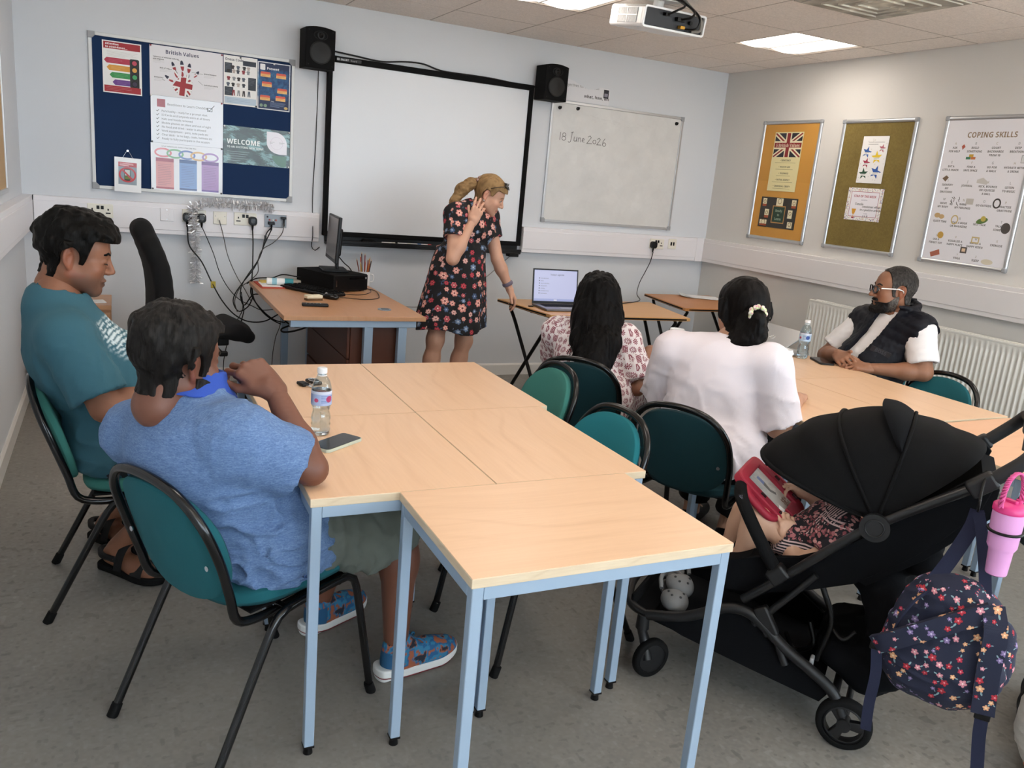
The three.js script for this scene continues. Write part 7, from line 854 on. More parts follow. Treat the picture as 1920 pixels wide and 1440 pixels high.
// hanging leads
const leads = { 'black mains lead with yellow tag looping from the plug left of the tinsel': [[0.936, 1.067, 0.09], [0.946, 0.95, 0.11], [1.018, 0.85, 0.13], [1.082, 0.713, 0.15], [1.148, 0.592, 0.17], [1.223, 0.506, 0.19], [1.307, 0.465, 0.21], [1.41, 0.47, 0.23], [1.512, 0.53, 0.25]],
  'thin black lead from the stickered plug down behind the desk': [[1.025, 1.073, 0.09], [1.053, 1.007, 0.104], [1.094, 0.905, 0.117], [1.135, 0.775, 0.131], [1.193, 0.671, 0.145], [1.261, 0.602, 0.159], [1.329, 0.569, 0.173], [1.398, 0.54, 0.186], [1.484, 0.548, 0.2]],
  'grey telephone lead from the cream plate down to the desk': [[1.134, 1.122, 0.085], [1.15, 1.06, 0.095], [1.162, 1.004, 0.105], [1.186, 0.891, 0.12], [1.245, 0.752, 0.135], [1.287, 0.683, 0.15], [1.33, 0.6, 0.17]],
  'black lead hanging straight from the plug left of the steel plate': [[1.348, 1.07, 0.09], [1.347, 0.97, 0.12], [1.342, 0.848, 0.15], [1.335, 0.725, 0.18], [1.345, 0.621, 0.2], [1.407, 0.527, 0.24], [1.492, 0.469, 0.27], [1.576, 0.447, 0.3]],
  'black video lead from the left of the steel plate into the tangle': [[1.47, 1.08, 0.1], [1.424, 0.982, 0.112], [1.376, 0.864, 0.125], [1.314, 0.773, 0.138], [1.27, 0.692, 0.15], [1.265, 0.612, 0.162], [1.285, 0.568, 0.175], [1.343, 0.645, 0.188], [1.403, 0.648, 0.2]],
  'black lead with a small joint hanging below the steel plate': [[1.465, 1.09, 0.1], [1.438, 1.054, 0.1], [1.403, 0.918, 0.112], [1.35, 0.809, 0.125], [1.28, 0.717, 0.138], [1.227, 0.636, 0.15], [1.217, 0.583, 0.162], [1.251, 0.527, 0.175], [1.309, 0.562, 0.188], [1.342, 0.638, 0.2]],
  'grey black data lead from the right of the steel plate': [[1.553, 1.13, 0.1], [1.539, 1.06, 0.109], [1.481, 0.995, 0.118], [1.41, 0.947, 0.127], [1.379, 0.874, 0.136], [1.378, 0.794, 0.144], [1.33, 0.739, 0.153], [1.26, 0.684, 0.162], [1.225, 0.594, 0.171], [1.241, 0.523, 0.18]],
  'black lead hanging in a narrow loop below the tangle': [[1.26, 0.648, 0.16], [1.288, 0.537, 0.154], [1.272, 0.444, 0.149], [1.3, 0.406, 0.143], [1.31, 0.367, 0.137], [1.289, 0.338, 0.131], [1.275, 0.421, 0.126], [1.293, 0.531, 0.12]],
  'thin black lead falling to the left behind the office chair': [[1.269, 0.657, 0.16], [1.281, 0.535, 0.14], [1.249, 0.457, 0.12], [1.222, 0.397, 0.1], [1.17, 0.2, 0.09], [1.16, 0.01, 0.1]],
  'thick black lead coiled under the front of the brown desk': [[1.467, 0.575, 0.3], [1.515, 0.508, 0.333], [1.59, 0.46, 0.367], [1.645, 0.476, 0.4], [1.62, 0.501, 0.433], [1.544, 0.489, 0.467], [1.478, 0.468, 0.5], [1.481, 0.457, 0.533], [1.56, 0.473, 0.567], [1.656, 0.528, 0.6], [1.70, 0.64, 0.6], [1.70, 0.70, 0.6]],
  'grey lead dropping to the floor under the brown desk': [[1.52, 0.7, 0.26], [1.513, 0.446, 0.25], [1.491, 0.368, 0.233], [1.477, 0.271, 0.217], [1.473, 0.181, 0.2], [1.47, 0.01, 0.2]],
  'black lead over the back desk corner running to the computer': [[1.299, 0.72, 0.2], [1.348, 0.76, 0.235], [1.415, 0.775, 0.279], [1.456, 0.78, 0.293], [1.511, 0.805, 0.321], [1.588, 0.798, 0.336], [1.655, 0.79, 0.33]],
  'black lead curving from the tangle under the desk edge': [[1.332, 0.728, 0.19], [1.327, 0.652, 0.2], [1.384, 0.56, 0.275], [1.466, 0.495, 0.312], [1.53, 0.484, 0.35]] };
Object.entries(leads).forEach(([s, p], i) => { const c = solo('hanging_cable', [tube(p, [0.0045, 0.003, 0.003, 0.0042, 0.004, 0.004, 0.0032, 0.0035, 0.003, 0.006, 0.0028, 0.004, 0.0045][i], 6, p.length * 7)], i === 2 || i === 6 || i === 10 ? std(0x4a4744, 0.6) : M.black, s, 'cable', 'cables hanging from the trunking sockets'); if (i === 0) part('tag', [box(0.03, 0.045, 0.006, 1.09, 0.70, 0.152, 0.002).translate(0, 0, 0)], std(0xb9a23a, 0.7), c, 'yellow tag'); if (i === 5) part('joint', [box(0.014, 0.04, 0.014, 1.43, 1.02, 0.104, 0.003)], M.black, c); });
solo('laptop_lead', [tube([[4.627, 1.068, 0.09], [4.6, 1.0, 0.11], [4.5, 0.92, 0.2], [4.35, 0.84, 0.35], [4.2, 0.77, 0.55], [4.13, 0.748, 0.7], [3.9, 0.746, 0.85], [3.6, 0.746, 0.95], [3.37, 0.75, 1.0]], 0.0035, 6, 60)], M.black, 'black lead sagging from the socket under the small whiteboard to the exam desk', 'cable');
solo('corner_lead', [tube([[2.12, 0.70, 0.6], [2.3, 0.60, 0.2], [2.6, 0.56, 0.05], [2.9, 0.66, 0.03], [3.1, 0.78, 0.03], [3.33, 0.985, 0.03]], 0.003, 6, 50)], std(0x8d8d8c, 0.6), 'thin grey lead running along the wall behind the teacher', 'cable');
// ---------- office chair ----------
{
  const t = thing('office_chair', 'black office swivel chair with a tall curved back beside the brown desk', 'chair', [0.98, 0, 0.66], 0.12); const fab = std(0x08080a, 0.95);
  const bk = new Field(0.009); for (let i = 0; i < 9; i++) { const u = i / 8, y = 0.56 + u * 0.53, x = -0.255 - 0.075 * u - 0.05 * Math.max(0, u - 0.6) ** 1 + 0.035 * Math.sin(u * 3), hw = 0.2 * Math.sqrt(Math.max(0.05, 1 - Math.max(0, (u - 0.45) / 0.56) ** 2 * 0.8)); bk.cap([x, y, -hw + 0.04], [x, y, hw - 0.04], 0.044, 0.044, 0.05).ell([x + 0.012, y, 0], [0.05, 0.06, hw], 0.04); }
  part('backrest', boxUV(bk.mesh()), fab, t); const st = new Field(0.009); st.cap([-0.14, 0.5, -0.15], [-0.14, 0.5, 0.15], 0.05, 0.05, 0.06).cap([0.16, 0.51, -0.17], [0.16, 0.51, 0.17], 0.05, 0.05, 0.06).cap([0.235, 0.475, -0.15], [0.235, 0.475, 0.15], 0.04, 0.04, 0.06).ell([0.02, 0.505, 0], [0.24, 0.05, 0.23], 0.05); part('seat', boxUV(st.mesh()), fab, t);
  part('back_bar', [tube([[-0.3, 0.62, 0], [-0.3, 0.47, 0], [-0.2, 0.42, 0], [-0.03, 0.42, 0]], 0.016)], M.black, t); part('mechanism', [box(0.24, 0.05, 0.14, 0.02, 0.43, 0, 0.01), bar([0.05, 0.42, 0.05], [0.06, 0.4, 0.26], 0.006), box(0.05, 0.03, 0.03, 0.06, 0.4, 0.26, 0.008)], M.black, t); part('sticker', [cyl(0.012, 0.012, 0.002, 0, 0, 0, 20).scale(1.0, 1, 1.5).rotateZ(PI / 2).translate(-0.304, 1.03, 0.1)], std(0xb58a3a, 0.6), t).visible = true;
  part('gas_column', [cyl(0.025, 0.025, 0.3, 0, 0.27, 0, 20), cyl(0.035, 0.04, 0.1, 0, 0.13, 0, 20)], M.black, t); for (let i = 0; i < 5; i++) { const a = i / 5 * 6.283 + 0.3, c = Math.cos(a), s = Math.sin(a), b = part('base_arm', [beam([c * 0.03, 0.1, s * 0.03], [c * 0.28, 0.075, s * 0.28], 0.045, 0.03, 0.008)], M.black, t); part('caster', [cyl(0.027, 0.027, 0.05, 0, 0, 0, 20).rotateX(PI / 2).rotateY(-a).translate(c * 0.29, 0.0275, s * 0.29), cyl(0.008, 0.008, 0.05, c * 0.28, 0.055, s * 0.28, 10)], M.black, b); }
}
// ---------- pedestal cabinet, glass jar, papers ----------
{ const t = thing('pedestal_cabinet', 'wooden drawer pedestal in the far left corner behind the man in teal', 'cabinet', [0.275, 0, 0.27]); part('carcass', [span(-0.2, 0.2, 0.03, 0.575, -0.2, 0.18)], M.desk, t); part('top', [box(0.405, 0.028, 0.41, 0, 0.59, -0.005, 0.003)], M.deskX, t); for (const [y0, y1] of [[0.05, 0.21], [0.22, 0.38], [0.39, 0.56]]) { const d = part('drawer', [span(-0.196, 0.196, y0, y1, 0.181, 0.198, 0.003)], M.desk, t); part('handle', [tube([[-0.05, y1 - 0.05, 0.2], [-0.05, y1 - 0.05, 0.22], [0.05, y1 - 0.05, 0.22], [0.05, y1 - 0.05, 0.2]], 0.004, 6)], M.alu, d); } part('plinth', [span(-0.18, 0.18, 0, 0.03, -0.18, 0.16)], M.black, t); }
const clearGlass = phys(0xffffff, 0.03, { transmission: 1, thickness: 0, ior: 1.45 }), clearPET = phys(0xf4f9fb, 0.06, { transmission: 1, thickness: 0, ior: 1.5 });
{ const t = thing('glass_jar', 'empty clear glass jar on the drawer pedestal', 'jar', [0.345, 0.6045, 0.30]); part('glass', [lathe([[0, 0.003], [0.034, 0.003], [0.038, 0.012], [0.038, 0.075], [0.03, 0.092], [0.03, 0.105], [0.028, 0.105], [0.028, 0.092], [0.036, 0.075], [0.036, 0.012], [0, 0.006]], 32)], clearGlass, t); }
solo('folded_paper', [extr([[0, 0], [0.12, 0.02], [0.1, 0.12], [-0.02, 0.09]], 0.004, 0.001).rotateX(-PI / 2)], M.paper, 'white folded paper on the drawer pedestal', 'paper').position.set(0.33, 0.6055, 0.41);
// ---------- laptop on the exam desk ----------
function laptop(label, pos, turn, w, d, tilt, lidMat, screenMat, deck) {
  const t = thing('laptop', label, 'laptop', pos, turn); const b = part('base', [box(w, 0.014, d, 0, 0.009, 0, 0.004)], lidMat, t); part('keyboard_deck', [box(w * 0.8, 0.001, d * 0.42, 0, 0.0166, -d * 0.12)], deck, b); part('touchpad', [box(w * 0.3, 0.0008, d * 0.24, 0, 0.0166, d * 0.28)], M.greyPlastic, b);
  const kk = boxUV(new RoundedBoxGeometry(w * 0.044, 0.002, d * 0.066, 1, 0.0008)); for (let r = 0; r < 5; r++) for (let i = 0; i < 14; i++) part('key', kk, M.blackMatte, b).position.set(-w * 0.364 + i * w * 0.056, 0.018, -d * 0.285 + r * d * 0.083);
  const lid = new THREE.Group(); lid.name = 'lid'; lid.position.set(0, 0.016, -d / 2); lid.rotation.x = tilt; t.add(lid); part('lid_shell', [box(w, d, 0.006, 0, d / 2, 0, 0.0025)], lidMat, lid); part('bezel', [box(w - 0.004, d - 0.004, 0.0012, 0, d / 2, 0.0036)], M.black, lid); if (screenMat) { const s = new THREE.Mesh(new THREE.PlaneGeometry(w - 0.02, d - 0.026).translate(0, d / 2 + 0.003, 0.0044), screenMat); s.name = 'screen'; lid.add(s); } return [t, lid];
}
{
  const sc = canvasTex(640, 420, (g, w, h) => { rect(g, '#c9cdf6', 0, 0, w, h); rect(g, '#d4d6fa', 8, 8, w - 16, h - 44); rect(g, '#aeb6e8', 0, h - 30, w, 30); txt(g, "Today's agenda", 340, 70, 30, '#667', 'center'); ['Introductions', 'Aims', 'Key vocabulary', 'Discussion', 'Activity', 'Feedback time', 'Homework'].forEach((s, i) => { disc(g, '#445', 76, 110 + i * 34, 7); txt(g, s, 96, 118 + i * 34, 19, '#778'); }); rect(g, '#f4f4ff', 300, h - 24, 46, 18); });
  const [t] = laptop('open grey laptop on the yellow exam desk showing a lilac slide', [3.215, 0.7402, 1.125], -0.04, 0.345, 0.235, -0.13, std(0x6d6c70, 0.4, { metalness: 0.5 }), std(0x222222, 0.3, { map: sc, emissive: 0xffffff, emissiveMap: sc, emissiveIntensity: 0.72 }), M.black);
  const L = new THREE.RectAreaLight(0xcdd2ff, 0.5, 0.32, 0.2); L.position.set(0, 0.13, -0.09); L.rotation.set(-0.13, PI, 0); t.add(L);
}
{ const [t, lid] = laptop('silver laptop with its lid half closed on the right group table', [3.885, 0.7402, 2.42], PI / 2, 0.335, 0.235, 1.08, M.alu, std(0x17181c, 0.2), M.blackMatte); part('maker_logo', [new THREE.TorusGeometry(0.016, 0.0015, 6, 28).rotateY(PI).translate(0, 0.12, -0.0032), bar([-0.006, 0.114, -0.0034], [-0.003, 0.128, -0.0034], 0.001, 0.001, 6), bar([0.002, 0.112, -0.0034], [0.006, 0.126, -0.0034], 0.001, 0.001, 6)], M.chrome, lid); }
{ const t = thing('usb_stick', 'black memory stick with a silver plug beside the open laptop', 'memory stick', [3.02, 0.7402, 1.06], 0.1); part('body', [box(0.035, 0.008, 0.016, -0.01, 0.004, 0, 0.002)], M.black, t); part('plug', [box(0.016, 0.0045, 0.012, 0.015, 0.004, 0, 0.0005)], M.chrome, t); }
[['upper', 0, 0.02, 0.1], ['lower', 0.001, -0.02, -0.05]].forEach(([n, dy, dx, a]) => { const g = new THREE.PlaneGeometry(0.3, 0.21, 10, 6).rotateX(-PI / 2), p = g.attributes.position; for (let i = 0; i < p.count; i++) p.setY(i, 0.0015 + 0.012 * smooth(-0.09, -0.15, p.getX(i)) + dy * 2); g.computeVertexNormals(); const b = g.clone().translate(0, -0.001, 0); solo('worksheet', [g, b], std(0xf0f0f0, 0.7, { side: THREE.DoubleSide }), n + ' white worksheet on the brown exam desk in the far corner', 'paper', 'worksheets on the corner desk').position.set(4.92 + dx, 0.7412, 0.42); scene.children[scene.children.length - 1].rotation.y = -0.5 + a; });
// ---------- bottles, cups, phones, keys on the tables ----------
function bottle(label, pos, turn, hue, s = 1) {
  const t = thing('water_bottle', label, 'bottle', pos, turn); const prof = [[0, 0.006], [0.018, 0.004], [0.026, 0], [0.03, 0.006], [0.0315, 0.02], [0.029, 0.028], [0.0315, 0.036], [0.0295, 0.045], [0.0315, 0.055], [0.03, 0.066], [0.0265, 0.08], [0.029, 0.092], [0.032, 0.1], [0.032, 0.15], [0.03, 0.162], [0.024, 0.18], [0.015, 0.193], [0.0125, 0.198], [0.0125, 0.205]].map(([r, y]) => [r * s, y * s]);
  part('body', [lathe(prof.concat([[0.0115 * s, 0.205 * s], ...prof.slice(1, 18).reverse().map(([r, y]) => [Math.max(0, r - 0.0008), y + 0.0004])]), 36)], clearPET, t);
  const wat = prof.filter(([, y]) => y < 0.15 * s).map(([r, y]) => [Math.max(0, r - 0.0022), y + 0.0015]); part('water', [lathe([...wat, [0.0295 * s, 0.148 * s], [0, 0.148 * s]], 36)], phys(0xffffff, 0.0, { transmission: 1, thickness: 0.03, ior: 1.33 }), t);
  part('cap', [cyl(0.0145 * s, 0.0148 * s, 0.017 * s, 0, 0.211 * s, 0, 28), ...Array.from({ length: 24 }, (_, i) => box(0.0012, 0.013 * s, 0.0012, Math.cos(i / 24 * 6.283) * 0.0148 * s, 0.211 * s, Math.sin(i / 24 * 6.283) * 0.0148 * s))], M.whiteGloss, t); part('neck_ring', [cyl(0.0155 * s, 0.0155 * s, 0.003, 0, 0.196 * s, 0, 24)], M.whiteGloss, t);
  const lt = canvasTex(512, 128, (g, w, h) => { rect(g, hue ? '#a9bbe2' : '#bcd6ef', 0, 0, w, h); rect(g, '#d6def0', 0, 0, w, 26); rect(g, hue ? '#8da6d8' : '#8fb6dd', 180, 30, 110, 80); disc(g, hue ? '#b02660' : '#2a4fa0', 110, 70, hue ? 30 : 50, hue ? 30 : 42); hue || disc(g, '#e9eef8', 112, 58, 30, 10, -0.3); ring(g, '#f2f5fb', 180, 70, 22, 26, 5); disc(g, '#c33a68', 330, 80, 18); lines(g, 370, 40, 110, 5, 14, '#5d78b4', 5); disc(g, hue ? '#b02660' : '#2a4fa0', 440, 70, 30); });
  const lg = new THREE.CylinderGeometry(0.0326 * s, 0.0326 * s, 0.046 * s, 40, 1, true).translate(0, 0.125 * s, 0); const lm = new THREE.Mesh(lg, std(0xffffff, 0.45, { map: lt, side: THREE.DoubleSide, transparent: true, opacity: 0.88 })); lm.name = 'label'; t.add(lm);
}
bottle('small clear water bottle with a white cap beside the dark phone on the left tables', [1.062, 0.7402, 3.525], 1.5, 1, 0.95); bottle('small clear water bottle with blue round label on the right table before the silver laptop', [3.90, 0.7402, 2.635], 0.6, 0, 0.97);
function phone(label, pos, turn, w, l, rim) { const t = thing('phone', label, 'phone', pos, turn); part('case', [extr(rr(w, l, 0.012), 0.007, 0.0012).rotateX(-PI / 2).translate(0, 0.0014, 0)], rim, t); part('screen', [extr(rr(w - 0.003, l - 0.003, 0.011), 0.0008).rotateX(-PI / 2).translate(0, 0.0096, 0)], std(0x14161a, 0.12), t); part('side_button', [box(0.0015, 0.002, 0.02, w / 2 + 0.0015, 0.005, -0.02)], rim, t); }
phone('dark phone with a pale rim under the forearm of the man in blue', [1.085, 0.7402, 3.63], -0.93, 0.075, 0.158, std(0xb9bfae, 0.4)); phone('black phone lying by the water bottle before the man in the waistcoat', [3.955, 0.7402, 2.70], 0.85 + PI / 2 + 0.3, 0.078, 0.16, M.black);
scene.children[scene.children.length - 1].position.set(3.955, 0.7402, 2.73);
{ const t = thing('car_keys', 'black car key fob with silver ring on the far left table', 'keys', [1.15, 0.7402, 2.93], 0.3); part('fob', [box(0.038, 0.013, 0.07, 0.02, 0.007, 0, 0.006)], M.blackGloss, t); part('trim', [new THREE.TorusGeometry(0.016, 0.0018, 6, 24).scale(1, 1.8, 1).rotateX(-PI / 2).translate(0.02, 0.0135, 0)], M.chrome, t); part('key_ring', [new THREE.TorusGeometry(0.014, 0.0016, 6, 28).rotateX(-PI / 2).translate(-0.012, 0.004, 0.03)], M.chrome, t); part('second_fob', [box(0.03, 0.012, 0.05, -0.03, 0.0065, 0.01, 0.005)], M.black, t); part('key_blade', [box(0.008, 0.0025, 0.05, -0.02, 0.003, 0.055, 0.0008), cyl(0.012, 0.012, 0.003, -0.02, 0.003, 0.03, 18)], M.chrome, t); }
function cup(label, pos, lidded) { const t = thing('paper_cup', label, 'cup', pos, 0.6); part('cup', [lathe([[0, 0.006], [0.029, 0.006], [0.029, 0], [0.031, 0], [0.041, 0.108], [0.0425, 0.111], [0.0405, 0.112], [0.0395, 0.106], [0, 0.1]], 36)], M.paper, t); part('lid', [lathe([[0.0435, 0.105], [0.0445, 0.108], [0.0445, 0.113], [0.0405, 0.116], [0.039, 0.126], [0.037, 0.127], [0.035, 0.12], [0, 0.119]], 36)], M.whiteGloss, t);
  const bt = canvasTex(512, 128, (g, w, h) => { rect(g, lidded ? '#6d5a45' : '#ece9e4', 0, 0, w, h); if (lidded) { for (let i = 0; i < 8; i++) { disc(g, '#d9d2c4', 32 + i * 64, 64, 22, 30); disc(g, '#4a3a2c', 32 + i * 64, 60, 10, 14); } } else for (let i = 0; i < 3; i++) { disc(g, '#20242a', 90 + i * 170, 64, 44); disc(g, '#ece9e4', 100 + i * 170, 54, 26, 18); } }); const lg = new THREE.CylinderGeometry(0.0392, 0.0352, 0.045, 40, 1, true).translate(0, 0.065, 0); const lm = new THREE.Mesh(lg, std(0xffffff, 0.7, { map: bt, side: THREE.DoubleSide })); lm.name = 'printed_band'; t.add(lm); }
cup('white paper cup with lid and brown sleeve, left of the woman in white', [3.17, 0.7402, 2.46], true); cup('white paper cup with a dark round mark, right of the woman in white', [3.445, 0.7402, 2.96], false);
// ---------- pushchair: local x = towards the camera side, y up, z = forward (s) ----------
const SO = [2.6, 0, 4.355], SN = v(-0.8, 0, 0.6), SF = v(-0.6, 0, -0.8);
const sw = (n, h, s) => { const q = v(SO[0], 0, SO[2]).addScaledVector(SN, n).addScaledVector(SF, s); return [q.x, h, q.z]; };
const STURN = Math.atan2(SF.x, SF.z);          // local +z -> forward; local +x -> left of travel = camera side
{
  const t = thing('pushchair', 'black folding pushchair with canopy seen from its side, a toddler inside', 'pushchair', SO, STURN);
  const cloth = phys(0x0b0b0c, 0.9, { bumpMap: weave, bumpScale: 0.0004, specularIntensity: 0.4 }), tubeM = std(0x0b0b0d, 0.32), plas = std(0x0c0c0e, 0.5), cl2 = phys(0x07080b, 0.95, { side: THREE.DoubleSide, specularIntensity: 0.35 });
  // canopy: fabric stretched over three hoops that fan out from the side hubs
  const hoops = [[0.24, 0.37], [0.6, 0.325], [1.0, 0.292], [1.35, 0.288], [1.72, 0.282], [2.05, 0.298], [2.36, 0.33]], hub = [0.70, 0.035], W2 = 0.2, surf = (u, w, g = 0) => { // u 0..1 over the fan, w 0..1 across
    const k = u * (hoops.length - 1), i = Math.min(hoops.length - 2, Math.floor(k)), f = k - i, sm = f * f * (3 - 2 * f), a = mix(hoops[i][0], hoops[i + 1][0], f), L = mix(hoops[i][1], hoops[i + 1][1], sm) + g, b = PI * w, c = Math.cos(b), s = Math.sin(b), n = Math.sign(c) * Math.abs(c) ** 0.75 * (W2 + g), r = s ** 0.62 * L; return [n, hub[0] + r * Math.sin(a), hub[1] + r * Math.cos(a)]; };
  const skin = (u0, u1, g, nu = 22, nw = 40) => { const pos = [], idx = []; for (const gg of [g, g - 0.006]) for (let i = 0; i <= nu; i++) for (let j = 0; j <= nw; j++) pos.push(...surf(mix(u0, u1, i / nu), j / nw, gg)); const o = (nu + 1) * (nw + 1); for (let i = 0; i < nu; i++) for (let j = 0; j < nw; j++) { const a = i * (nw + 1) + j, b = a + 1, c = a + nw + 1, d = c + 1; idx.push(a, b, c, b, d, c, o + a, o + c, o + b, o + b, o + c, o + d); } const q = new THREE.BufferGeometry(); q.setAttribute('position', new THREE.Float32BufferAttribute(pos, 3)); q.setIndex(idx); q.computeVertexNormals(); return q; };
  const can = part('canopy', [skin(0, 1 / 3, 0), skin(1 / 3, 2 / 3, 0), skin(2 / 3, 1, 0)], cloth, t);
  const rib = (u, r) => tube(Array.from({ length: 31 }, (_, j) => surf(u, 0.01 + 0.98 * j / 30, 0.003)), r, 7, 60); part('canopy_rib', [rib(1 / 3, 0.0055)], cloth, can); part('canopy_rib', [rib(2 / 3, 0.0055)], cloth, can); part('canopy_edge', [rib(0.0, 0.007)], cloth, can);
  const vis = (() => { const pos = [], idx = [], nu = 10, nw = 24; for (let i = 0; i <= nu; i++) for (let j = 0; j <= nw; j++) { const w = 0.2 + 0.6 * j / nw, q = Math.sin((j / nw) * PI) ** 0.6, u = 0.655 - 0.13 * (i / nu) * q; pos.push(...surf(u, w, 0.006 + 0.03 * (i / nu) ** 2 * q * 0.6 + 0.01 * Math.sin(i / nu * PI))); } for (let i = 0; i < nu; i++) for (let j = 0; j < nw; j++) { const a = i * (nw + 1) + j, b = a + 1, c = a + nw + 1, d = c + 1; idx.push(a, c, b, b, c, d); } const g = new THREE.BufferGeometry(); g.setAttribute('position', new THREE.Float32BufferAttribute(pos, 3)); g.setIndex(idx); g.computeVertexNormals(); return g; })(); part('peek_flap', vis, cl2, can);
  part('canopy_emblem', [tube(Array.from({ length: 24 }, (_, i) => { const a = i / 24 * 6.283; return surf(0.585 + 0.018 * Math.sin(a), 0.40 + 0.022 * Math.cos(a), 0.012); }), 0.0022, 5, 40, true), tube(Array.from({ length: 10 }, (_, i) => { const a = i / 9 * 3.1 + 0.4; return surf(0.588 + 0.012 * Math.sin(a), 0.402 + 0.012 * Math.cos(a), 0.013); }), 0.002, 5, 20)], M.white, can, 'white oval emblem');
  // side frames
  for (const s of [1, -1]) {
    const n = s * 0.22;
    part('frame_tube', [tube([[n, 0.367, 0.352], [n, 0.478, 0.245], [n, 0.70, 0.036], [n, 0.883, -0.195], [n, 0.92, -0.235]], 0.0145, 12, 60)], tubeM, t); part('hub_disc', [cyl(0.036, 0.04, 0.03, 0, 0, 0, 32).rotateZ(PI / 2).translate(n + s * 0.012, 0.70, 0.036), new THREE.TorusGeometry(0.024, 0.0025, 6, 30).rotateY(PI / 2).translate(n + s * 0.028, 0.70, 0.036)], plas, t);
    part('handle_clamp', [beam([n, 0.855, -0.165], [n, 0.905, -0.22], 0.042, 0.046, 0.01)], plas, t); part('bumper_clamp', [beam([n, 0.455, 0.285], [n, 0.50, 0.245], 0.04, 0.05, 0.01), ], plas, t);
    part('rear_leg', [tube([[n, 0.215, 0.64], [n, 0.25, 0.52], [n, 0.325, 0.39], [n, 0.33, 0.33], [n, 0.25, 0.205], [n, 0.165, 0.06], [n, 0.10, 0.02]], 0.017, 12, 70)], plas, t); part('strut', [tube([[n * 0.96, 0.505, 0.161], [n * 0.96, 0.34, 0.276]], 0.011), tube([[n, 0.30, 0.31], [n, 0.335, 0.28], [n, 0.20, 0.2]], 0.013), beam([n, 0.36, 0.30], [n, 0.28, 0.25], 0.03, 0.045, 0.008)], plas, t);
    // rear wheel: tyre, three wide spokes, hub
    const w = new THREE.Group(); w.name = s > 0 ? 'rear_wheel' : 'rear_wheel_001'; w.position.set(n + s * 0.005, 0.0795, 0.01); t.add(w); part('tyre', [lathe([[0.06, -0.017], [0.072, -0.019], [0.0785, -0.012], [0.0795, 0], [0.0785, 0.012], [0.072, 0.019], [0.06, 0.017], [0.06, -0.017]], 40).rotateZ(PI / 2)], M.rubber, w); part('rim', [lathe([[0.052, -0.014], [0.061, -0.015], [0.061, 0.015], [0.052, 0.014], [0.052, -0.014]], 40).rotateZ(PI / 2)], plas, w); part('wheel_hub', [cyl(0.019, 0.02, 0.04, 0, 0, 0, 24).rotateZ(PI / 2)], plas, w);
    for (let i = 0; i < 3; i++) { const a = i * 2.094 + 0.6; part('spoke', [extr([[-0.009, 0.012], [0.009, 0.012], [0.014, 0.055], [-0.014, 0.055]], 0.014, 0.003).rotateY(PI / 2).translate(-0.007, 0, 0).rotateX(a)], plas, w); }
    const f = new THREE.Group(); f.name = s > 0 ? 'front_wheel' : 'front_wheel_001'; f.position.set(n * 0.98, 0.068, 0.61); f.rotation.y = 0.95; t.add(f); part('tyre', [lathe([[0.05, -0.013], [0.06, -0.0145], [0.0665, -0.009], [0.0675, 0], [0.0665, 0.009], [0.06, 0.0145], [0.05, 0.013], [0.05, -0.013]], 36).rotateZ(PI / 2)], M.rubber, f); part('rim', [lathe([[0, -0.009], [0.02, -0.012], [0.046, -0.008], [0.051, -0.012], [0.051, 0.012], [0.046, 0.008], [0.02, 0.012], [0, 0.009]], 36).rotateZ(PI / 2)], plas, f);
    part('front_fork', [tube([[n, 0.215, 0.645], [n, 0.17, 0.652], [n, 0.13, 0.64], [n + s * 0.02, 0.07, 0.612]], 0.0155, 10), tube([[n, 0.17, 0.652], [n - s * 0.02, 0.07, 0.612]], 0.012, 10), cyl(0.02, 0.022, 0.05, n, 0.19, 0.65, 20)], plas, t);
  }
  part('handlebar', [pipe([[0.22, 0.90, -0.215], [0.222, 0.965, -0.275], [0.2, 1.005, -0.30], [0, 1.015, -0.305], [-0.2, 1.005, -0.30], [-0.222, 0.965, -0.275], [-0.22, 0.90, -0.215]], 0.0185, 0.06, 14)], std(0x141416, 0.55), t, 'padded handlebar'); part('strap_hook', [box(0.035, 0.05, 0.035, -0.13, 0.985, -0.305, 0.01), bar([-0.14, 0.955, -0.31], [-0.12, 0.915, -0.31], 0.014)], std(0x4a4641, 0.6), t);
  part('bumper_bar', [tube([[0.215, 0.478, 0.268], [0.215, 0.54, 0.315], [0.19, 0.63, 0.385], [0.13, 0.665, 0.425], [0, 0.68, 0.44], [-0.13, 0.665, 0.425], [-0.19, 0.63, 0.385], [-0.215, 0.54, 0.315], [-0.215, 0.478, 0.268]], 0.02, 12, 70)], cloth, t, 'fabric covered bumper bar');
  part('front_frame', [tube([[0.22, 0.215, 0.64], [0.2, 0.225, 0.70], [0.12, 0.24, 0.735], [0, 0.245, 0.745], [-0.12, 0.24, 0.735], [-0.2, 0.225, 0.70], [-0.22, 0.215, 0.64]], 0.014, 10, 50)], plas, t); part('rear_axle', [bar([-0.22, 0.0795, 0.01], [0.22, 0.0795, 0.01], 0.01), bar([-0.21, 0.14, 0.05], [0.21, 0.14, 0.05], 0.012)], plas, t);
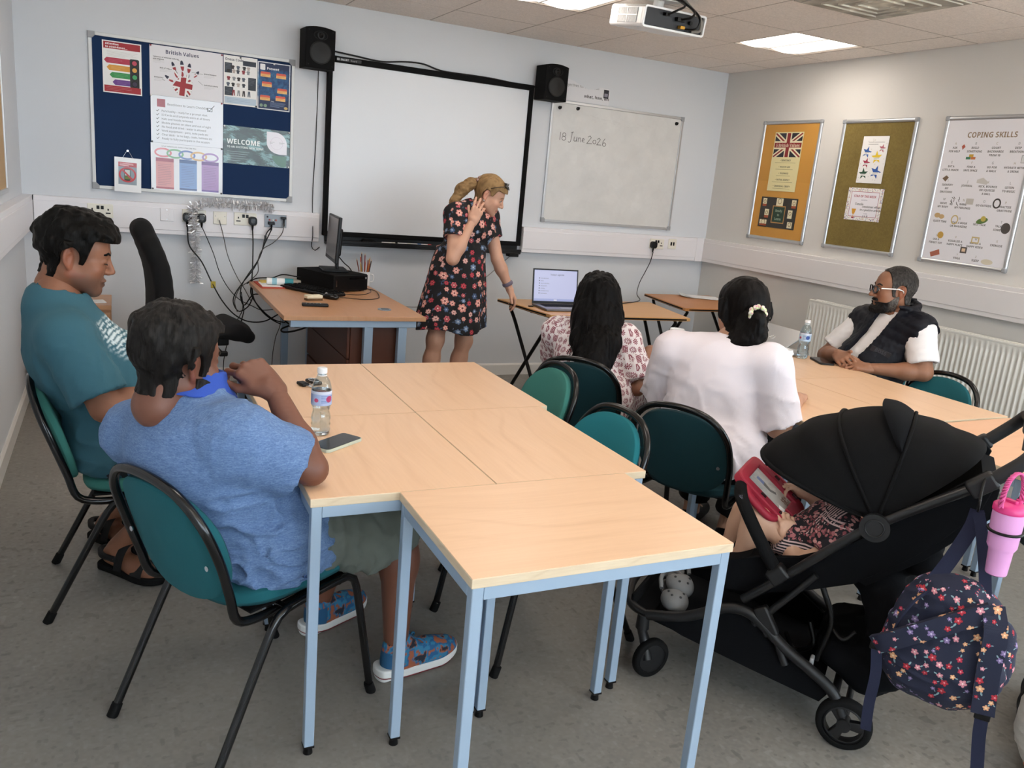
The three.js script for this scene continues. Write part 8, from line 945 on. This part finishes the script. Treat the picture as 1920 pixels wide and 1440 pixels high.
  // seat shell, its side walls, rear panel, basket
  const prof = [[0.47, 0.36], [0.44, 0.44], [0.36, 0.485], [0.27, 0.46], [0.2, 0.45], [0.1, 0.52], [0.0, 0.615], [-0.1, 0.73], [-0.19, 0.85]]; const shellG = (w, o, th) => { const pos = [], idx = [], m = prof.length, q = []; const up = (i, d) => { const a = prof[Math.max(0, i - 1)], b = prof[Math.min(m - 1, i + 1)], l = Math.hypot(b[0] - a[0], b[1] - a[1]); return [prof[i][0] + (b[1] - a[1]) / l * d, prof[i][1] - (b[0] - a[0]) / l * d]; }; prof.forEach((_, i) => q.push(up(i, -o))); for (let i = m - 1; i >= 0; i--) q.push(up(i, -o - th)); return extr(q.map(([s, h]) => [s, h]), w, 0.004).rotateY(-PI / 2).translate(w / 2, 0, 0); };
  part('seat', [shellG(0.33, 0.0, 0.022)], cl2, t);
  for (const s of [1, -1]) part('seat_side', [extr([[0.46, 0.36], [0.44, 0.45], [0.34, 0.495], [0.22, 0.53], [0.1, 0.6], [0.03, 0.665], [-0.05, 0.76], [-0.2, 0.905], [-0.225, 0.88], [-0.205, 0.80], [-0.13, 0.69], [-0.06, 0.61], [0.06, 0.5], [0.2, 0.43], [0.32, 0.385]], 0.012, 0.003).rotateY(-PI / 2).translate(s * 0.175 + 0.006, 0, 0)], cl2, t);
  part('rear_panel', [extr([[-0.2, 0.87], [-0.235, 0.86], [-0.23, 0.78], [-0.1, 0.62], [0.03, 0.50], [0.06, 0.51]], 0.35, 0.003).rotateY(-PI / 2).translate(0.175, 0, 0)], cl2, t);
  part('basket', [extr([[0.63, 0.21], [0.52, 0.18], [0.3, 0.145], [0.09, 0.115], [0.07, 0.15], [0.2, 0.235], [0.33, 0.32], [0.4, 0.315], [0.53, 0.245]], 0.008, 0.003).rotateY(-PI / 2).translate(0.21, 0, 0), extr([[0.63, 0.21], [0.52, 0.18], [0.3, 0.145], [0.09, 0.115], [0.07, 0.15], [0.2, 0.235], [0.33, 0.32], [0.4, 0.315], [0.53, 0.245]], 0.008, 0.003).rotateY(-PI / 2).translate(-0.2, 0, 0), beam([0, 0.2, 0.64], [0, 0.122, 0.09], 0.41, 0.012, 0.003), box(0.4, 0.05, 0.012, 0, 0.235, 0.70, 0.004), beam([0, 0.205, 0.63], [0, 0.215, 0.72], 0.38, 0.01, 0.003)], cl2, t);
  // storage bag sagging behind the seat
  const bag = new Field(0.011); bag.cap([-0.1, 0.52, 0.02], [0.1, 0.52, 0.02], 0.06, 0.06, 0.08).cap([-0.12, 0.42, -0.06], [0.12, 0.42, -0.06], 0.075, 0.075, 0.08).cap([-0.12, 0.29, -0.09], [0.12, 0.29, -0.09], 0.085, 0.085, 0.08).cap([-0.12, 0.2, -0.02], [0.12, 0.2, -0.02], 0.06, 0.06, 0.08).cap([-0.1, 0.24, 0.08], [0.1, 0.24, 0.08], 0.05, 0.05, 0.08).cap([-0.11, 0.6, -0.1], [0.11, 0.6, -0.1], 0.05, 0.05, 0.06).fn((d, x, y, z) => d - 0.008 * fold(x, y, z, 11)); part('storage_bag', boxUV(bag.mesh()), cl2, t);
  part('harness_strap', [tube([[0.1, 0.3, 0.16], [0.12, 0.24, 0.14], [0.11, 0.2, 0.19], [0.14, 0.26, 0.22]], 0.008, 6)], M.black, t); part('harness_strap', [tube([[0.16, 0.45, 0.14], [0.17, 0.36, 0.1], [0.17, 0.22, 0.12]], 0.009, 6)], M.black, t); part('harness_strap', [tube([[0.15, 0.33, 0.1], [0.17, 0.31, 0.06], [0.16, 0.34, 0.03]], 0.006, 6)], M.black, t); part('buckle', [box(0.03, 0.045, 0.012, 0.19, 0.215, 0.13, 0.004)], M.greyPlastic, t);
  const lt = canvasTex(256, 64, (g) => { rect(g, '#0e0e10', 0, 0, 256, 64); txt(g, 'ICKLE', 14, 48, 50, '#a9a4b4', 'left', 'bold'); }); const lm = new THREE.Mesh(new THREE.BoxGeometry(0.065, 0.016, 0.002), std(0xffffff, 0.7, { map: lt })); lm.name = 'bar_lettering'; lm.position.set(0.178, 0.648, 0.408); lm.rotation.set(0, 0.9, -1.1); t.add(lm);
}
// ---------- toddler ----------
{
  const J = { hip: sw(0.0, 0.505, 0.2), chest: sw(0, 0.575, 0.125), C7: sw(0, 0.63, 0.085), head: sw(0.015, 0.672, 0.095), shL: sw(0.085, 0.60, 0.115), shR: sw(-0.085, 0.615, 0.115), elL: sw(0.125, 0.475, 0.225), wrL: sw(0.105, 0.545, 0.262), elR: sw(-0.135, 0.60, 0.185), wrR: sw(-0.105, 0.635, 0.262), hipL: sw(0.055, 0.505, 0.21), hipR: sw(-0.055, 0.505, 0.21), knL: sw(0.075, 0.585, 0.37), anL: sw(0.075, 0.43, 0.40), knR: sw(-0.06, 0.54, 0.43), anR: sw(-0.06, 0.385, 0.47) };
  const base = [SO[0], SO[2]], p = new Person('toddler lying in the pushchair holding a tablet in a red case with both hands', base, J, { skin: 0xd7a98d, w: 0.5, d: 0.58, arm: 0.66, leg: 0.6, face: [SF.x * 0.97, -0.12, SF.z * 0.97], up: [SF.x * 0.1, 0.98, SF.z * 0.1], hs: 0.78, neck: 0.62 });
  p.body(0.0055, (S) => { for (const s of ['L', 'R']) { S.cap(J['kn' + s], J['an' + s], 0.037, 0.028, 0.02); S.cap(J['an' + s], A3.add(J['an' + s], [SF.x * 0.07, 0.0, SF.z * 0.07]), 0.024, 0.02, 0.015); } }).head(0.0035, { w: 1.06, jaw: 0.9, nose: 0.7, neck: 0.8 }, { lip: [0.5, 0.2, 0.18] });
  const N3 = [SN.x, SN.y, SN.z], F3 = [SF.x, 0, SF.z];
  p.hand({ s: -1, at: J.wrL, frame: handFrame(A3.add(A3.add([0, 0.8, 0], F3, 0.3), N3, -0.2), A3.add(A3.add(N3, [0, 0.1, 0]), F3, -0.55)), curl: [[0.55, 0.7, 0.5], [0.55, 0.75, 0.5], [0.6, 0.8, 0.5], [0.65, 0.8, 0.5]], thumb: [[0.5, 0.8, -0.4], [0.2, 0.9, -0.5]], scale: 0.62, fat: 1.22, cell: 0.0035 }); p.hand({ s: 1, at: J.wrR, frame: handFrame(A3.add(A3.add([0, 0.35, 0], F3, 0.85), N3, 0.3), A3.add(A3.add([0, 0.8, 0], N3, -0.35), F3, -0.3)), curl: [[0.5, 0.7, 0.4], [0.55, 0.75, 0.5], [0.6, 0.8, 0.5], [0.65, 0.8, 0.5]], thumb: [[0.5, 0.8, -0.2], [0.3, 0.9, -0.2]], scale: 0.62, fat: 1.22, cell: 0.0035 });
  p.done(); p.hair((x, y, z) => 0.01 + 0.003 * noise(x * 90, y * 40, z * 90), hairline(0.07, 0.012, -0.06, 0.0), hairColour([0.09, 0.055, 0.035], 0.5)); eyes(p.t, p.hm.clone().premultiply(new THREE.Matrix4().makeTranslation(-base[0], 0, -base[1])), [0.03, 0.02, 0.01], M.black);
  const S = new Field(0.006), ax = torso(S, J, 0.52, 0.62, 0.01, 0.04), oL = sleeve(S, J.shL, J.elL, 0.45, 0.045, 0.052, 0.03), oR = sleeve(S, J.shR, J.elR, 0.5, 0.045, 0.052, 0.03); S.ell(J.hip, [0.1, 0.075, 0.095], 0.04, 1, ax).cap(J.hipL, A3.mix(J.hipL, J.knL, 0.5), 0.066, 0.066, 0.03, 1, 1).cap(J.hipR, A3.mix(J.hipR, J.knR, 0.45), 0.066, 0.066, 0.03, 1, 1); oL(); oR(); S.cap(A3.add(J.C7, ax[2], 0.02), A3.add(J.head, [0, 0.05, 0], 1), 0.045, 0.05, 0.004, -1).fn((d, x, y, z) => d - 0.004 * fold(x, y, z, 24) - 0.002 * fold(x, y, z, 50));
  const pr = rep(canvasTex(512, 512, (g, w) => { rect(g, '#241f24', 0, 0, w, w); for (let i = 0; i < 16; i++) rect(g, i % 2 ? '#d8b9b4' : '#1e1a20', 0, 256 + i * 16, w, 16); for (let i = 0; i < 90; i++) disc(g, ['#b06a6c', '#8c4b50', '#c9908a'][i % 3], hash(i, 1, 3) * w, hash(i, 2, 3) * 256, 12 + 16 * hash(i, 3, 3), 8 + 10 * hash(i, 4, 3), hash(i, 5, 3) * 3); }), 0.16); p.cloth('romper', S, phys(0xffffff, 0.9, { map: pr }), 'dark romper with pink flowers and striped bottom');
  const fr = new Field(0.005); for (let i = 0; i < 10; i++) { const a = i / 10 * 6.283, q = A3.add(A3.add(A3.add(J.C7, ax[0], Math.cos(a) * 0.062), ax[2], Math.sin(a) * 0.055 + 0.01), ax[1], -0.012 + 0.006 * (i % 2)); fr.ell(q, [0.026, 0.013, 0.026], 0.014); } p.cloth('frilled_collar', fr, fabric(0xa8696a, 0.0006), 'dusty pink frilled collar');
}
// ---------- tablet in its red case ----------
{
  const NT = sw(0.09, 0.71, 0.458), NB = sw(0.09, 0.583, 0.305), FT = sw(-0.09, 0.7, 0.425), FB = sw(-0.09, 0.585, 0.25), mid = [0, 1, 2].map((i) => (NT[i] + NB[i] + FT[i] + FB[i]) / 4), up = A3.norm(A3.sub(A3.mix(NT, FT, 0.5), A3.mix(NB, FB, 0.5))), rt = A3.norm(A3.sub(A3.mix(NT, NB, 0.5), A3.mix(FT, FB, 0.5))); let nm = A3.norm(A3.cross(rt, up)); const X = nm[1] > 0 ? rt : rt.map((q) => -q), Z = nm[1] > 0 ? nm : nm.map((q) => -q);
  const t = thing('tablet', 'tablet in a chunky red foam case held by the toddler', 'tablet', mid); t.setRotationFromMatrix(new THREE.Matrix4().makeBasis(v(...A3.cross(up, Z)), v(...up), v(...Z))); const red = phys(0xa31f36, 0.6, { sheen: 0.2, sheenColor: new THREE.Color(0xff8090) });
  const w = 0.168, h = 0.222, hole = new THREE.Path(rr(w - 0.044, h - 0.05, 0.006).getPoints(6).reverse()); part('foam_case', [extr(rr(w, h, 0.024), 0.022, 0.006, [hole]).translate(0, 0, -0.01), extr(rr(w - 0.02, h - 0.02, 0.02), 0.008, 0.003).translate(0, 0, -0.016)], red, t);
  for (const s of [-1, 1]) { const hd = part('case_handle', [pipe([[s * w / 2 * 0.92, h * 0.3, 0.0], [s * (w / 2 + 0.03), h * 0.22, 0], [s * (w / 2 + 0.034), -h * 0.2, 0], [s * w / 2 * 0.92, -h * 0.3, 0.0]], 0.0125, 0.05, 12)], red, t); part('case_slot', [box(0.008, 0.02, 0.012, s * (w / 2 - 0.008), h * 0.06, 0.0185, 0.003), box(0.01, 0.024, 0.012, s * (w / 2 - 0.008), -h * 0.3, 0.0185, 0.003)], std(0x30090f, 0.8), hd); }
  part('case_stand', [box(0.07, 0.05, 0.012, 0, -h / 2 + 0.02, 0.018, 0.005)], red, t); part('tablet_body', [extr(rr(w - 0.03, h - 0.036, 0.008), 0.006, 0.001).translate(0, 0, -0.002)], M.whiteGloss, t);
  const sc = canvasTex(384, 512, (g, a, b) => { const gr = g.createLinearGradient(0, 0, a, b); gr.addColorStop(0, '#8f9292'); gr.addColorStop(0.5, '#a29d96'); gr.addColorStop(1, '#6d6258'); g.fillStyle = gr; g.fillRect(0, 0, a, b); for (let i = 0; i < 60; i++) { g.globalAlpha = 0.2; disc(g, ['#b6b1aa', '#7d7b78', '#c9c4bd'][i % 3], hash(i, 1, 1) * a, hash(i, 2, 1) * b, 30, 16, hash(i, 3, 1) * 3); } g.globalAlpha = 1; poly(g, '#4f5f86', [[190, 60], [240, 60], [250, 150], [190, 170]]); poly(g, '#4a4644', [[190, 160], [250, 150], [230, 240], [270, 300], [240, 320], [190, 250]]); for (let i = 0; i < 50; i++) { g.globalAlpha = 0.5; disc(g, '#584339', 240 + 100 * hash(i, 5, 1), 380 + 110 * hash(i, 6, 1), 12); } g.globalAlpha = 1; poly(g, '#d4d0ca', [[60, 420], [130, 400], [150, 470], [70, 480]]); });
  const sm = new THREE.Mesh(new THREE.PlaneGeometry(w - 0.05, h - 0.058).translate(0, 0, 0.0056), std(0xffffff, 0.2, { map: sc, emissive: 0xffffff, emissiveMap: sc, emissiveIntensity: 0.35 })); sm.name = 'screen'; t.add(sm); const L = new THREE.RectAreaLight(0xe8e4dc, 0.25, 0.1, 0.14); L.position.z = 0.02; L.rotation.y = PI; t.add(L);
}
// grey clogs in the basket
for (const [n, h, s, a, r, lb] of [[0.03, 0.262, 0.615, 2.2, 0.25, 'grey child clog on top, lying on its side in the pushchair basket'], [0.09, 0.225, 0.60, 2.0, 0.1, 'grey child clog below, strap raised in the pushchair basket']]) {
  const t = thing('clog', lb, 'shoe', sw(n, h, s), STURN + a, 'grey clogs in the pushchair basket'); t.rotation.x = r; const S = new Field(0.004); S.ell([0, 0.022, 0.035], [0.034, 0.026, 0.042], 0.02).ell([0, 0.018, -0.025], [0.03, 0.02, 0.035], 0.02).cap([0, 0.028, 0.0], [0, 0.036, -0.03], 0.024, 0.023, 0.01, -1).fn((d, x, y, z) => Math.max(d, 0.0 - y)); const g = std(0x737475, 0.7); t.scale.setScalar(1.35); part('upper', boxUV(S.mesh()), g, t); part('strap', [tube([[-0.031, 0.032, 0.005], [-0.03, 0.046, -0.025], [0, 0.052, -0.055], [0.03, 0.046, -0.025], [0.031, 0.032, 0.005]], 0.0055, 6)], g, t); part('vent_hole', [[-0.012, 0.05], [0.008, 0.055], [0, 0.036], [-0.018, 0.034], [0.018, 0.038]].map(([x, z]) => ball(0.0035, x, 0.044, z, 1, 0.8, 1, 8)), std(0x333434, 0.8), t);
}
// ---------- backpack hanging from the handle ----------
{
  const o = sw(0.335, 0.0, -0.175), t = thing('backpack', 'navy child backpack printed with small flowers hanging from the pushchair handle', 'backpack', [o[0], 0, o[2]], STURN);
  const ft = flowerTex(1024, '#171c33', [['#b0283f', '#e6b7b4', '#d0485c'], ['#c9808a', '#f0dcd4', '#dda0a8'], ['#d69c72', '#f0d9b0', '#e6b48c'], ['#7a6790', '#d8cbe0', '#9a86b0'], ['#a3202f', '#e0a0a0', '#c03c48']], 0.2, 44, 5, 0.042, '#7f9a9c', 55), fm = phys(0xffffff, 0.8, { map: ft, bumpMap: weave, bumpScale: 0.0005 }), navy = fabric(0x161b34, 0.0006);
  const S = new Field(0.006); S.ell([0.0, 0.50, 0.01], [0.06, 0.16, 0.115], 0.05).ell([0.02, 0.43, -0.03], [0.07, 0.12, 0.12], 0.05).ell([0.01, 0.42, 0.06], [0.055, 0.1, 0.075], 0.05).ell([0.02, 0.58, -0.03], [0.05, 0.075, 0.085], 0.04).fn((d, x, y, z) => d - 0.006 * fold(x, y, z, 13) - 0.002 * fold(x, y, z, 30)); part('bag_body', boxUV(S.mesh()), fm, t);
  part('front_pocket', (() => { const q = new Field(0.006); q.ell([-0.02, 0.46, -0.125], [0.05, 0.11, 0.045], 0.03).fn((d, x, y, z) => d - 0.004 * fold(x, y, z, 18)); return boxUV(q.mesh()); })(), fm, t); part('piping', [tube([[0.03, 0.63, -0.075], [0.065, 0.57, -0.105], [0.075, 0.45, -0.125], [0.06, 0.35, -0.10]], 0.004, 6)], navy, t); part('piping', [tube([[0.03, 0.64, 0.03], [0.06, 0.585, 0.085], [0.06, 0.47, 0.115], [0.05, 0.37, 0.085]], 0.004, 6)], navy, t);
  const ribbon = (pts, w, th, ax = [0, 0, 1]) => { const c = new THREE.CatmullRomCurve3(P(pts)), n = pts.length * 8, pos = [], idx = []; for (let i = 0; i <= n; i++) { const q = c.getPoint(i / n), tg = c.getTangent(i / n), sd = v(...ax).addScaledVector(tg, -tg.dot(v(...ax))).normalize(), nn = v().crossVectors(tg, sd); for (const [a, b] of [[-1, -1], [1, -1], [1, 1], [-1, 1]]) { const e = q.clone().addScaledVector(sd, a * w / 2).addScaledVector(nn, b * th / 2); pos.push(e.x, e.y, e.z); } } for (let i = 0; i < n; i++) for (let k = 0; k < 4; k++) { const a = i * 4 + k, b = i * 4 + (k + 1) % 4; idx.push(a, b, a + 4, b, b + 4, a + 4); } idx.push(0, 2, 1, 0, 3, 2); const m = n * 4; idx.push(m, m + 1, m + 2, m, m + 2, m + 3); const g = new THREE.BufferGeometry(); g.setAttribute('position', new THREE.Float32BufferAttribute(pos, 3)); g.setIndex(idx); const f = g.toNonIndexed(); f.computeVertexNormals(); return f; };
  // padded shoulder straps: one lies diagonally across the body, one hangs at the side, then webbing tails
  part('shoulder_strap', [ribbon([[0.075, 0.62, -0.085], [0.083, 0.585, -0.03], [0.088, 0.52, 0.06], [0.075, 0.46, 0.13], [0.06, 0.44, 0.15]], 0.048, 0.014, [0, 0.8, 0.5])], fm, t); part('shoulder_strap', [ribbon([[0.06, 0.63, -0.085], [0.095, 0.58, -0.10], [0.1, 0.47, -0.105], [0.095, 0.36, -0.115]], 0.052, 0.014)], fm, t);
  part('webbing_tail', [ribbon([[0.062, 0.445, 0.148], [0.065, 0.36, 0.135], [0.07, 0.27, 0.135], [0.075, 0.195, 0.13]], 0.027, 0.003)], navy, t); part('webbing_tail', [ribbon([[0.095, 0.365, -0.115], [0.09, 0.3, -0.12], [0.08, 0.2, -0.135], [0.085, 0.085, -0.15]], 0.03, 0.003)], navy, t); part('strap_adjuster', [box(0.008, 0.02, 0.036, 0.095, 0.352, -0.116, 0.003)], M.black, t); part('strap_adjuster', [box(0.008, 0.02, 0.032, 0.062, 0.435, 0.147, 0.003)], M.black, t);
  part('hanging_loop', [ribbon([[0.02, 0.635, 0.05], [-0.01, 0.70, 0.02], [-0.035, 0.79, -0.01], [-0.045, 0.83, -0.015]], 0.035, 0.004), ribbon([[0.03, 0.63, -0.07], [0.0, 0.70, -0.055], [-0.03, 0.79, -0.03], [-0.045, 0.83, -0.015]], 0.028, 0.004)], navy, t); part('hook', [new THREE.TorusGeometry(0.014, 0.003, 8, 24).translate(-0.048, 0.842, -0.015), tube([[-0.05, 0.855, -0.015], [-0.07, 0.875, -0.015], [-0.1, 0.905, -0.02]], 0.004, 6)], M.black, t);
}
{ // pink tumbler held in a cup loop behind the handle
  const t = thing('tumbler', 'pale pink insulated tumbler with bright pink lid behind the pushchair handle', 'tumbler', [2.49, 0.655, 4.74]); const pk = phys(0xdc9ccf, 0.35, { clearcoat: 0.3 }); t.rotation.z = 0.04; t.scale.set(0.88, 0.72, 0.88); t.position.set(2.452, 0.708, 4.78);
  part('body', [lathe([[0, 0], [0.026, 0], [0.0275, 0.004], [0.031, 0.09], [0.038, 0.105], [0.0405, 0.2], [0.0405, 0.235], [0.038, 0.236], [0.036, 0.1], [0, 0.02]], 36)], pk, t); part('lid', [lathe([[0, 0.262], [0.02, 0.262], [0.034, 0.257], [0.0415, 0.25], [0.0425, 0.236], [0.0425, 0.23], [0.0405, 0.23], [0, 0.232]], 36)], std(0xd8377f, 0.4), t); part('lid_tab', [box(0.014, 0.012, 0.034, 0.0, 0.266, 0.0, 0.004), cyl(0.007, 0.007, 0.014, 0.012, 0.268, 0.012, 14)], std(0xc92c72, 0.4), t);
  part('braided_strap', [0, 2.1, 4.2].map((ph) => tube(Array.from({ length: 40 }, (_, i) => { const u = i / 39, a = u * PI; return [0.044 * Math.cos(a) + 0.004 * Math.cos(u * 60 + ph), 0.25 + 0.115 * Math.sin(a) ** 0.7, 0.005 * Math.sin(u * 60 + ph)]; }), 0.0035, 5, 90)), std(0xd2538f, 0.7), t); part('cup_loop', [new THREE.TorusGeometry(0.042, 0.005, 8, 36).rotateX(PI / 2).translate(0, 0.16, 0), beam([0.035, 0.16, -0.03], [0.09, 0.2, -0.09], 0.012, 0.012, 0.003)], M.black, t);
}
solo('wrist_strap', [(() => { const q = []; for (let i = 0; i <= 24; i++) { const a = i / 24 * 6.283; q.push([2.51 + 0.022 * Math.sin(a), 0.905 + 0.085 * Math.cos(a), 4.79 + 0.012 * Math.sin(a)]); } return tube(q.slice(0, -1), 0.0045, 6, 60, true).scale(1, 1, 1); })()], std(0x0d0d10, 0.7), 'black wrist strap looped over the pushchair handle in front of the pink lid', 'strap');
// ---------- bags at the right edge of the photo ----------
{ const t = thing('tote_bag', 'tall black cloth tote bag with tan base standing behind the backpack', 'bag', [3.17, 0, 4.62], 0.5); const S = new Field(0.01); S.cap([-0.1, 0.06, 0], [0.12, 0.06, 0], 0.075, 0.075, 0.06).cap([-0.09, 0.3, 0], [0.12, 0.3, 0], 0.085, 0.085, 0.08).cap([-0.06, 0.56, 0], [0.12, 0.58, 0], 0.06, 0.06, 0.08).fn((d, x, y, z) => Math.max(d - 0.008 * fold(x, y, z, 9, [1.6, 1, 1.6]), 0.02 - y, y - 0.62)); part('bag_body', boxUV(S.mesh()), std(0x070708, 0.95), t); part('base', [box(0.32, 0.03, 0.14, 0.01, 0.015, 0, 0.01)], std(0x8c765a, 0.7), t); part('strap', [tube([[-0.05, 0.6, 0.04], [-0.02, 0.78, 0.03], [0.06, 0.8, 0.03], [0.1, 0.6, 0.04]], 0.009, 6)], std(0x070708, 0.9), t); }
{ const t = thing('printed_scarf', 'dark leaf print scarf draped over the pinkish table edge behind the tumbler', 'scarf', [2.86, 0.0, 4.64]); const S = new Field(0.008); S.cap([-0.09, 0.80, 0], [0.14, 0.82, 0.03], 0.035, 0.04, 0.04).cap([-0.08, 0.72, 0.02], [0.16, 0.73, 0.04], 0.035, 0.035, 0.04).cap([0.0, 0.64, 0.0], [0.17, 0.62, 0.0], 0.03, 0.03, 0.04).cap([0.1, 0.6, 0.0], [0.26, 0.58, -0.02], 0.03, 0.04, 0.04).fn((d, x, y, z) => d - 0.008 * fold(x, y, z, 14)); part('cloth', boxUV(S.mesh()), phys(0xffffff, 0.9, { map: flowerTex(512, '#232f2e', [['#5f8f86', '#c9b8a8', '#8fb0a4'], ['#8f5f66', '#d8c0b0', '#b08890'], ['#b7c3b8', '#4d6f6a', '#8fa79c']], 0.24, 36, 6, 0.05, '#49685f', 9) }), t); }
{ const t = thing('pompom_bag', 'white cloth bag edged with white pompoms above a bright printed cloth', 'bag', [2.83, 0, 4.81], 0.4); const S = new Field(0.008); S.ell([0.07, 0.17, 0], [0.1, 0.15, 0.09], 0.04).fn((d, x, y, z) => d - 0.006 * fold(x, y, z, 14)); part('bag_body', boxUV(S.mesh()), fabric(0xd9d4cc, 0.0008), t); const pg = boxUV(ball(0.016, 0, 0, 0)); for (let i = 0; i < 9; i++) { const a = 2.0 + i * 0.42; part('pompom', pg, std(0xddd9d0, 0.95), t).position.set(0.07 + Math.cos(a) * 0.112, 0.15 - 0.10 + 0.13 * Math.abs(Math.sin(a * 0.5 + 0.6)) ** 2, 0.04 + 0.06 * Math.sin(a)); } const Q = new Field(0.008); Q.ell([0.1, 0.035, 0.04], [0.1, 0.045, 0.09], 0.03).fn((d, x, y, z) => Math.max(d - 0.006 * fold(x, y, z, 14), 0.001 - y)); part('printed_cloth', boxUV(Q.mesh()), phys(0xffffff, 0.9, { map: flowerTex(512, '#e6dcc2', [['#e0645a', '#f5d9a0', '#f09080'], ['#2f5f8f', '#e9d38a', '#5f8fbf'], ['#e3c23a', '#b5482f', '#f0dc7a']], 0.2, 24, 6, 0.06, '#3a8a5a', 13) }), t); }
renderer.render(scene, camera);
